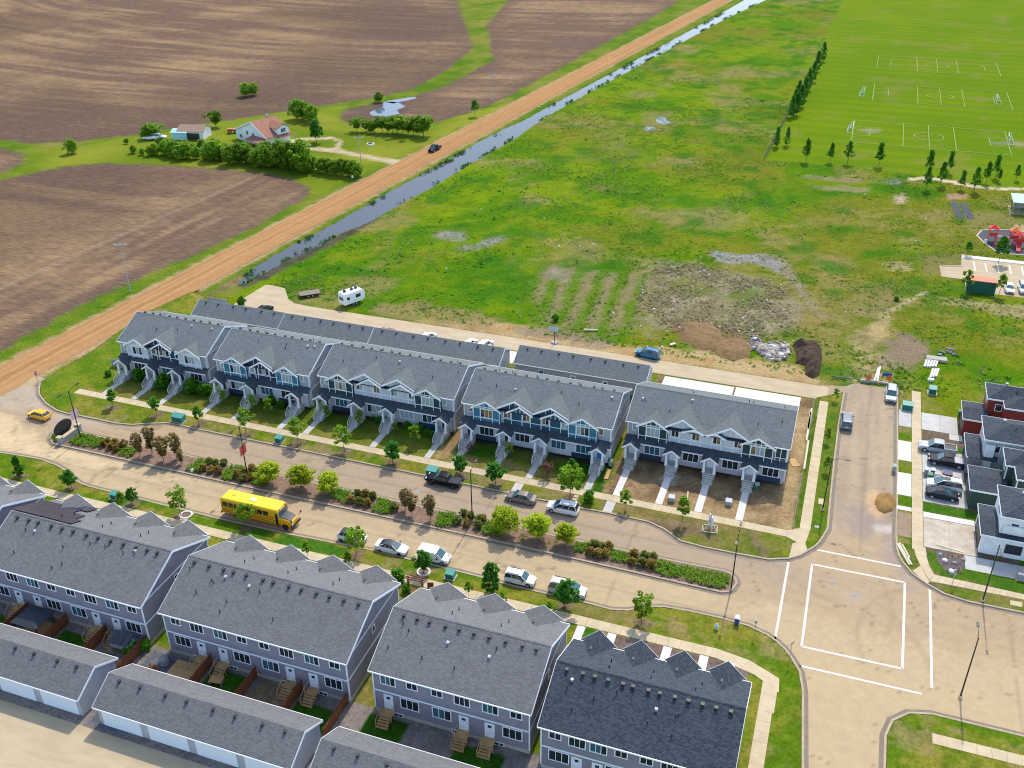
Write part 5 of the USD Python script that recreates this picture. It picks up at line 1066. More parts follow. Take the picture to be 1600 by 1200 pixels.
# ================================================================ trees, shrubs, hedges
def leaf_cards(rng, pts, size, flat=.35):
    """small leaf clumps: bent diamond cards at the given points, each its own island"""
    n = len(pts); up = rng.normal(size=(n, 3)) * .42 + [0, -.12, .85]; up /= np.linalg.norm(up, axis=1)[:, None]
    a = np.cross(up, rng.normal(size=(n, 3))); a /= np.linalg.norm(a, axis=1)[:, None]; b = np.cross(up, a)
    s = (size * rng.uniform(.6, 1.3, n))[:, None]; c = np.cross(a, b)
    v = np.stack([pts - a * s, pts + b * s * .62 + c * s * .15, pts + a * s, pts - b * s * .62 + c * s * .15], 1).reshape(-1, 3)
    i = np.arange(n)[:, None] * 4
    return v, np.concatenate([i + [[0, 1, 2]], i + [[0, 2, 3]]], 0)
def crown_points(rng, n, shape, clumps, r, h0, h1, ragged=.25):
    """points in leafy clumps whose centres fill the crown's envelope"""
    out = []
    for i in range(clumps):
        t = (i + rng.uniform(.1, .9)) / clumps; z_ = h0 + (h1 - h0) * t
        R = r * shape(t) * (1 + rng.normal(0, ragged))
        ph = i * 2.39996 + rng.uniform(-.5, .5); q = math.sqrt(rng.uniform(.15, 1.0))
        c = np.array([math.cos(ph) * R * q, math.sin(ph) * R * q, z_])
        k = max(3, int(n / clumps)); d = rng.normal(size=(k, 3)); d /= np.linalg.norm(d, axis=1)[:, None]
        out.append(c + d * (r * .34 * rng.uniform(.6, 1.25)) * rng.uniform(.35, 1, (k, 1)) ** .6 * [1, 1, .85])
    return np.vstack(out)
SH = {'round': lambda t: math.sin(math.pi * min(1, .12 + .85 * t)) ** .65, 'cone': lambda t: max(.1, (1 - t) ** .75 * min(1, .35 + 4 * t)), 'vase': lambda t: .3 + .75 * t if t < .75 else .86 * (1 - (t - .75) * 2.4) + .1,
      'egg': lambda t: max(.12, math.sin(math.pi * min(1, .2 + .78 * t)) ** .8 * (1.1 - .35 * t)), 'column': lambda t: .85 if t < .8 else .85 * (1 - (t - .8) * 3.5) + .05, 'loose': lambda t: .5 + .6 * math.sin(math.pi * t)}
def tree_parts(T, seed, h, r, clear, shape, leafm, n=700, clumps=22, size=.22, trunk_r=.06, ragged=.25, limbs=6, barkm='bark'):
    rng = np.random.default_rng(seed); m = M(); lean = rng.normal(0, .03, 2) * h
    top = np.array([lean[0], lean[1], clear + (h - clear) * .75])
    m.tube((0, 0, -.25), top * [1, 1, .5], trunk_r, trunk_r * .62, 7).tube(top * [1, 1, .5], top, trunk_r * .62, trunk_r * .2, 6)
    tr = put('trunk', m, barkm, T)
    for i in range(limbs):
        t = (i + .5) / limbs; z_ = clear + (h - clear) * .7 * t; ph = i * 2.4 + seed
        a = np.array([lean[0] * z_ / h, lean[1] * z_ / h, z_]); b = a + np.array([math.cos(ph) * r * .62 * SH[shape](min(1, t + .15)), math.sin(ph) * r * .62 * SH[shape](min(1, t + .15)), (h - clear) * .22])
        put('limb', M().tube(a, b, trunk_r * .4, trunk_r * .12, 5), barkm, tr)
    p = crown_points(rng, n, SH[shape], clumps, r, clear + r * .25, h - r * .12, ragged)
    c = M().add(*leaf_cards(rng, p, np.full(len(p), size)))
    put('crown', c, leafm, T)
KIND = {  # height, crown radius, clear stem, shape, leaves, count, clumps, leaf size, trunk radius
    'street': (4.2, 1.05, 1.5, 'egg', 'leaf_green', 1300, 26, .17, .05, .25), 'airy': (4.4, 1.15, 1.5, 'loose', 'leaf_fresh', 1000, 24, .16, .05, .4), 'sapling': (3.6, .8, 1.3, 'egg', 'leaf_fresh', 700, 18, .15, .04, .35),
    'dark': (3.9, 1.15, .9, 'round', 'leaf_dark', 1700, 30, .17, .06, .2), 'pillar': (4.0, .9, .25, 'egg', 'leaf_dark', 1700, 32, .16, .06, .2), 'lime': (4.0, 1.75, .8, 'round', 'leaf_lime', 3600, 64, .17, .07, .12),
    'plum': (4.6, 1.05, .8, 'vase', 'leaf_purple', 2000, 44, .14, .06, .2), 'field': (6.5, 1.55, 1.6, 'cone', 'leaf_green', 700, 26, .28, .08, .2), 'spruce': (8.0, 1.7, .3, 'cone', 'leaf_dark', 900, 34, .32, .1, .15),
    'grove': (7.5, 3.2, .6, 'round', 'leaf_grove', 2000, 48, .42, .14, .3), 'spread': (6.0, 3.2, 1.4, 'vase', 'leaf_grove', 1300, 34, .42, .13, .35), 'small_red': (2.6, .8, .7, 'loose', 'leaf_red', 320, 14, .15, .04, .4)}
PROTO = {}
ORD = ['first', 'second', 'third', 'fourth', 'fifth', 'sixth', 'seventh', 'eighth', 'ninth', 'tenth', 'eleventh', 'twelfth']
TREE_NAME = {'street': 'street_tree', 'airy': 'street_tree', 'sapling': 'young_tree', 'dark': 'street_tree', 'pillar': 'street_tree', 'lime': 'lime_green_tree', 'plum': 'purple_leaf_tree', 'field': 'park_tree', 'spruce': 'spruce_tree', 'grove': 'grove_tree', 'spread': 'grove_tree', 'small_red': 'red_leaf_tree'}
_tr = random.Random(77)
def tree(kind, px, label, s=1.0, group=None, at=None, var=2, z=.1):
    k = (kind, _tr.randrange(var)); x, y = at if at is not None else P(*px)
    rz, sc = _tr.uniform(0, 360), s * _tr.uniform(.94, 1.06)
    sc = (sc * _tr.uniform(.93, 1.07), sc * _tr.uniform(.93, 1.07), sc)
    if k in PROTO: return dup(PROTO[k], label, (x, y, z), rz, sc, group)
    h, r, cl, sh, lm, n, c, ls, tr, rg = KIND[kind]
    T = thing(TREE_NAME[kind], label, 'tree', (x, y, z), rz, group, sc)
    tree_parts(T, abs(hash_(kind)) % 1000 + k[1] * 17, h, r, cl, sh, lm, n, c, ls, tr, rg); PROTO[k] = T
    return T
def hash_(s): return sum((i + 1) * ord(c) for i, c in enumerate(s))
gN, gS, gM = 'young trees along the north verge', 'young trees along the south verge', 'trees in the planted median'
for k, px, l, s in [('street', (177.5, 636), 'first young green tree of the north verge, nearest the stop sign', .85), ('street', (245, 650), 'young green tree of the north verge just left of the first turquoise box', .85),
                    ('street', (311, 663), 'young green tree of the north verge just right of the first turquoise box', .85), ('airy', (384, 678), 'airy pale green tree behind the lamp post with red banners', 1.05),
                    ('airy', (464.5, 693), 'airy pale green tree right of the second turquoise box', 1.1), ('airy', (539, 706.5), 'airy pale green tree in front of the dark green gabled block', 1.15),
                    ('dark', (614.5, 724.5), 'dense dark green round tree on the north verge', 1.0), ('dark', (720, 742), 'dark green tree on the north verge right of the black pickup', .95), ('dark', (774, 757), 'dark green pointed tree on the north verge before the teal gabled block', 1.0),
                    ('airy', (890, 780), 'tall light green tree beside the deep green lawn', 1.45), ('sapling', (976, 798), 'yellow green young tree in front of the leftmost dirt lot', 1.0), ('sapling', (1066, 817), 'yellow green young tree by the bin bags of the dirt lots', 1.2)]:
    tree(k, px, l, s, gN)
for k, px, l, s in [('pillar', (32, 745), 'leftmost dark green tree on the south verge', .95), ('dark', (112, 763), 'small dark green tree at the bend of the south kerb', .85), ('dark', (207, 788), 'pointed dark tree beside the turquoise box above the solar roof', .75),
                    ('airy', (283, 807), 'open branched green tree left of the school bus', 1.15), ('airy', (385, 826), 'green tree in front of the school bus', 1.0), ('airy', (557, 869), 'green tree in front of the white black roofed car', 1.15),
                    ('dark', (662, 896), 'round dark green tree inside a stone ring beside the white van', 1.0), ('pillar', (767, 926), 'dense dark green pillar tree between white van and boxy white car', 1.2), ('dark', (882, 950), 'dark green tree in front of the silver people carrier', 1.15),
                    ('airy', (1002, 976), 'light green thin stemmed tree above the bare plots', 1.1)]:
    tree(k, px, l, s, gS)
for i, (px, s) in enumerate([((219, 714), 1.0), ((238, 709), 1.05), ((256, 721), .95), ((277.5, 717), 1.0), ((284, 726), .6), ((634, 797), .75), ((644, 806), .85), ((672.5, 813), .95)]):
    tree('plum', px, ['first purple brown upright tree of the median from the left', 'second purple brown upright tree of the median, set back', 'third purple brown upright tree of the median from the left', 'fourth purple brown upright tree, tallest beside the small one', 'smallest purple brown tree at the right end of the left group',
                      'thin purple brown tree, left one of the group before the black pickup', 'middle purple brown tree of the group before the black pickup', 'right purple brown tree of the group before the black pickup'][i], s, gM)
for i, px in enumerate([(421, 757), (472, 763), (514, 772), (788, 835), (839, 843), (885, 852)]):
    tree('lime', px, ['lime green ball shaped tree beside the red bannered lamp post', 'middle lime green ball tree of the left three in the median', 'lime green ball tree, right one of the left three in the median',
                      'lime green ball tree beside the bare lamp post in the median', 'middle lime green ball tree of the right three in the median', 'rightmost lime green ball tree of the median'][i], [.92, .95, .95, 1.05, 1.0, .9][i], gM)
gF = 'small trees in the front yards'
for k, px, l, s in [('sapling', (351, 634), 'small yellow green tree beside the path of the teal gabled block', .8), ('sapling', (396, 643), 'small yellow green tree between two paths of the teal gabled block', .9), ('sapling', (420, 650), 'small green tree before the middle lawn of the teal gabled block', .95),
                    ('sapling', (512, 659), 'small yellow green tree by the first porch of the dark green gabled block', .9), ('sapling', (563, 668), 'small yellow green tree by the second porch of the dark green gabled block', .9), ('sapling', (648, 697), 'yellow green tree on the wide olive lawn', 1.05),
                    ('small_red', (735, 710), 'reddish bush like tree beside the first path of the teal block', .8), ('sapling', (795, 717), 'small lime tree beside the second path of the block with blue door', .8), ('small_red', (855, 746), 'small purple red tree beside the third path', 1.1),
                    ('pillar', (893, 748), 'fresh green pillar tree on the deep green lawn', .95), ('sapling', (618, 680), 'small pale tree by the steps of the third porch', .7)]:
    tree(k, px, l, s, gF)
for px, l, s in [((192, 799), 'yellow green shrub like tree peeking over the solar roof', .9), ((481, 874), 'small green tree peeking over the middle near roof', .8), ((545, 888), 'pale yellow small tree peeking over the middle near roof', .8), ((732, 934), 'pale small tree peeking over the corner near roof', .7), ((785, 950), 'sparse small tree by the pavement behind the corner near roof', .7), ((858, 966), 'yellow green small tree at the right end of the corner near roof', .8)]:
    tree('sapling', px, l, s, gF)
for px, l, s in [((1304, 628), 'slim young tree by the lane mouth on the side street verge', .7), ((1292, 692), 'slim young tree midway on the side street verge', .8), ((1290, 738), 'slim pale young tree beside the side street lamp', .8)]: tree('sapling', px, l, s, 'young trees on the side street verge')
gP = 'young trees of the sports park'
park = [((1259, 253), 1.0), ((1297, 254), .95), ((1324, 256), 1.0), ((1372, 260), 1.05), ((1450, 271), 1.0), ((1482, 271), 1.0), ((1469, 291), 1.05), ((1446, 298), 1.0), ((1501, 297), .85), ((1521, 301), 1.1), ((1540, 287), 1.0), ((1554, 278), 1.0), ((1560, 285), .55), ((1587, 282), .7)]
for i, (px, s) in enumerate(park):
    q = ['at the left end of the row', 'second from the left in the row', 'third from the left in the row', 'alone mid row', 'left of the pair behind the path', 'right of the pair behind the path', 'right beside the path start', 'in front of the path start', 'slim one on the path edge', 'largest in front of the path', 'behind the path bend', 'farthest back near the pitch', 'tiny one behind the path', 'small one near the right edge'][i]
    tree('field', px, 'park tree below the pitch, ' + q, s, gP)
for i, px in enumerate([(1560, 411), (1511, 399)]): tree('street', px, ['dark green tree before the red playground', 'small green tree left of the playground tree'][i], [1.5, .8][i], 'trees by the car park')
for i, px in enumerate([(1507, 457), (1560, 463)]): tree('sapling', px, ['pale yellow tree at the left of the green container', 'pale yellow tree at the right of the green container'][i], 1.35, 'trees by the car park')
for i, (px, s) in enumerate([((1213, 230), .75), ((1229, 228), .7), ((1236, 184), .9), ((1244, 180), .95), ((1240, 172), .9), ((1250, 168), .95), ((1246, 160), .95), ((1256, 156), 1.0), ((1262, 142), 1.0), ((1270, 128), 1.0), ((1276, 112), 1.0), ((1285, 96), 1.0)]):
    tree('spruce', px, 'dark spruce by the sports field fence, ' + ['nearest the corner', 'beside the nearest one', 'left in the clump', 'front of the clump', 'left second row of the clump', 'right of the clump', 'in the middle of the clump', 'at the back of the clump', 'farther along the fence', 'fifth back along the fence', 'sixth back along the fence', 'farthest along the fence'][i], s, 'spruces along the sports field fence', var=3)
# the farm's shelter belt: every bush and tree stands by itself
rg = random.Random(9); gG = 'bushy trees of the farm shelter belt'
belt = []
for t in np.linspace(0, 1, 19):
    bx, by = 243 + t * 235, 243 + t * 24
    belt += [(bx + rg.uniform(-5, 5), by + rg.uniform(-2, 3), rg.uniform(.55, .95)), (bx + 6 + rg.uniform(-5, 5), by - 8 + rg.uniform(-2, 2), rg.uniform(.45, .75))]
belt += [(472, 266, 1.15), (455, 265, 1.05), (440, 262, 1.0), (420, 258, .95), (330, 252, .9)]
for i, (x, y, s) in enumerate(belt): tree('grove', (x, y), 'bushy green tree packed in the farm shelter belt', s * (.78 if x < 335 else 1), gG, var=3)
for i, (x, y, s) in enumerate([(492, 267, .55), (503, 270, .6), (512, 272, .62), (522, 274, .6), (533, 274, .62), (545, 275, .6), (553, 277, .65), (560, 275, .5)]): tree('grove', (x, y), ORD[i] + ' bushy tree from the left in the hedge below the farm driveway', s, 'bushes of the hedge by the driveway', var=3)
for i, (x, y, s) in enumerate([(558, 206, .75), (572, 206, .6), (585, 207, .65), (598, 207, .8), (606, 208, .8), (614, 208, .85), (622, 209, .9), (630, 210, .9), (638, 211, .85), (647, 211, .8), (662, 214, 1.1), (655, 213, .75)]):
    tree('spread', (x, y), ORD[i] + ' lime tinted tree from the left below the farm pond', s, 'row of trees below the farm pond', var=3)
for px, k, l, s in [((466, 186), 'grove', 'left tree of the pair above the farmhouse', .95), ((475, 188), 'grove', 'front tree of the group above the farmhouse', .85), ((488, 192), 'grove', 'right tree of the group above the farmhouse', .8), ((495, 223), 'dark', 'dark cone shaped tree inside the driveway loop', 1.9), ((338, 199), 'spread', 'spreading yellow green tree between shed and farmhouse', .85),
                    ((231, 217), 'grove', 'left green tree beside the farm junk', .6), ((243, 215), 'spread', 'right yellow green tree beside the farm junk', .7), ((209, 240), 'grove', 'lone small bush left of the shelter belt', .35), ((223, 243), 'grove', 'second lone small bush left of the shelter belt', .3), ((235, 244), 'grove', 'dark small bush touching the shelter belt', .38), ((113, 240), 'grove', 'dark bush by the wet ditch among the fields', .55),
                    ((198, 225), 'grove', 'tiny dark bush on the track between the fields', .22), ((742, 182), 'street', 'small tree beside the gravel road by the pond field', 1.3), ((580, 208), 'grove', 'dark low bush under the pond tree row', .35), ((592, 160), 'grove', 'tree at the end of the pond channel', .5), ((385, 151), 'grove', 'dark bush on the green strip at the top', .7), ((397, 149), 'grove', 'second dark bush on the green strip at the top', .6)]:
    tree(k, px, l, s, 'scattered trees around the farm', var=3)
# ---------------------------------------------------------------- shrubs and ground cover
SHRUB = {}

def shrub(kind, x, y, label, s=1.0, group=None, z=.12):
    v = _tr.randrange(2); k = (kind, v); rz = _tr.uniform(0, 360)
    sc = (s * _tr.uniform(.9, 1.1), s * _tr.uniform(.9, 1.1), s * _tr.uniform(.88, 1.1))
    if k in SHRUB: return dup(SHRUB[k], label, (x, y, z), rz, sc, group)
    lm, r, h, n, size = {'rust': ('leaf_rust', .66, 1.25, 1400, .10), 'bronze': ('leaf_bronze', .66, 1.25, 1400, .10), 'green': ('leaf_green', .95, 2.0, 1500, .16), 'dark': ('leaf_dark', .7, 1.0, 380, .15), 'low': ('leaf_grass', .22, .42, 60, .11), 'red': ('leaf_red', .6, .9, 300, .12)}[kind]
    T = thing('shrub', label, 'shrub', (x, y, z), rz, group, sc); rng = np.random.default_rng(hash_(kind) + v)
    st = M()
    for i in range(5): st.tube((0, 0, -.1), (math.cos(i * 1.3) * r * .5, math.sin(i * 1.3) * r * .5, h * .55), .022, .008, 4)
    put('stem', st, 'bark', T)
    p = crown_points(rng, n, SH['round'], 26, r, h * .10, h * .9, .08); put('foliage', leaf_cards(rng, p, np.full(len(p), size)), lm, T); SHRUB[k] = T
    return T
def px_shrubs(pts, kinds, label, group, s=1.0):
    order = sorted(range(len(pts)), key=lambda j: pts[j][0])
    for i, p in enumerate(pts):
        x, y = P(*p); shrub(kinds[i % len(kinds)], x, y, ORD[order.index(i)] + ' from the left, ' + label, s * _tr.uniform(.9, 1.1), group)
px_shrubs([(163, 698), (170, 694), (174, 702), (180, 696), (182, 706), (188, 701), (194, 699)], ['rust'], 'rust red round shrub in the leftmost median clump', 'rust shrubs of the leftmost median clump')
px_shrubs([(318, 736), (328, 724), (330, 738), (338, 727), (342, 741), (350, 727)], ['rust', 'bronze'], 'rust bronze shrub left of the red bannered post', 'shrubs left of the red bannered post')
px_shrubs([(372, 747), (380, 752), (383, 744), (394, 736), (401, 742), (394, 750)], ['rust', 'bronze', 'rust'], 'rust shrub at the foot of the red bannered post', 'shrubs at the foot of the red bannered post')
px_shrubs([(549, 785), (559, 776), (562, 789), (571, 777), (575, 791), (583, 780), (617, 797)], ['rust', 'bronze', 'bronze', 'rust'], 'rust olive shrub in the median below the black pickup', 'shrubs of the median left of centre')
px_shrubs([(714, 818), (725, 806), (729, 822), (736, 810), (750, 816), (755, 815), (748, 826)], ['bronze', 'bronze', 'rust'], 'bronze green shrub by the bare lamp post', 'shrubs by the bare lamp post')
px_shrubs([(923, 868), (929, 855), (934, 870), (940, 858), (945, 870), (951, 858)], ['rust', 'bronze', 'rust', 'bronze', 'rust', 'rust'], 'rust green shrub in the left clump near the median tip', 'shrubs of the left clump in the right bed')
px_shrubs([(987, 882), (991, 870), (1003, 884), (1006, 872), (1018, 887), (1021, 875)], ['rust', 'rust', 'bronze', 'bronze', 'rust', 'bronze'], 'rust green shrub in the right clump near the median tip', 'shrubs of the right clump in the right bed')
for px, l, s in [((219, 594), 'tall leafy bush by the first porch of the pale gabled block', 1.25), ((258, 606), 'tall leafy bush by the second porch of the pale gabled block', 1.5), ((301, 614), 'tallest leafy bush by the third porch of the pale gabled block', 1.35), ((318, 617), 'broad bush right of the third porch of the pale gabled block', 1.15), ((326, 618), 'low bush at the corner of the pale gabled block', 1.0), ((170, 588), 'low green bush on the grass corner by the grey fence', .6),
                 ((425, 632), 'bush by the middle steps of the teal gabled block', .9), ((440, 637), 'second bush by the middle steps of the teal gabled block', .8), ((622, 908), 'green bush beside the timber arbour', 1.0), ((636, 925), 'dark bush under the timber arbour', .7), ((868, 502), 'green thicket on the waste ground by the basketball hoop', .75), ((1400, 470), 'low weeds bush at the path bend', .5), ((206, 1022), 'yellow green bush behind the brown fence', .9), ((228, 1016), 'second green bush behind the brown fence', .8), ((920, 785), 'small bush on the verge right of the white car', .9), ((378, 478), 'dark green creeper at the lane turnaround', 1.0)]:
    x, y = P(*px); shrub('green', x, y, l, s)
px_shrubs([(585, 655), (593, 660), (600, 662), (570, 650)], ['dark'], 'dark low shrub by the third porch', 'dark shrubs in front of the dark green gabled block', 1.1)
px_shrubs([(636, 668), (646, 672), (655, 674), (668, 680), (676, 683), (684, 682)], ['dark'], 'dark low shrub right of the third porch', 'dark shrubs along the wall beside the fourth porch', 1.1)
px_shrubs([(92, 822), (88, 845)], ['red'], 'reddish shrub by the pavement behind the near roofs', 'reddish shrubs behind the near roofs') if False else None
# low spreading juniper beds, grass clumps: ground cover nobody could count
def scatter(name, label, polys, mt, per_m2, hgt, size, seed, k=5, z=.12, cat='ground cover', jit=.25):
    rng = np.random.default_rng(seed); pts = []
    for pl in polys:
        b = pl.bounds; n = int(per_m2 * (b[2] - b[0]) * (b[3] - b[1]))
        p = np.stack([rng.uniform(b[0], b[2], n), rng.uniform(b[1], b[3], n)], 1); p = p[soft(pl, p[:, 0], p[:, 1], jit, seed, 3) > .3]; pts.append(p)
    p = np.vstack(pts); q = np.repeat(p, k, 0); hh = hgt * (.55 + .6 * fb(q[:, 0], q[:, 1], .8, 3, seed)); off = rng.normal(0, size * .7, (len(q), 2))
    w = np.column_stack([q + off, z + hh * rng.uniform(.15, 1, len(q)) ** .7])
    o = put(name, leaf_cards(rng, w, np.full(len(w), size), .8), mt, kind='stuff', label=label, cat=cat)
    return o
med = lambda a: poly_px(a)
scatter('juniper_cover', 'spreading green juniper patches between the median shrubs', [med(a) for a in ([(82, 683), (101, 672), (112, 674), (97, 690), (84, 690)], [(108, 692), (128, 680), (172, 690), (158, 700), (122, 697)], [(184, 712), (197, 702), (214, 704), (207, 715)], [(290, 736), (311, 719), (331, 722), (308, 740)], [(344, 750), (362, 729), (383, 733), (363, 752)], [(393, 757), (402, 745), (419, 752), (413, 762)],
   [(518, 778), (520, 765), (549, 771), (551, 781), (537, 789)], [(581, 800), (592, 781), (615, 787), (613, 802), (596, 804)], [(681, 822), (686, 802), (714, 806), (712, 822), (696, 827)], [(752, 832), (764, 817), (785, 825), (783, 840), (762, 838)], [(895, 862), (902, 848), (925, 853), (920, 868)], [(950, 876), (955, 862), (985, 868), (980, 882)], [(1022, 895), (1030, 878), (1052, 884), (1060, 900), (1040, 902)])],
   'leaf_grass', 22, .55, .14, 501, 6)
scatter('ornamental_grass', 'shaggy green grass at the right end of the median', [med([(1048, 900), (1052, 884), (1137, 900), (1140, 910), (1128, 922), (1085, 912)])], 'leaf_fresh', 22, .5, .13, 502, 5)
scatter('perennial_tufts', 'small pale tufts in the mulch under the lime green trees', [med(a) for a in ([(450, 764), (470, 764), (462, 772), (448, 770)], [(492, 772), (510, 778), (505, 783), (490, 778)], [(803, 838), (828, 836), (824, 848), (804, 846)], [(855, 848), (876, 846), (872, 860), (852, 858)])], 'leaf_bronze', 3.0, .3, .13, 503, 7, jit=.1)
scatter('flower_bed', 'mixed flowers among stones in the corner bed', [med([(1466, 868), (1478, 866), (1492, 872), (1512, 876), (1500, 896), (1484, 898), (1470, 880)])], 'leaf_red', 3, .3, .10, 504, 4)
# rough meadow: weed clumps and straw tussocks standing up from the ground
rngm = np.random.default_rng(61)
def instanced(name, label, proto_mesh, mt, pts, scale, cat):
    PI = UsdGeom.PointInstancer.Define(stage, path_for(name)); pr = PI.GetPrim(); tag(pr, label, cat, None, 'stuff')
    pm = [put('tuft', m_, mt, pr) for m_ in proto_mesh]
    PI.CreatePrototypesRel().SetTargets([q.GetPath() for q in pm])
    n = len(pts); PI.CreateProtoIndicesAttr(Vt.IntArray.FromNumpy((np.arange(n) % len(pm)).astype(np.int32)))
    PI.CreatePositionsAttr(Vt.Vec3fArray.FromNumpy(pts.astype(np.float32))); a = np.random.default_rng(n).uniform(0, np.pi, n)
    PI.CreateOrientationsAttr(Vt.QuathArray([Gf.Quath(float(math.cos(t)), 0, 0, float(math.sin(t))) for t in a]))
    sc = np.stack([scale, scale, scale * np.random.default_rng(n + 1).uniform(.6, 1.2, n)], 1); PI.CreateScalesAttr(Vt.Vec3fArray.FromNumpy(sc.astype(np.float32)))
def clump(seed, n=26, r=.5, h=.45, size=.16):
    rng = np.random.default_rng(seed); p = rng.normal(0, r * .5, (n, 3)); p[:, 2] = rng.uniform(.02, h, n) * np.exp(-(p[:, 0] ** 2 + p[:, 1] ** 2) / (r * r)); return leaf_cards(rng, p, np.full(n, size), .9)
mead = Polygon([(road_right(165) + 12, 165), (60, 165), (60, 330), (0, 330), (-8, 420), (-90, 420), (road_right(420) + 16, 420)])
def meadow_points(n, seed, noise_s, lo, hi):
    rng = np.random.default_rng(seed); p = np.stack([rng.uniform(-125, 60, n), rng.uniform(163, 400, n)], 1)
    keep = inside(mead, p[:, 0], p[:, 1]) & ~inside(urban.buffer(.5), p[:, 0], p[:, 1]) & ~inside(sports, p[:, 0], p[:, 1]) & ~inside(carpark.buffer(2), p[:, 0], p[:, 1]) & ~inside(rubber.buffer(1), p[:, 0], p[:, 1])
    p = p[keep]; f = fb(p[:, 0], p[:, 1], noise_s, 4, seed + 1); p = p[rng.uniform(0, 1, len(p)) < sharp(f, lo, hi)]
    return np.column_stack([p, np.full(len(p), .02)])
q = meadow_points(15000, 71, 7, .54, .76); instanced('meadow_weeds', 'dark green weed clumps over the rough meadow', [clump(1), clump(2), clump(3)], 'leaf_weed', q, rngm.uniform(.3, .95, len(q)), 'weeds')
q = meadow_points(70000, 72, 14, .42, .66); instanced('meadow_grass', 'yellow green grass tussocks over the rough meadow', [clump(4, 18, .45, .35, .15), clump(5, 18, .45, .35, .15)], 'leaf_fresh', q, rngm.uniform(.4, 1.0, len(q)), 'grass')
dryp = poly_px([(1025, 412), (1110, 415), (1205, 440), (1240, 480), (1232, 522), (1180, 532), (1050, 520), (995, 515)])
q = np.vstack([meadow_points(20000, 73, 10, .52, .74), ]); d = np.random.default_rng(74).uniform((dryp.bounds[0], dryp.bounds[1]), (dryp.bounds[2], dryp.bounds[3]), (6500, 2)); d = d[np.random.default_rng(5).uniform(0, 1, len(d)) < soft(dryp, d[:, 0], d[:, 1], 3.0, 103) * sharp(fb(d[:, 0], d[:, 1], 5, 3, 8), .35, .6)]
q = np.vstack([q, np.column_stack([d, np.full(len(d), .05)])]); instanced('dry_stalks', 'grey brown dry stalks over the rough meadow', [clump(6, 16, .4, .5, .14), clump(7, 16, .4, .5, .14)], 'leaf_straw', q, rngm.uniform(.4, 1.0, len(q)), 'dry grass')

rk = np.random.default_rng(81); L_d = [p for seg in (ditch.exterior,) for p in [seg.interpolate(d_) for d_ in rk.uniform(0, ditch.exterior.length, 2600)]]
q = np.array([(p.x, p.y, -.25) for p in L_d]) + np.column_stack([rk.normal(0, .45, (2600, 2)), np.zeros(2600)]); q = q[fb(q[:, 0], q[:, 1], 6, 3, 82) > .56]
instanced('ditch_reeds', 'grass and reeds fringing the banks of the water ditch', [clump(8, 22, .35, .7, .17), clump(9, 22, .35, .7, .17)], 'leaf_weed', q, rk.uniform(.5, 1.3, len(q)), 'reeds')
# ================================================================ vehicles
def loft(secs, n=12):
    """closed hull through rounded rectangular sections (x, z0, z1, half width, corner)"""
    v, f = [], []
    for (x, z0, z1, w, c) in secs:
        c = min(c, w * .9, (z1 - z0) * .45)
        ring = []
        for (cy, cz, a0) in ((w - c, z1 - c, 0), (-w + c, z1 - c, 90), (-w + c, z0 + c, 180), (w - c, z0 + c, 270)):
            for k in range(4):
                t = math.radians(a0 + k * 30); ring.append((x, cy + c * math.cos(t), cz + c * math.sin(t)))
        v += ring
    for i in range(len(secs) - 1):
        for j in range(16):
            a, b = i * 16 + j, i * 16 + (j + 1) % 16; f += [(a, b, b + 16), (a, b + 16, a + 16)]
    for base, rev in ((0, False), ((len(secs) - 1) * 16, True)):
        for j in range(1, 15): f.append((base, base + j + 1, base + j) if not rev else (base, base + j, base + j + 1))
    return np.array(v, float), np.array(f)
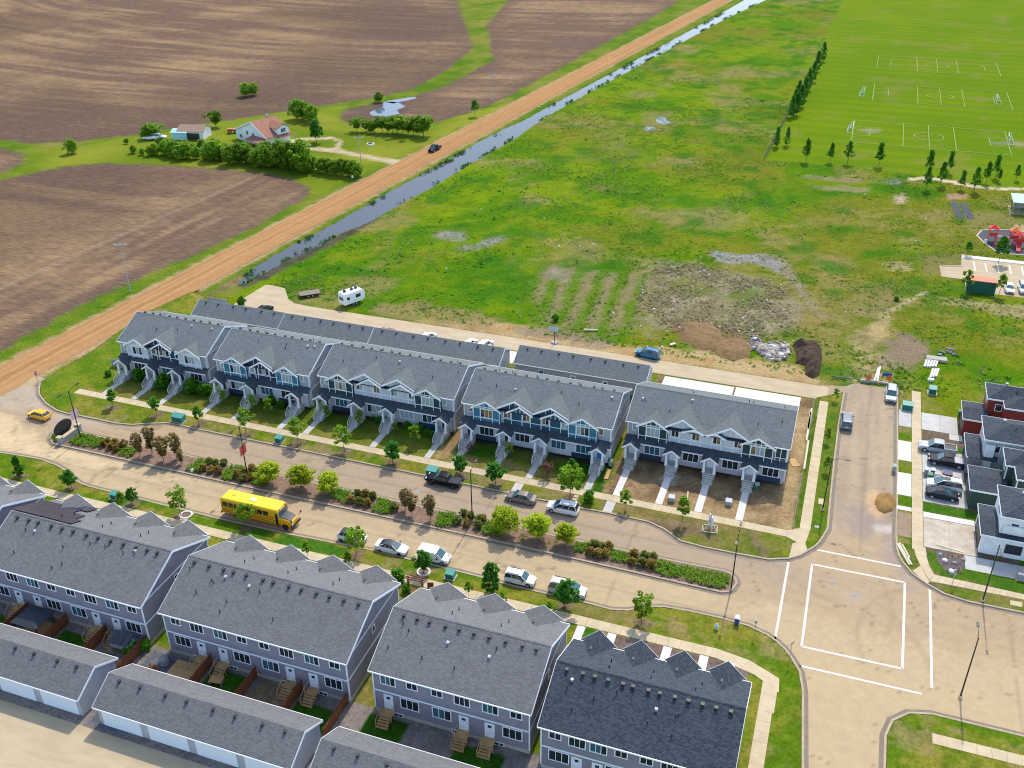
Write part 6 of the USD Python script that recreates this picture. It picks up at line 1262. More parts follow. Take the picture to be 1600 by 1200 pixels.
def cabin(T, xs_b, xs_t, zb, zt, wb, wt, paint, roof_paint=None, side='car_glass', nwin=2, front='windscreen', rear='car_glass'):
    """glasshouse: panes on four sides, pillars and a roof panel; xs = (rear, front) at the belt and at the roof"""
    (rb, fb0), (rt, ft) = xs_b, xs_t
    g = M(); v = [(rb, -wb, zb), (fb0, -wb, zb), (fb0, wb, zb), (rb, wb, zb), (rt, -wt, zt), (ft, -wt, zt), (ft, wt, zt), (rt, wt, zt)]
    g.add(v, [(0, 2, 1), (0, 3, 2), (4, 5, 6), (4, 6, 7), (0, 1, 5), (0, 5, 4), (2, 3, 7), (2, 7, 6)])
    put('side_windows', g, side, T)
    e = .012
    put('windscreen', M().add([(fb0 + e, -wb * .93, zb + .03), (fb0 + e, wb * .93, zb + .03), (ft + e, wt * .92, zt - .02), (ft + e, -wt * .92, zt - .02)], [(0, 1, 2), (0, 2, 3)]).add([(fb0 - .02, -wb, zb), (fb0 - .02, wb, zb), (ft - .02, wt, zt), (ft - .02, -wt, zt)], [(0, 1, 2), (0, 2, 3)]), front, T)
    put('rear_window', M().add([(rb - e, wb * .9, zb + .03), (rb - e, -wb * .9, zb + .03), (rt - e, -wt * .88, zt - .02), (rt - e, wt * .88, zt - .02)], [(0, 1, 2), (0, 2, 3)]).add([(rb + .02, wb, zb), (rb + .02, -wb, zb), (rt + .02, -wt, zt), (rt + .02, wt, zt)], [(0, 1, 2), (0, 2, 3)]), rear, T)
    p = M()
    for s in (-1, 1):
        for t in [0.0] + [(i + 1) / (nwin + 1) for i in range(nwin)] + [1.0]:
            if 0 < t < 1 and nwin == 0: continue
            a = (rb + (fb0 - rb) * t, s * (wb + .004), zb); b = (rt + (ft - rt) * t, s * (wt + .004), zt); p.bar(a, b, .075 if t in (0.0, 1.0) else .05, .03)
    put('pillar', p, paint if nwin < 9 else 'car_trim', T)
    r = loft([(rt - .10, zt - .03, zt + .01, wt * .93, .02), (rt + .08, zt - .04, zt + .055, wt * 1.015, .04), ((rt + ft) / 2, zt - .04, zt + .085, wt * 1.03, .05), (ft - .10, zt - .04, zt + .05, wt * 1.01, .04), (ft + .06, zt - .03, zt + .005, wt * .95, .015)])
    put('roof_panel', r, roof_paint or paint, T, smooth=35)
def wheels(T, xf, xr, w, r, rim='rim', width=.23):
    for x in (xf, xr):
        for s in (-1, 1):
            wl = put('wheel', M().tube((x, s * (w - width), r), (x, s * (w + .012), r), r, r, 18), 'tyre', T, smooth=35)
            put('rim', M().tube((x, s * (w - .02), r), (x, s * (w + .026), r), r * .66, r * .62, 12), rim, wl)
            ar = M(); t = np.linspace(-.15, math.pi + .15, 13); R0, R1 = r * 1.0, r * 1.2
            for i in range(12):
                q = [(x + math.cos(a) * rr, s * (w - .0 + .006), r + math.sin(a) * rr) for a, rr in ((t[i], R0), (t[i + 1], R0), (t[i + 1], R1), (t[i], R1))]
                ar.quad(*q) if s < 0 else ar.quad(*q[::-1])
            put('wheel_arch', ar, 'car_trim', T)
def lights(T, xf, xr, w, zf, zr, fw=.42, rw=.34, hf=.15, hr=.2, yf=None):
    for s in (-1, 1):
        put('headlight', loft([(xf - .14, zf - hf / 2, zf + hf / 2, fw / 2, .05), (xf + .015, zf - hf * .4, zf + hf * .4, fw / 2.3, .05)]) if False else M().box(xf - .16, xf + .012, *sorted((s * (w - .10), s * (w - .10 - fw))), zf - hf / 2, zf + hf / 2), 'lamp_clear', T)
        put('tail_light', M().box(xr - .012, xr + .14, *sorted((s * (w - .07), s * (w - .07 - rw))), zr - hr / 2, zr + hr / 2), 'lamp_red', T)
def plate_etc(T, xf, xr, w, zb=.42):
    put('grille', M().box(xf - .02, xf + .02, -w * .5, w * .5, zb, zb + .16), 'car_trim', T)
    put('number_plate', M().box(xr - .02, xr + .02, -.26, .26, zb + .2, zb + .33), 'sign_white', T)
    for s in (-1, 1): put('mirror', M().box(*sorted((xf - 1.62, xf - 1.42)), *sorted((s * w, s * (w + .17))), .98, 1.12), 'car_trim', T)
def car(style, label, px=None, heading=0.0, paint='white', cat=None, group=None, at=None, roof=None, name=None, rim='rim', z=.0):
    x, y = at if at is not None else P(*px)
    pm = 'paint_' + paint; rp = None if roof is None else roof
    names = {'sedan': 'parked_car', 'suv': 'parked_suv', 'hatch': 'parked_car', 'box': 'parked_car', 'van': 'cargo_van', 'mpv': 'people_carrier', 'pickup': 'pickup_truck'}
    cats = {'sedan': 'car', 'suv': 'suv', 'hatch': 'car', 'box': 'car', 'van': 'van', 'mpv': 'minivan', 'pickup': 'pickup truck'}
    T = thing(name or names[style], label, cat or cats[style], (x, y, z), heading, group)
    if style == 'sedan':
        L, w = 4.8, .92
        put('body', loft([(-2.40, .42, .86, .70, .12), (-2.28, .30, .98, .84, .14), (-1.9, .24, 1.02, .91, .13), (-.9, .22, .98, w, .12), (.6, .22, .97, w, .12), (1.3, .23, .93, .91, .14), (1.95, .26, .84, .87, .14), (2.28, .32, .72, .76, .14), (2.38, .40, .62, .62, .1)]), pm, T, smooth=45)
        cabin(T, (-1.78, 1.18), (-.95, .32), .94, 1.40, .80, .60, pm, rp); wheels(T, 1.42, -1.45, .90, .33, rim); lights(T, 2.30, -2.33, .86, .68, .80); plate_etc(T, 2.37, -2.40, .92)
    elif style == 'hatch':
        L, w = 4.25, .90
        put('body', loft([(-2.10, .42, .92, .72, .12), (-2.0, .28, 1.02, .84, .14), (-1.4, .22, 1.02, w, .12), (.5, .22, .98, w, .12), (1.2, .23, .95, .89, .14), (1.8, .26, .84, .84, .14), (2.08, .34, .70, .70, .14)]), pm, T, smooth=45)
        cabin(T, (-2.0, 1.1), (-1.45, .25), .95, 1.45, .78, .62, pm, rp); wheels(T, 1.32, -1.28, .88, .33, rim); lights(T, 2.0, -2.06, .84, .70, .88); plate_etc(T, 2.06, -2.10, .9)
    elif style in ('suv', 'box', 'mpv'):
        L, w, zt, zb = {'suv': (4.85, .96, 1.72, 1.08), 'box': (4.2, .90, 1.62, 1.02), 'mpv': (5.1, .98, 1.74, 1.02)}[style]; h = L / 2
        fr_ = {'suv': .40, 'box': .36, 'mpv': .40}[style]
        put('body', loft([(-h, .48, 1.0, w * .82, .12), (-h + .08, .34, zb + .02, w * .94, .12), (-h + .6, .28, zb + .03, w, .10), (-.3, .26, zb + .02, w, .10), (h * .42, .26, zb, w, .12), (h * .62, .28, zb - .05, w * .98, .14), (h * .88, .32, zb - .14, w * .92, .14), (h - .04, .40, zb - .28, w * .80, .14)]), pm, T, smooth=45)
        rf = {'suv': (-h + .12, h * .52), 'box': (-h + .08, h * .48), 'mpv': (-h + .10, h * .60)}[style]; rt_ = {'suv': (-h + .48, h * .14), 'box': (-h + .22, h * .14), 'mpv': (-h + .35, h * .16)}[style]
        cabin(T, rf, rt_, zb, zt, w * .90, w * .74, pm, rp, nwin=2); wheels(T, h * .60, -h * .58, w - .015, .36, rim); lights(T, h - .10, -h + .04, w * .93, zb - .26, zb - .12, .40, .26, .15, .3); plate_etc(T, h - .03, -h, w, .5)
        rl = M()
        for s in (-1, 1): rl.bar((rt_[0] + .2, s * w * .66, zt + .11), (rt_[1] - .3, s * w * .66, zt + .11), .045)
        put('roof_rail', rl, 'car_trim', T)
    elif style == 'van':
        put('body', loft([(-2.3, .40, 1.72, .84, .10), (-2.22, .30, 1.84, .90, .12), (-1.0, .26, 1.86, .92, .14), (.25, .26, 1.84, .92, .14), (.55, .26, 1.40, .92, .1), (1.15, .27, 1.06, .91, .14), (1.9, .30, .92, .88, .16), (2.22, .36, .74, .76, .14)]), pm, T, smooth=45)
        cabin(T, (.0, 1.32), (.1, .42), 1.04, 1.74, .86, .72, pm, None, nwin=0); wheels(T, 1.35, -1.45, .90, .33, rim); lights(T, 2.10, -2.26, .86, .76, 1.1, .36, .14, .18, .6); plate_etc(T, 2.2, -2.3, .92)
    elif style == 'pickup':
        put('body', loft([(-2.85, .55, 1.06, .92, .08), (-2.80, .48, 1.12, .97, .08), (-1.2, .42, 1.12, .99, .08), (.8, .40, 1.12, .99, .10), (1.5, .42, 1.14, .98, .12), (2.4, .46, 1.08, .95, .14), (2.80, .52, .94, .86, .14), (2.86, .6, .8, .8, .1)]), pm, T, smooth=45)
        cabin(T, (-.95, 1.45), (-.75, .62), 1.10, 1.86, .90, .74, pm, rp, nwin=1); wheels(T, 1.85, -1.75, .97, .40, rim, .27); lights(T, 2.76, -2.82, .93, .92, .90, .38, .14, .2, .36); plate_etc(T, 2.84, -2.85, .98, .6)
        if paint in ('black', 'charcoal'): put('bed_cover', M().box(-2.74, -1.02, -.86, .86, 1.11, 1.17), 'fabric_dark' if paint == 'black' else 'paint_steel', T)
        else:
            put('truck_bed', M().box(-2.72, -1.04, -.80, .80, 1.118, 1.124), 'car_trim', T)
            put('bed_side', M().box(-2.8, -1.0, .82, .95, 1.0, 1.22).box(-2.8, -1.0, -.95, -.82, 1.0, 1.22).box(-2.84, -2.74, -.95, .95, 1.0, 1.22), pm, T)
    return T
def mid(a, b, side=0.0):
    """point midway between two wheel contact points, shifted off to the far side by a half track"""
    p, q = P(*a), P(*b); d = (q - p) / np.linalg.norm(q - p); n = np.array([-d[1], d[0]]); 
    if n[1] < 0: n = -n
    return (p + q) / 2 + n * side
gS_, gN_ = 'vehicles parked along the south kerb', 'vehicles parked along the north kerb'
car('hatch', 'white car with black roof behind a green kerbside tree, next to the bus', at=mid((532.5, 847), (562.5, 852), .85), heading=0, roof='car_glass', rim='rim_dark', group=gS_, name='parked_car').GetName()
car('sedan', 'white sedan with dark glass roof, second car behind the bus', at=mid((593.8, 862.5), (623.1, 869.8), .85), heading=0, roof='car_glass', rim='rim_dark', group=gS_)
car('van', 'small white cargo van parked beside the ringed round tree', at=mid((661, 876.5), (691, 884), .85), heading=0, group=gS_)
car('box', 'boxy white compact car parked right of the dark pillar tree', at=mid((796, 912.5), (824.5, 919), .85), heading=0, group=gS_)
car('mpv', 'silver people carrier, last in the kerbside row, half behind a dark tree', at=mid((866, 928.5), (901.5, 937.2), .9), heading=0, paint='silver', group=gS_)
car('pickup', 'black pickup truck with covered bed parked on the north kerb', at=mid((673.8, 757), (706.3, 765), .9), heading=180, paint='black', group=gN_, rim='rim_dark')
car('sedan', 'grey brown sedan parked between black pickup and white car', at=mid((797, 784), (825, 790), .85), heading=180, paint='grey', group=gN_)
car('suv', 'white sport utility car at the right end of the north kerb row', at=mid((861.5, 800.8), (890.8, 807.8), .9), heading=180, group=gN_)
yc = car('hatch', 'bright yellow car with orange decals turning out of the boulevard', at=mid((49, 655), (66, 657.8), .8), heading=176, paint='yellow', name='yellow_car')
for s in (-1, 1):
    put('decal', M().box(-1.1, .7, *sorted((s * .902, s * .915)), .38, .62), 'decal_orange', yc)
put('decal', M().tube((-1.55, 0, 1.2), (-1.50, 0, 1.24), .26, .26, 12), 'sign_white', yc)
car('pickup', 'dark pickup truck driving on the orange gravel road', px=(679, 236), heading=84 + 180, paint='black', z=.1)
car('suv', 'dark car at the corner of the first garage row', px=(414, 490), heading=90, paint='black', rim='rim_dark')
car('suv', 'dark red sport utility car behind the second garage row', px=(603, 526), heading=70, paint='red')
gW = 'white cars parked behind the garage rows'
car('suv', 'white sport utility car behind the middle of the third garage row', px=(668, 533), heading=80, group=gW)
car('sedan', 'left white car of the pair behind the third garage row', px=(733, 542), heading=85, group=gW); car('suv', 'right white car of the pair behind the third garage row', px=(757, 545), heading=80, group=gW)
car('suv', 'bright blue car parked on the sand beside the lane', px=(1012, 557), heading=172, paint='blue', rim='rim_dark')
car('mpv', 'blue grey car driving on the side street along the west kerb', px=(1322, 662), heading=92, paint='bluegrey')
car('suv', 'silver sport utility car parked at the north end of the side street', px=(1391.5, 621), heading=-91, paint='steel', rim='rim')
gD = 'vehicles in the driveways'
car('pickup', 'silver pickup truck in the driveway nose to the pavement', px=(1463, 706), heading=180, paint='steel', group=gD, z=.15); car('pickup', 'charcoal pickup truck with bed cover in the driveway', px=(1478, 727), heading=180, paint='charcoal', group=gD, z=.15)
wm = car('mpv', 'white people carrier with glass roof in the driveway', px=(1474, 764), heading=180, group=gD, z=.15); put('glass_roof', M().box(-.7, .5, -.42, .42, 1.80, 1.835), 'car_glass', wm)
car('sedan', 'dark sedan with red tail lights in the lower driveway', px=(1471, 778), heading=0, paint='charcoal', group=gD, z=.15)
gC = 'cars in the car park'
car('sedan', 'white sedan in the car park beside the green container', px=(1576, 454), heading=-88, group=gC, z=.05); car('suv', 'white sport utility car at the right edge of the car park', px=(1598, 455), heading=-88, group=gC, z=.05)
car('pickup', 'old white pickup by the bushes of the farm', px=(247, 217), heading=15)
# school bus
B = thing('school_bus', 'yellow school bus parked at the south kerb', 'bus', (*mid((368, 809), (438, 827), 1.15), 0), 0, None, 1.06)
bl = 0.0
put('body', loft([(-5.6, .75, 2.85, 1.10, .2), (-5.5, .60, 3.0, 1.2, .3), (-3, .55, 3.02, 1.22, .32), (3.1, .55, 3.02, 1.22, .32), (3.45, .55, 3.0, 1.22, .3), (3.6, .6, 2.8, 1.2, .3)]), 'paint_bus', B, smooth=40)
put('roof_panel', M().add(*loft([(-5.45, 2.6, 3.02, 1.0, .3), (-5.3, 2.6, 3.10, 1.16, .35), (3.2, 2.6, 3.10, 1.16, .35), (3.5, 2.6, 3.03, 1.05, .3)])), 'paint_bus_roof', B, smooth=40)
put('hood', loft([(3.5, .55, 1.75, 1.02, .2), (4.6, .55, 1.62, 1.0, .25), (5.2, .6, 1.42, .92, .25), (5.35, .7, 1.25, .85, .2)]), 'paint_bus', B, smooth=40)
put('hood_top', loft([(3.62, 1.5, 1.80, .88, .08), (4.6, 1.4, 1.67, .84, .1), (5.15, 1.2, 1.47, .76, .1)]), 'bus_hood', B, smooth=40)
put('front_bumper', M().box(5.3, 5.5, -1.1, 1.1, .45, .75), 'car_trim', B); put('rear_bumper', M().box(-5.75, -5.6, -1.15, 1.15, .5, .8), 'car_trim', B)
put('windscreen', M().add([(3.63, -1.08, 1.85), (3.63, 1.08, 1.85), (3.56, 1.05, 2.72), (3.56, -1.05, 2.72)], [(0, 1, 2), (0, 2, 3)]).box(3.5, 3.62, -1.05, 1.05, 1.85, 2.7), 'windscreen', B)
for s in (-1, 1):
    for i in range(9):
        if s < 0 and i == 8: continue
        x = -5.2 + i * .92; put('side_window', M().box(x, x + .78, *sorted((s * 1.2, s * 1.232)), 1.95, 2.6), 'car_glass', B)
    for z_ in (1.0, 1.35, 1.78): put('rub_rail', M().box(-5.5, 3.0 if s < 0 else 3.4, *sorted((s * 1.2, s * 1.24)), z_, z_ + .07), 'car_trim', B)
    put('front_wing', loft([(3.9, .5, 1.05, .02 + .2, .1), (4.3, .5, 1.2, .22, .1), (4.9, .5, 1.15, .22, .1), (5.2, .55, 1.0, .2, .1)]) if False else M().tube((4.45, s * .8, .55), (4.45, s * 1.16, .55), .66, .66, 14), 'paint_bus', B)
    put('headlight', M().box(5.2, 5.37, *sorted((s * .55, s * .85)), .85, 1.1), 'lamp_clear', B)
    put('warning_lamp', M().tube((3.45, s * .75, 2.88), (3.6, s * .75, 2.9), .12, .12, 10), 'lamp_red', B)
    put('mirror_arm', M().bar((5.2, s * .8, 1.3), (5.6, s * 1.2, 1.75), .04).box(5.5, 5.62, *sorted((s * 1.1, s * 1.35)), 1.65, 1.95), 'car_trim', B)
put('door', M().box(3.08, 3.5, -1.235, -1.2, .6, 2.55), 'car_glass', B); put('roof_hatch', M().box(-1.3, -.5, -.35, .35, 3.08, 3.18), 'sign_white', B); put('roof_hatch', M().box(-4.2, -3.8, -.2, .2, 3.08, 3.14), 'paint_bus', B)
wheels(B, 4.45, -3.2, 1.16, .48, 'rim_dark', .3)
# travel trailer
RV = thing('travel_trailer', 'white travel trailer parked on the dry grass by the lane', 'caravan', (*P(551, 474), .05), 62, None, (.74, 1.0, 1.08))
put('body', loft([(-3.6, .62, 2.75, 1.12, .12), (-3.5, .55, 2.85, 1.2, .14), (2.6, .55, 2.88, 1.2, .14), (3.1, .7, 2.6, 1.18, .2), (3.4, .9, 2.2, 1.1, .2)]), 'paint_white', RV, smooth=30)
for s in (-1, 1):
    put('window', M().box(.2, 1.9, *sorted((s * 1.19, s * 1.215)), 1.5, 2.2), 'glass_dark', RV); put('stripe', M().box(-3.4, 2.9, *sorted((s * 1.19, s * 1.208)), 1.05, 1.18), 'pale_wood', RV); put('window', M().box(-2.7, -1.8, *sorted((s * 1.19, s * 1.215)), 1.5, 2.1), 'glass_dark', RV)
put('door', M().box(-1.1, -.4, -1.225, -1.19, .7, 2.35), 'box_white', RV); put('rear_window', M().box(-3.63, -3.58, -.75, .75, 1.4, 2.05), 'glass_teal', RV)
for x in (-2.2, .2, 1.6): put('roof_vent', vent_box(x, .15, 2.95, .55, 'vent_metal'), 'vent_metal', RV)
wheels(RV, .3, -.7, 1.16, .36, 'rim', .2); put('drawbar', M().bar((3.3, .5, .55), (4.5, 0, .5), .1).bar((3.3, -.5, .55), (4.5, 0, .5), .1), 'black_metal', RV)
FT = thing('flatbed_trailer', 'low wooden flatbed trailer standing on the grass by the lane turnaround', 'trailer', (*P(484, 462), .05), 40)
put('deck', M().box(-2.2, 2.2, -1.2, 1.2, .62, .72), 'old_wood', FT); put('frame', M().box(-2.25, 2.25, -1.25, -1.2, .5, .75).box(-2.25, 2.25, 1.2, 1.25, .5, .75), 'black_metal', FT); wheels(FT, .5, -.4, 1.1, .32, 'rim', .2); put('drawbar', M().bar((2.2, 0, .6), (3.5, 0, .5), .1), 'black_metal', FT)
# ================================================================ street furniture and small things
def lamp_post(px, label, arms, rz=0.0, h=9.3, banner=None, group='street lamps'):
    x, y = P(*px); L = thing('street_lamp', label, 'street lamp', (x, y, .1), rz, group)
    put('base', M().tube((0, 0, -.3), (0, 0, .35), .24, .22, 12), 'concrete', L); put('pole', M().tube((0, 0, .3), (0, 0, h), .10, .065, 10).box(-.14, .14, -.14, .14, .33, .40), 'black_metal', L)
    for s in arms:
        a = put('arm', M().tube((0, 0, h - .5), (0, s * .9, h + .05), .035, .035, 6).tube((0, s * .9, h + .05), (0, s * 1.9, h + .1), .035, .03, 6), 'black_metal', L)
        put('lamp_head', M().box(-.16, .16, *sorted((s * 1.7, s * 2.45)), h + .06, h + .16), 'black_metal', a); put('lamp_lens', M().box(-.11, .11, *sorted((s * 1.8, s * 2.35)), h + .045, h + .058), 'lamp_clear', a)
    if banner:
        for s in (-1, 1):
            put('banner', M().box(-.015, .015, *sorted((s * .12, s * .80)), 4.2, 5.7), banner, L); put('banner_rod', M().tube((0, 0, 5.72), (0, s * .85, 5.72), .02, .02, 5).tube((0, 0, 4.18), (0, s * .85, 4.18), .02, .02, 5), 'black_metal', L)
    return L
lamp_post((127, 687), 'double armed black street lamp beside the median entrance sign', (-1, 1), banner='banner_pink'); lamp_post((387, 745), 'double armed black street lamp with two red banners', (-1, 1), banner='banner_red')
lamp_post((738, 817), 'double armed black street lamp without banners in the median', (-1, 1)); lamp_post((1142, 922), 'black street lamp at the rounded right tip of the median', (-1, 1))
lamp_post((1285, 798), 'black street lamp on the west verge of the side street', (-1,), 90); lamp_post((1535, 940), 'black street lamp before the white corner house', (-1,), 0); lamp_post((1500, 1090), 'black street lamp at the lower right street corner', (1,), 0)
def utility_box(px, label, w=1.15, d=1.0, h=1.0, rz=0, pad=True):
    x, y = P(*px); U = thing('utility_box', label, 'utility box', (x, y, .12), rz, 'turquoise utility boxes')
    put('pad', M().box(-w / 2 - .2, w / 2 + .2, -d / 2 - .2, d / 2 + .2, -.2, .08), 'foundation', U)
    put('cabinet', M().extr([(-d / 2, .08), (d / 2, .08), (d / 2, h), (-d / 2, h * .84)], 'x', -w / 2, w / 2), 'utility_green', U)
    put('lid', M().extr([(-d / 2 - .05, h * .84), (d / 2 + .05, h + .01), (d / 2 + .05, h + .07), (-d / 2 - .05, h * .84 + .06)], 'x', -w / 2 - .05, w / 2 + .05), 'utility_green', U)
    put('door', M().box(-w / 2 + .08, -.02, -d / 2 - .025, -d / 2 - .003, .15, h * .78), 'utility_dark', U); put('door', M().box(.02, w / 2 - .08, -d / 2 - .025, -d / 2 - .003, .15, h * .78), 'utility_dark', U)
utility_box((280, 658), 'wide turquoise utility box by the kerb, leftmost on the north verge', 2.1, 1.2, 1.1); utility_box((437, 691), 'turquoise utility box on the north verge before the teal gabled block')
utility_box((676, 742), 'turquoise utility box behind the black pickup', 1.7, 1.3, 1.15); utility_box((181, 779), 'turquoise utility box on the south verge above the solar roof'); utility_box((704, 903), 'turquoise utility box on the south verge right of the white van')
utility_box((1417, 640), 'wide turquoise utility box beside the top driveway', 1.7, 1.2, 1.2); utility_box((1456, 615), 'turquoise utility box on the grass beyond the pavement end', 1.2, 1.2, 1.2)
def wheelie(px, label, m='plastic_green', lid='plastic_green', z=.15, at=None, rz=0, grp='wheeled bins'):
    x, y = at if at is not None else P(*px); B_ = thing('wheeled_bin', label, 'bin', (x, y, z), rz, grp)
    v = [(-.24, -.27, .06), (.24, -.27, .06), (.24, .27, .06), (-.24, .27, .06), (-.30, -.36, 1.0), (.30, -.36, 1.0), (.30, .36, 1.0), (-.30, .36, 1.0)]
    put('body', M().add(v, [(0, 2, 1), (0, 3, 2), (4, 5, 6), (4, 6, 7), (0, 1, 5), (0, 5, 4), (1, 2, 6), (1, 6, 5), (2, 3, 7), (2, 7, 6), (3, 0, 4), (3, 4, 7)]), m, B_)
    put('lid', M().extr([(-.40, 1.0), (.40, 1.0), (.40, 1.10), (-.40, 1.05)], 'x', -.33, .33), lid, B_)
    for s in (-1, 1): put('wheel', M().tube((s * .20, .30, .12), (s * .28, .30, .12), .12, .12, 10), 'tyre', B_)
wheelie((1151, 975), 'blue wheeled bin at the kerb near the crossing', 'plastic_blue', 'plastic_lid'); wheelie((1446, 742), 'grey wheeled bin beside the driveway pickups', 'plastic_grey', 'plastic_lid'); wheelie((1456, 743), 'green bin with pale lid between the two driveways', 'plastic_green', 'plastic_lid'); wheelie((1452, 750), 'bright green bin in front of the white people carrier', 'plastic_green')
wheelie((1499, 651), 'dark green bin beside the red house garage', 'plastic_green'); wheelie((1396, 737), 'grey bin standing at the east kerb of the side street', 'plastic_grey', 'plastic_grey')
wheelie((1000, 716), 'blue and green bin by the first porch of the dirt lots', 'plastic_blue', 'plastic_green'); wheelie((1182, 766), 'green bin by the last porch of the dirt lots', 'plastic_green', 'plastic_lid'); wheelie((951, 724), 'turquoise bin by the bright blue front door', 'utility_green', 'utility_green'); wheelie((954, 729), 'grey bin in front of the turquoise bin by the blue door', 'plastic_grey')
wheelie((603, 664), 'dark green bin beside the third porch steps', 'plastic_green'); wheelie((485, 634), 'grey bin by the last porch of the teal gabled block', 'plastic_grey', 'utility_dark')
# entrance sign in the median
S = thing('entrance_sign', 'stone entrance wall with a big dark oval panel at the left tip of the median', 'sign', (*P(110, 684), .12), 0)
put('wall', M().box(-.28, .28, -2.0, 2.0, -.3, .85), 'stone', S); put('coping', M().box(-.36, .36, -2.08, 2.08, .853, .97), 'concrete', S)
for s in (-1, 1): p_ = put('pier', M().box(-.42, .42, s * 2.1 - .32, s * 2.1 + .32, -.3, 1.25), 'stone', S); put('cap', M().box(-.48, .48, s * 2.1 - .38, s * 2.1 + .38, 1.253, 1.36), 'concrete', p_)
t = np.linspace(0, 2 * np.pi, 33)[:-1]; put('oval_panel', M().extr([(math.cos(a) * 1.95, 1.75 + math.sin(a) * 1.25) for a in t], 'x', -1.15, -.92), 'black_metal', S); put('post', M().box(-1.1, -.96, -1.0, -.85, -.3, 1.4).box(-1.1, -.96, .85, 1.0, -.3, 1.4), 'black_metal', S)
# stop sign
S = thing('stop_sign', 'red stop sign at the gravel road corner', 'sign', (*P(61, 603), .1), 0)
put('post', M().box(-.03, .03, -.03, .03, -.3, 2.9), 'grey_metal', S)
octa = lambda r: [(math.cos(math.pi / 8 + k * math.pi / 4) * r, 2.55 + math.sin(math.pi / 8 + k * math.pi / 4) * r) for k in range(8)]
put('plate', M().extr(octa(.46), 'x', .035, .05), 'sign_white', S); put('face', M().extr(octa(.42), 'x', .052, .056), 'sign_red', S)
tm_ = meshkit.text_mesh('STOP', .27, .004, True); v = np.array(tm_.vertices); v[:, 0] -= (v[:, 0].min() + v[:, 0].max()) / 2; put('lettering', (np.stack([v[:, 2] + .058, v[:, 0], v[:, 1] + 2.42], 1), tm_.faces), 'sign_white', S)
def post_sign(px, label, mt, w=.45, h=.6, ph=2.4, rz=0):
    S = thing('sign_post', label, 'sign', (*P(*px), .1), rz); put('post', M().tube((0, 0, -.3), (0, 0, ph), .035, .035, 7), 'grey_metal', S); put('plate', M().box(-w / 2, w / 2, -.05, -.038, ph - h, ph), mt, S); return S
post_sign((1178, 993), 'thin grey sign post on the south grass by the kerb', 'grey_metal', .3, .45); post_sign((1233, 1032), 'sign post at the lower corner of the crossing', 'black_metal', .7, .2, 2.9, 60); post_sign((1487, 916), 'thin sign post beside the east pavement', 'grey_metal', .3, .4, 2.2)
post_sign((1276, 650), 'thin dark marker post at the lane mouth', 'black_metal', .12, .4, 2.8)
# advertising frame on the north verge
S = thing('timber_sign_frame', 'timber pyramid frame holding a pale leaning board on the verge', 'sign', (*P(1109, 828), .12), 8)
for a, b in (((-1, -.8), (1, -.8)), ((1, -.8), (1, .8)), ((1, .8), (-1, .8)), ((-1, .8), (-1, -.8))): put('base_beam', M().bar((*a, .08), (*b, .08), .12), 'pale_wood', S)
for a in ((-1, -.8), (1, -.8), (1, .8), (-1, .8)): put('brace', M().bar((*a, .1), (0, 0, 1.9), .10), 'pale_wood', S)
put('panel', M().box(-.06, .06, -.6, .6, .6, 2.5).xf((0, 0, 0), .4), 'box_white', S); put('mast', M().box(-.06, .06, -.06, .06, 0, 2.7), 'old_wood', S)
# boxed bricks on pallets, bag bundle
for px, l, rz in (((1049, 783), 'wrapped pallet of bricks on the second dirt lot, dark top', 10), ((1138, 789), 'wrapped pallet of bricks with pale top on the third dirt lot', 4)):
    S = thing('brick_pallet', l, 'pallet', (*P(*px), .13), rz); put('pallet', M().box(-.5, .5, -.55, .55, 0, .13), 'old_wood', S); put('brick_stack', M().box(-.46, .46, -.5, .5, .13, .75), 'stone', S); put('wrap_top', M().box(-.48, .48, -.52, .52, .753, .78), 'plastic_lid', S)
for k, (a, b) in enumerate((((1401.5, 851), (1421, 884)), ((1405, 850), (1423.5, 884)), ((1408.5, 852), (1420, 873)))):
    S = put('lumber_board', M().bar((*P(*a), .20), (*P(*b), .20), .32, .07), 'pale_wood'); tag(S, ['leftmost long pale board on the kerb grass by the crossing', 'middle long pale board on the kerb grass by the crossing', 'short right pale board on the kerb grass by the crossing'][k], 'board', 'boards by the crossing')
for k, (a, b) in enumerate((((1268, 640), (1262, 672)), ((1266, 645), (1260, 690)), ((1263, 690), (1256, 735)))):
    S = put('lumber_board', M().bar((*P(*a), .22), (*P(*b), .22), .28, .09), 'pale_wood'); tag(S, ['far white board beside the pavement of the dirt lot', 'second white board beside the pavement of the dirt lot', 'near white board beside the pavement of the dirt lot'][k], 'board', 'boards beside the last dirt lot')
S = put('plywood_sheet', M().box(-.6, .6, -1.1, 1.1, .16, .2).xf((*P(1240, 724), 0), .5), 'new_wood'); tag(S, 'tan plywood sheet lying beside the last house of the dirt lots', 'plywood')
S = put('plywood_sheet', M().box(-.35, .35, -1.4, 1.4, .16, .22).xf((*P(949, 742), 0), .05), 'new_wood'); tag(S, 'narrow tan plank beside the blue door path', 'plank')
S = put('lumber_board', M().bar((*P(1482, 889.5), .2), (*P(1507, 896), .2), .22, .08), 'pale_wood') if False else put('lumber_board', M().bar((*P(1462, 852), .2), (*P(1505, 864.5), .2), .22, .08), 'pale_wood'); tag(S, 'long white board on the soil below the dirty driveway', 'board')
S = put('lumber_board', M().bar((*P(1075, 770), .2), (*P(1073, 786), .2), .2, .2), 'pale_wood'); tag(S, 'pale post lying beside the yellow green tree on the dirt lot', 'board')
S = put('fallen_log', M().tube((*P(912, 517.5), .35), (*P(934, 518), .3), .22, .16, 8), 'pale_wood'); tag(S, 'pale log on the waste ground right of the basketball hoop', 'log')
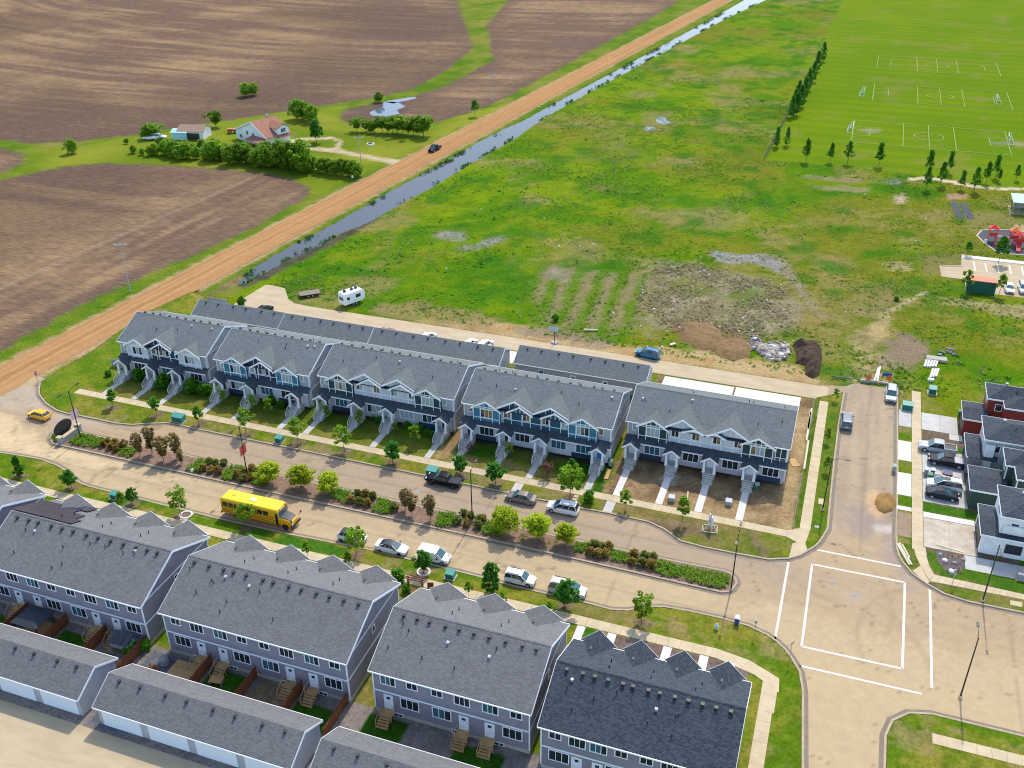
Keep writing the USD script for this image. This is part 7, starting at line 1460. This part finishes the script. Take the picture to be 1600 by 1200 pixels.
S = put('plank', M().bar((*P(1047, 541), .3), (*P(1055, 538.5), .3), .6, .2), 'pale_wood'); tag(S, 'short pale plank on the sand right of the blue car', 'plank')
# fence along the last lot
Fc = thing('wire_fence', 'low wire fence between the last dirt lot and the side street pavement', 'fence', (.28, 118.5, .12), 0)
for i in range(13): put('post', M().tube((0, i * 3.1, -.3), (0, i * 3.1, 1.2), .035, .035, 6), 'grey_metal', Fc)
for z_ in (.3, .7, 1.15): put('rail', M().tube((0, 0, z_), (0, 37.2, z_), .02, .02, 5), 'grey_metal', Fc)
Fc = thing('park_fence', 'dark chain link fence along the sports field edge', 'fence', (-25.4, 296.5, 0), -1.4)
for i in range(60): put('post', M().tube((0, i * 3.0, -.3), (0, i * 3.0, 1.9), .05, .05, 5), 'black_metal', Fc)
for z_ in np.linspace(.15, 1.85, 8): put('wire', M().bar((0, 0, z_), (0, 177, z_), .035), 'black_metal', Fc)
def wood_fence(x, y0, y1, label, mt='fence_wood', h=1.75, axis='y', grp='wooden fences', z=.12):
    F_ = thing('wooden_fence', label, 'fence', (x, y0, z) if axis == 'y' else (y0, x, z), 0 if axis == 'y' else -90, grp); L_ = y1 - y0; n = max(1, round(L_ / 2.4)); w = L_ / n
    for i in range(n + 1): put('post', M().box(-.06, .06, i * w - .06, i * w + .06, -.3, h + .06), mt, F_)
    for i in range(n):
        r_ = put('rail', M().bar((.07, i * w, .35), (.07, (i + 1) * w, .35), .05, .09).bar((.07, i * w, h - .25), (.07, (i + 1) * w, h - .25), .05, .09), mt, F_)
        k = max(3, round(w / .30))
        for j in range(k): a = i * w + j * w / k; put('board', M().box(-.02, .02, a + .006, a + w / k - .006, .04, h - .02 + .03 * ((j * 7 + i) % 3 - 1)), mt, F_)
    return F_
for i, x in enumerate((-97.1, -90.9, -84.8, -78.7, -72.75)): wood_fence(x, 63.05, 68.4, ['brown board fence at the left edge of the photographed yards', 'brown board fence left of the dark gazebo', 'brown board fence between gazebo yard and green lawn', 'brown board fence between green lawn and the patio yard', 'brown board fence below the corner of the solar roofed block'][i])
for i, x in enumerate((-63.3, -57.1, -50.9, -45.0)): wood_fence(x, 62.95, 68.4, ['brown board fence beside the round grill deck', 'second brown fence behind the middle near block', 'third brown fence behind the middle near block', 'last brown fence behind the middle near block'][i])
for i, x in enumerate((-53.0, -47.2, -41.1, -35.0, -28.6)): wood_fence(x, 140.5, 147.2, ['brown yard fence at the left end of the detached garage row', 'second brown yard fence from left before the detached garage row', 'third brown yard fence from left before the detached garage row', 'fourth brown yard fence from left before the detached garage row', 'brown yard fence at the right end of the detached garage row'][i])
wood_fence(155.6, -124.0, -119.4, 'short grey fence by the lane turnaround', 'fence_grey', 1.8, 'x'); wood_fence(126.6, -125.3, -121.5, 'short grey fence left of the pale gabled block', 'fence_grey', 1.5, 'x')
# back yard things
S = thing('gazebo', 'dark metal roofed gazebo behind the solar roofed block', 'gazebo', (-87.6, 66.0, .12), 0)
for sx in (-1.6, 1.6):
    for sy in (-1.4, 1.4): put('post', M().box(sx - .06, sx + .06, sy - .06, sy + .06, -.2, 2.3), 'black_metal', S)
put('roof', hip(-1.7, 1.7, -1.5, 1.5, 2.3, 3.1, .25, .06), 'fabric_dark', S); put('deck', M().box(-1.9, 1.9, -1.7, 1.7, -.1, .12), 'new_wood', S)
S = thing('patio_sofa', 'orange brown patio bench in front of the gazebo', 'bench', (-89.9, 63.9, .12), 20); put('seat', M().box(-.9, .9, -.4, .4, .3, .42), 'new_wood', S); put('back', M().box(-.9, .9, .36, .44, .42, .95), 'new_wood', S)
for sx in (-.8, .8): put('leg', M().box(sx - .05, sx + .05, -.35, .35, 0, .3), 'new_wood', S)
S = thing('cold_frame', 'grey green patio shelter with three slanted dark panes', 'shelter', (-75.0, 66.9, .12), 0)
put('frame', M().box(-1.4, 1.4, -.7, .7, .75, 1.6), 'fence_grey', S)
for i in range(3): put('slanted_pane', M().quad((-1.35 + i * .92, -.9, 1.65), (-.53 + i * .92, -.9, 1.65), (-.53 + i * .92, .75, 2.35), (-1.35 + i * .92, .75, 2.35)).quad((-1.35 + i * .92, .75, 2.30), (-.53 + i * .92, .75, 2.30), (-.53 + i * .92, -.9, 1.60), (-1.35 + i * .92, -.9, 1.60)), 'car_glass', S)
for sx in (-1.3, 1.3):
    for sy in (-.6, .6): put('leg', M().box(sx - .06, sx + .06, sy - .06, sy + .06, 0, .75), 'old_wood', S)
S = thing('deck', 'light wooden deck behind the left end of the middle near block', 'deck', (-65.6, 65.8, .12), 0)
for i in range(16): put('plank', M().box(-1.8, 1.8, -1.6 + i * .2, -1.41 + i * .2, .42, .47), 'new_wood', S)
put('skirt', M().box(-1.78, 1.78, -1.58, 1.6, 0, .415), 'old_wood', S)
S = thing('covered_grill', 'round grey covered grill on the middle yard patio', 'grill', (-68.9, 66.6, .12), 0); put('cover', M().tube((0, 0, 0), (0, 0, .9), .62, .55, 14).tube((0, 0, .9), (0, 0, 1.15), .55, .2, 14), 'plastic_grey', S); put('base', M().tube((0, 0, -.05), (0, 0, .03), .66, .66, 14), 'black_metal', S)
for i, (x, y, r) in enumerate(((-68.3, 64.6, 30), (-69.6, 65.4, 120))):
    S = thing('garden_chair', ['brown garden chair in front of the round grill', 'brown garden chair left of the round grill'][i], 'chair', (x, y, .12), r, 'garden chairs'); put('seat', M().box(-.3, .3, -.3, .3, .35, .42), 'red_wood', S); put('back', M().box(-.3, .3, .26, .33, .42, 1.0), 'red_wood', S)
    for sx in (-.26, .26): put('leg', M().box(sx - .03, sx + .03, -.28, -.22, 0, .35).box(sx - .03, sx + .03, .22, .28, 0, .35), 'red_wood', S)
S = thing('patio_table', 'square tan table behind the middle near block', 'table', (-61.0, 66.0, .12), 10); put('top', M().box(-.8, .8, -.6, .6, .68, .75), 'new_wood', S)
for sx in (-.7, .7): put('leg', M().box(sx - .05, sx + .05, -.5, .5, 0, .68), 'old_wood', S)
# timber arbour and swing between the near blocks
S = thing('timber_arbour', 'red brown timber arbour by the pavement between the near blocks', 'arbour', (*P(650, 928), .12), 0)
for sx in (-1.0, 1.0): put('post', M().box(sx - .1, sx + .1, -.1, .1, -.2, 2.5), 'red_wood', S)
for sy in (-.35, 0, .35): put('beam', M().box(-1.3, 1.3, sy - .05, sy + .05, 2.5, 2.65), 'red_wood', S)
put('swing_seat', M().box(-.7, .7, -.25, .25, .5, .56), 'red_wood', S)
for sx in (-.6, .6): put('chain', M().bar((sx, 0, .55), (sx, 0, 2.5), .03), 'black_metal', S)
S = thing('wooden_chair', 'tall backed brown wooden chair right of the timber arbour', 'chair', (*P(673, 930), .12), 20); put('seat', M().box(-.4, .4, -.4, .4, .45, .55), 'red_wood', S); put('back', M().box(-.42, .42, .36, .46, .55, 1.7), 'red_wood', S)
for sx in (-.36, .36): put('leg', M().box(sx - .05, sx + .05, -.38, -.28, 0, .8).box(sx - .05, sx + .05, .3, .4, 0, .5), 'red_wood', S)
# tree rings
for px, l in (((662, 895), 'pale stone ring round the dark round tree'), ((291, 806), 'stone edged ring bed left of the school bus')):
    S = thing('tree_ring', l, 'planter ring', (*P(*px), .12), 0, 'stone rings on the south verge')
    for k in range(14):
        a0, a1 = k * 2 * math.pi / 14 + .03, (k + 1) * 2 * math.pi / 14 - .03; put('stone_block', M().extr([(math.cos(a0) * .72, math.sin(a0) * .72), (math.cos(a1) * .72, math.sin(a1) * .72), (math.cos(a1) * .95, math.sin(a1) * .95), (math.cos(a0) * .95, math.sin(a0) * .95)], 'z', -.1, .16), 'white_block', S)
    put('mulch', M().tube((0, 0, -.1), (0, 0, .03), .72, .72, 16), 'mulch', S)
# manholes and drains
for px, l in (((653, 768), 'round drain cover near the black pickup'), ((1335, 929), 'dark round cover in the painted box, right one'), ((1302, 908), 'dark round cover in the painted box, left one')):
    S = put('manhole_cover', M().tube((*P(*px), .0), (*P(*px), .012), .38, .38, 18), 'stone'); tag(S, l, 'manhole cover', 'manhole covers')
S = put('manhole_cover', M().tube((*P(1276, 824), .1), (*P(1276, 824), .15), .36, .36, 18), 'stone'); tag(S, 'round cover in the grass by the side street corner', 'manhole cover')
S = thing('fire_hydrant', 'pale green and white fire hydrant on the south grass', 'hydrant', (*P(1119, 984), .12), 0); put('barrel', M().tube((0, 0, -.1), (0, 0, .75), .16, .15, 12).tube((0, 0, .75), (0, 0, .95), .19, .06, 12), 'pale_teal', S); put('outlet', M().tube((-.3, 0, .5), (.3, 0, .5), .08, .08, 8), 'sign_white', S)
# flower bed stones
rs_ = random.Random(4)
for i, (px, r) in enumerate((((1469, 868), .3), ((1476, 877), .35), ((1491, 881), .3), ((1505, 876), .3), ((1486, 894), .4), ((1493, 893), .25))):
    v = np.array(trimesh.creation.icosphere(2, r).vertices); f = trimesh.creation.icosphere(2, r).faces; v *= (1 + .25 * (meshkit.fbm(v * 3 + i, 2, i) - .5))[:, None]; v[:, 2] *= .7
    S = put('boulder', (v + [*P(*px), .2], f), 'white_block' if i in (1, 4) else 'stone', smooth=True); tag(S, ['grey boulder at the top left of the flower bed', 'white boulder left in the flower bed', 'grey boulder in the middle of the flower bed', 'grey boulder at the right end of the flower bed', 'round white boulder at the bottom of the flower bed', 'small dark boulder beside the round white one'][i], 'boulder', 'boulders of the corner flower bed')
struct('flower_bed_soil', sheet(poly_px([(1462, 864), (1470, 861), (1480, 866), (1495, 871), (1510, 872), (1514, 879), (1500, 896), (1486, 900), (1474, 890), (1464, 878)]), .0, .15), 'yard_gravel')
# earth, sand and rubble
def heap(name, pts, h, mt, label, cat, step=.35, jag=.3, seed=1, z=0.0, flat=.5, at=None):
    pg = poly_px(pts) if at is None else at; b = pg.bounds; gx, gy = np.arange(b[0], b[2], step), np.arange(b[1], b[3], step); X, Y = [a.ravel() for a in np.meshgrid(gx, gy)]
    ins = inside(pg, X, Y); d = np.zeros(X.shape); d[ins] = shapely.distance(shapely.points(X[ins], Y[ins]), pg.exterior); R = max(d.max(), .1); nX, nY = len(gx), len(gy)
    Z = h * np.minimum(1, d / R / flat) ** .8 * (1 + jag * 2 * (fb(X, Y, 1.4, 3, seed) - .5)) + ins * jag * .25 * h * (fb(X, Y, .5, 2, seed + 1) - .5)
    i = (np.arange(nY - 1)[:, None] * nX + np.arange(nX - 1)[None, :]).ravel(); f = np.concatenate([np.stack([i, i + 1, i + nX + 1], 1), np.stack([i, i + nX + 1, i + nX], 1)]); f = f[ins[f].any(1)]
    v, f, u = submesh(np.stack([X, Y, z + np.where(ins, Z, -.1)], 1), f, np.ones(len(f), bool)); o = put(name, (v, f), mt, smooth=True); return tag(o, label, cat)
heap('soil_heap', [(1237, 541), (1245, 534), (1262, 537), (1275, 533), (1284, 548), (1285, 565), (1280, 588), (1270, 592), (1258, 586), (1257, 572), (1242, 568), (1244, 555)], 1.6, 'dark_soil', 'dark clumped soil heap at the end of the lane', 'soil heap', .3, .7, 2)
heap('earth_mound', [(1060, 505), (1085, 502), (1115, 506), (1135, 525), (1125, 545), (1095, 548), (1072, 532)], .7, 'brown_soil', 'broad brown earth mound beyond the lane', 'earth mound', .4, .3, 3)
heap('earth_mound', [(1112, 540), (1130, 530), (1160, 530), (1178, 542), (1172, 558), (1145, 565), (1120, 556)], .8, 'brown_soil', 'round brown earth mound beside the rubble', 'earth mound', .4, .25, 4)
heap('sand_heap', [(1366, 784), (1371, 774), (1385, 771), (1397, 776), (1401, 788), (1394, 799), (1382, 803), (1371, 797)], 1.2, 'sand', 'golden sand heap at the east kerb of the side street', 'sand heap', .22, .35, 5, .0, .8)
rr = random.Random(12); rub = poly_px([(1168, 528), (1178, 528), (1192, 536), (1225, 538), (1236, 548), (1228, 562), (1215, 566), (1196, 562), (1176, 546)]); RB = thing('rubble_heap', 'grey heap of broken concrete and stones beside the dark soil heap', 'rubble', (*rub.centroid.coords[0], 0), 0)
c0 = rub.centroid.coords[0]; kk = 0
def stone_mesh(r, seed):
    q = np.random.default_rng(seed); p = q.normal(size=(14, 3)); p /= np.linalg.norm(p, axis=1)[:, None]; p *= r * q.uniform(.7, 1.1, (14, 1)) * [1.3, 1, .65]; return trimesh.convex.convex_hull(p)
while kk < 150:
    x, y = rr.uniform(rub.bounds[0], rub.bounds[2]), rr.uniform(rub.bounds[1], rub.bounds[3])
    if not shapely.contains_xy(rub, x, y): continue
    s_ = stone_mesh(rr.uniform(.14, .55), kk); put('broken_stone', (s_.vertices + [x - c0[0], y - c0[1], rr.uniform(.1, .75)], s_.faces), 'rubble' if kk % 4 else 'white_block', RB); kk += 1
heap('gravel_heap', None, .55, 'rubble', 'grey brown gravel heap lying under the broken concrete stones', 'gravel heap', .35, .8, 6, at=rub)
# street end barriers and stacked slabs
S = put('barrier_beam', M().bar((*P(1344, 597), .35), (*P(1370, 599), .35), .45, .5), 'foundation'); tag(S, 'grey concrete barrier beam across the end of the side street', 'barrier'); S = put('barrier_beam', M().bar((*P(1373, 599.5), .3), (*P(1387, 602), .3), .35, .4), 'foundation'); tag(S, 'second concrete barrier beam behind the parked silver car', 'barrier')
for k, (a, b) in enumerate((((1372, 579), (1366, 597)), ((1374, 578), (1370, 599)))): S = put('white_plank', M().bar((*P(*a), .7), (*P(*b), .35), .3, .1), 'white_block'); tag(S, ['left leaning white plank at the street end', 'right leaning white plank at the street end'][k], 'plank', 'white planks at the street end')
for k, (px, rz) in enumerate((((1356, 597), 0), ((1388, 598), 10))):
    S = thing('warning_sign', ['orange diamond warning sign left of the white planks', 'orange diamond warning sign right of the white planks'][k], 'sign', (*P(*px), 0), rz, 'orange warning signs'); put('plate', M().extr([(0, .35), (.62, .97), (0, 1.59), (-.62, .97)], 'y', -.05, -.03), 'orange', S)
    put('leg', M().bar((-.4, .3, 0), (0, 0, 1.4), .05), 'grey_metal', S); put('leg', M().bar((.4, .3, 0), (0, 0, 1.4), .05), 'grey_metal', S)
S = thing('notice_board', 'blue notice board on thin legs behind the orange sign', 'sign', (*P(1384, 596), 0), 0); put('board', M().box(-.8, .8, -.04, .04, 1.0, 1.8), 'plastic_blue', S)
for sx in (-.7, .7): put('leg', M().box(sx - .04, sx + .04, -.04, .04, -.3, 1.0), 'black_metal', S)
S = put('pipe', M().tube((*P(1300, 590), .3), (*P(1333, 594.5), .3), .12, .12, 8), 'utility_dark'); tag(S, 'dark green pipe lying on the grass at the lane end', 'pipe')
S = put('concrete_panel', M().box(-1.8, 1.8, -.75, .75, 0, .5).xf((*P(1463, 563), .05), .02), 'foundation'); tag(S, 'grey concrete panel stack beyond the pavement end', 'concrete panel')
for i in range(5): S = put('white_beam', M().bar((*P(1444 + i * 4.3, 575 - (i == 0) * .5), .25), (*P(1447.5 + i * 4.3, 564.5), .25), .36, .32), 'white_block'); tag(S, ORD[i] + ' white beam from the left in the row below the concrete panel', 'beam', 'white beams beyond the pavement end')
for i in range(3): S = put('white_beam', M().bar((*P(1453 + i * 4.4, 592 - i), .25), (*P(1457.5 + i * 4.2, 578.5), .25), .36, .32), 'white_block'); tag(S, ORD[i] + ' white beam from the left in the lower row of three', 'beam', 'white beams beyond the pavement end')
S = put('white_block', M().box(-.5, .5, -.35, .35, 0, .5).xf((*P(1454, 596), .05), .1), 'white_block'); tag(S, 'single white block at the foot of the beam rows', 'block')
for i, px in enumerate(((1468, 555), (1474, 552), (1480, 551), (1486, 552), (1491, 555), (1483, 547), (1488, 548), (1470, 551))): s_ = stone_mesh(.45, 300 + i); S = put('broken_stone', (s_.vertices + [*P(*px), .2], s_.faces), 'rubble'); tag(S, ORD[i] + ' broken grey stone behind the concrete panel', 'stone', 'broken stones behind the concrete panel')
LT = thing('litter', 'small white scraps and stones strewn over the rough ground', 'litter', (0, 0, 0)); q = np.random.default_rng(17); m = M()
for i in range(90):
    px = (q.uniform(1000, 1260), q.uniform(425, 560)) if i < 65 else (q.uniform(640, 1500), q.uniform(300, 500)); x, y = P(*px); s_ = q.uniform(.06, .2); m.box(x - s_, x + s_, y - s_ * .7, y + s_ * .7, .05, .28 + s_)
put('scrap', m, 'white_block', LT, kind='stuff')
# basketball hoop
S = thing('basketball_hoop', 'portable basketball hoop standing at the lane edge', 'basketball hoop', (*P(866, 537), .05), 0)
put('base', M().box(-.6, .6, -.3, .9, 0, .22), 'plastic_grey', S); put('pole', M().bar((0, .3, .2), (0, -.1, 3.2), .12), 'black_metal', S); put('backboard', M().box(-.9, .9, -.5, -.45, 2.8, 3.9), 'plastic_lid', S); put('frame', M().box(-.95, .95, -.44, -.40, 2.75, 2.85).box(-.95, .95, -.44, -.40, 3.88, 3.95), 'black_metal', S)
t = np.linspace(0, 2 * np.pi, 15); r_ = M()
for i in range(14): r_.bar((math.cos(t[i]) * .23, -.75 + math.sin(t[i]) * .23, 3.05), (math.cos(t[i + 1]) * .23, -.75 + math.sin(t[i + 1]) * .23, 3.05), .03)
put('rim', r_, 'orange', S)
# container, playground, goals
C_ = thing('green_container', 'dark green container with salmon top at the car park edge', 'container', (*P(1509, 456), .02), 0)
cl = np.linalg.norm(P(1553, 460) - P(1509, 456)); put('wall', M().box(0, cl, 0, 2.6, 0, 2.7), 'container_green', C_); put('top', M().box(-.05, cl + .05, -.05, 2.65, 2.703, 2.85), 'container_top', C_)
for i in range(12): put('rib', M().box(.25 + i * (cl - .5) / 11 - .05, .25 + i * (cl - .5) / 11 + .05, -.05, -.003, .1, 2.6), 'container_green', C_)
PG = thing('playground', 'red playground structure with slides and towers on dark rubber', 'playground', (*P(1572, 383), .06), 0)
for i, (x, y) in enumerate(((-3.2, 1.6), (1.4, 1.2), (2.2, -.4))):
    tw = put('platform', M().box(x - .9, x + .9, y - .9, y + .9, 1.5, 1.62), 'play_purple', PG)
    for sx in (-.85, .85):
        for sy in (-.85, .85): put('post', M().tube((x + sx, y + sy, -.2), (x + sx, y + sy, 3.4 if i != 2 else 3.0), .09, .09, 8), 'play_red' if i else 'play_orange', tw)
    put('tower_roof', hip(x - .9, x + .9, y - .9, y + .9, 3.3 if i != 2 else 2.95, 4.3 if i != 2 else 3.8, .2, .06), 'play_red' if i != 1 else 'play_orange', tw); put('panel', M().box(x - .85, x + .85, y - .93, y - .88, 1.65, 2.4), 'play_red', tw)
put('bridge', M().box(-2.3, .5, .9, 1.9, 1.4, 1.5), 'play_purple', PG); put('bridge_rail', M().bar((-2.3, .9, 2.2), (.5, .9, 2.2), .07).bar((-2.3, 1.9, 2.2), (.5, 1.9, 2.2), .07), 'play_red', PG)
put('slide', M().extr([(-1.3, 1.5), (-1.3, 1.62), (-4.2, .3), (-4.2, .2)], 'x', 1.8, 2.7).extr([(-1.3, 1.5), (-1.3, 1.95), (-4.2, .6), (-4.2, .2)], 'x', 1.72, 1.79).extr([(-1.3, 1.5), (-1.3, 1.95), (-4.2, .6), (-4.2, .2)], 'x', 2.71, 2.78), 'play_red', PG)
put('tube_slide', M().tube((3.0, .2, 1.9), (4.6, -.8, 1.2), .42, .42, 10).tube((4.6, -.8, 1.2), (5.6, -1.8, .45), .42, .42, 10), 'play_red', PG)
put('climber', M().bar((-4.1, 1.0, 0), (-3.9, 1.4, 1.6), .08).bar((-4.1, 2.0, 0), (-3.9, 2.0, 1.6), .08), 'play_orange', PG)
for i in range(5): put('rung', M().bar((-4.07 + i * .04, 1.05, .25 + i * .3), (-4.07 + i * .04, 2.0, .25 + i * .3), .06), 'play_orange', PG)
put('ladder', M().bar((-2.6, -.6, 0), (-2.9, .7, 1.6), .08).bar((-1.9, -.6, 0), (-2.4, .7, 1.6), .08), 'play_red', PG); put('spring_seat', M().tube((-2.6, -2.0, 0), (-2.6, -2.0, .5), .2, .2, 8).box(-2.9, -2.3, -2.15, -1.85, .5, .8), 'play_red', PG)
S = thing('marker_post', 'small white bin at the playground edge', 'bin', (*P(1539, 381), .05), 0); put('body', M().tube((0, 0, 0), (0, 0, .95), .33, .33, 12), 'sign_white', S); put('lid', M().tube((0, 0, .95), (0, 0, 1.05), .36, .3, 12), 'plastic_lid', S)
def goal(px, label, face):
    G = thing('football_goal', label, 'goal', (*P(*px), .05), face, 'football goals'); w, h, d = 2.8, 2.2, 1.6
    for s in (-1, 1): put('post', M().tube((0, s * w, -.1), (0, s * w, h), .07, .07, 8), 'sign_white', G); put('side_frame', M().bar((0, s * w, h), (-.6, s * w, h), .09).bar((-.6, s * w, h), (-d, s * w, .05), .09).bar((0, s * w, .05), (-d, s * w, .05), .09), 'sign_white', G)
    put('crossbar', M().tube((0, -w, h), (0, w, h), .07, .07, 8), 'sign_white', G); put('ground_bar', M().bar((-d, -w, .05), (-d, w, .05), .09), 'sign_white', G); n_ = M()
    for i in range(11): y = -w + i * w / 5; n_.bar((-.6, y, h), (-d, y, .1), .025)
    for i in range(5): t_ = i / 4; n_.bar((-.6 - (d - .6) * t_, -w, h - (h - .1) * t_), (-.6 - (d - .6) * t_, w, h - (h - .1) * t_), .025)
    put('net', n_, 'plastic_lid', G)
goal((1332, 204), 'white football goal at the left end of the near pitch', 0); goal((1575, 222), 'white football goal at the right end of the near pitch', 180); goal((1556, 160), 'white football goal at the right end of the middle pitch', 180); goal((1350, 148), 'white football goal at the left end of the middle pitch', 0)
def utility_pole(px, label, h, arm=1.4, rz=20):
    U = thing('utility_pole', label, 'utility pole', (*P(*px), 0), rz, 'utility poles by the gravel road'); put('pole', M().tube((0, 0, -.5), (0, 0, h), .13, .09, 8), 'fence_grey', U); put('crossarm', M().box(-arm, arm, -.08, .08, h - .7, h - .5), 'fence_grey', U)
    for s in (-1, 0, 1): put('insulator', M().tube((s * arm * .9, 0, h - .5), (s * arm * .9, 0, h - .25), .06, .05, 6), 'sign_white', U)
utility_pole((204, 456), 'grey utility pole at the field edge beside the gravel road', 11.5); utility_pole((565, 267), 'grey utility pole between farm driveway and hedge', 10.5); utility_pole((463, 227), 'short pole by the farm driveway loop', 4.0, .3); utility_pole((770, 160), 'distant utility pole beside the gravel road', 10.5)
S = thing('farm_trailer', 'old white boat shaped trailer under the farm bushes', 'trailer', (*P(236, 219), .1), 15); put('hull', loft([(-2.4, .5, 1.0, .8, .1), (0, .4, 1.1, .9, .15), (1.8, .5, 1.1, .6, .15), (2.5, .8, 1.1, .15, .05)]), 'box_white', S, smooth=40); put('frame', M().box(-2.2, 2.6, -.5, -.4, .3, .4).box(-2.2, 2.6, .4, .5, .3, .4), 'black_metal', S); wheels(S, -.2, -.9, .85, .3, 'rim', .18)
S = thing('planter', 'round white tyre planter on the farm lawn', 'planter', (*P(579, 226), 0), 0); put('ring', M().tube((0, 0, -.1), (0, 0, .45), 1.3, 1.2, 16), 'sign_white', S); put('soil', M().tube((0, 0, .3), (0, 0, .5), 1.0, .9, 14), 'dark_soil', S)
S = put('white_marker', M().tube((*P(551, 278), 0), (*P(551, 278), .9), .35, .25, 8), 'sign_white'); tag(S, 'white marker drum at the right end of the farm hedge', 'drum')
S = thing('farm_tractor', 'rusty red machine behind the farmhouse corner', 'tractor', (*P(363, 208), .05), 40); put('body', loft([(-1.4, .6, 1.5, .5, .1), (.2, .6, 1.5, .5, .1), (1.6, .6, 1.3, .4, .1)]), 'play_orange', S, smooth=40); wheels(S, 1.1, -.8, .75, .55, 'rim', .3)
S = put('white_stone', M().tm(trimesh.creation.icosphere(1, .35)).xf((*P(301, 737), .25)), 'white_block'); tag(S, 'pale boulder in the median left of the shrubs', 'boulder')
S = thing('paddling_pool', 'blue paddling pool with yellow rim in the driveway', 'paddling pool', (*P(1480, 741), .15), 0); put('pool', M().tube((0, 0, 0), (0, 0, .34), .66, .70, 14), 'plastic_blue', S); put('rim', M().tube((0, 0, .2), (0, 0, .29), .8, .8, 14), 'lamp_amber', S)
S = thing('utility_cabinet', 'grey utility cabinet at the right edge of the east pavement', 'cabinet', (*P(1598, 905), .12), 0); put('body', M().box(-.8, .8, -.5, .5, 0, .9), 'plastic_grey', S); put('pad', M().box(-1, 1, -.7, .7, -.1, .04), 'concrete', S)
slabs('utility_slab', [PP([(1578, 939), (1597, 942), (1597, 950), (1578, 946)])], 'concrete')
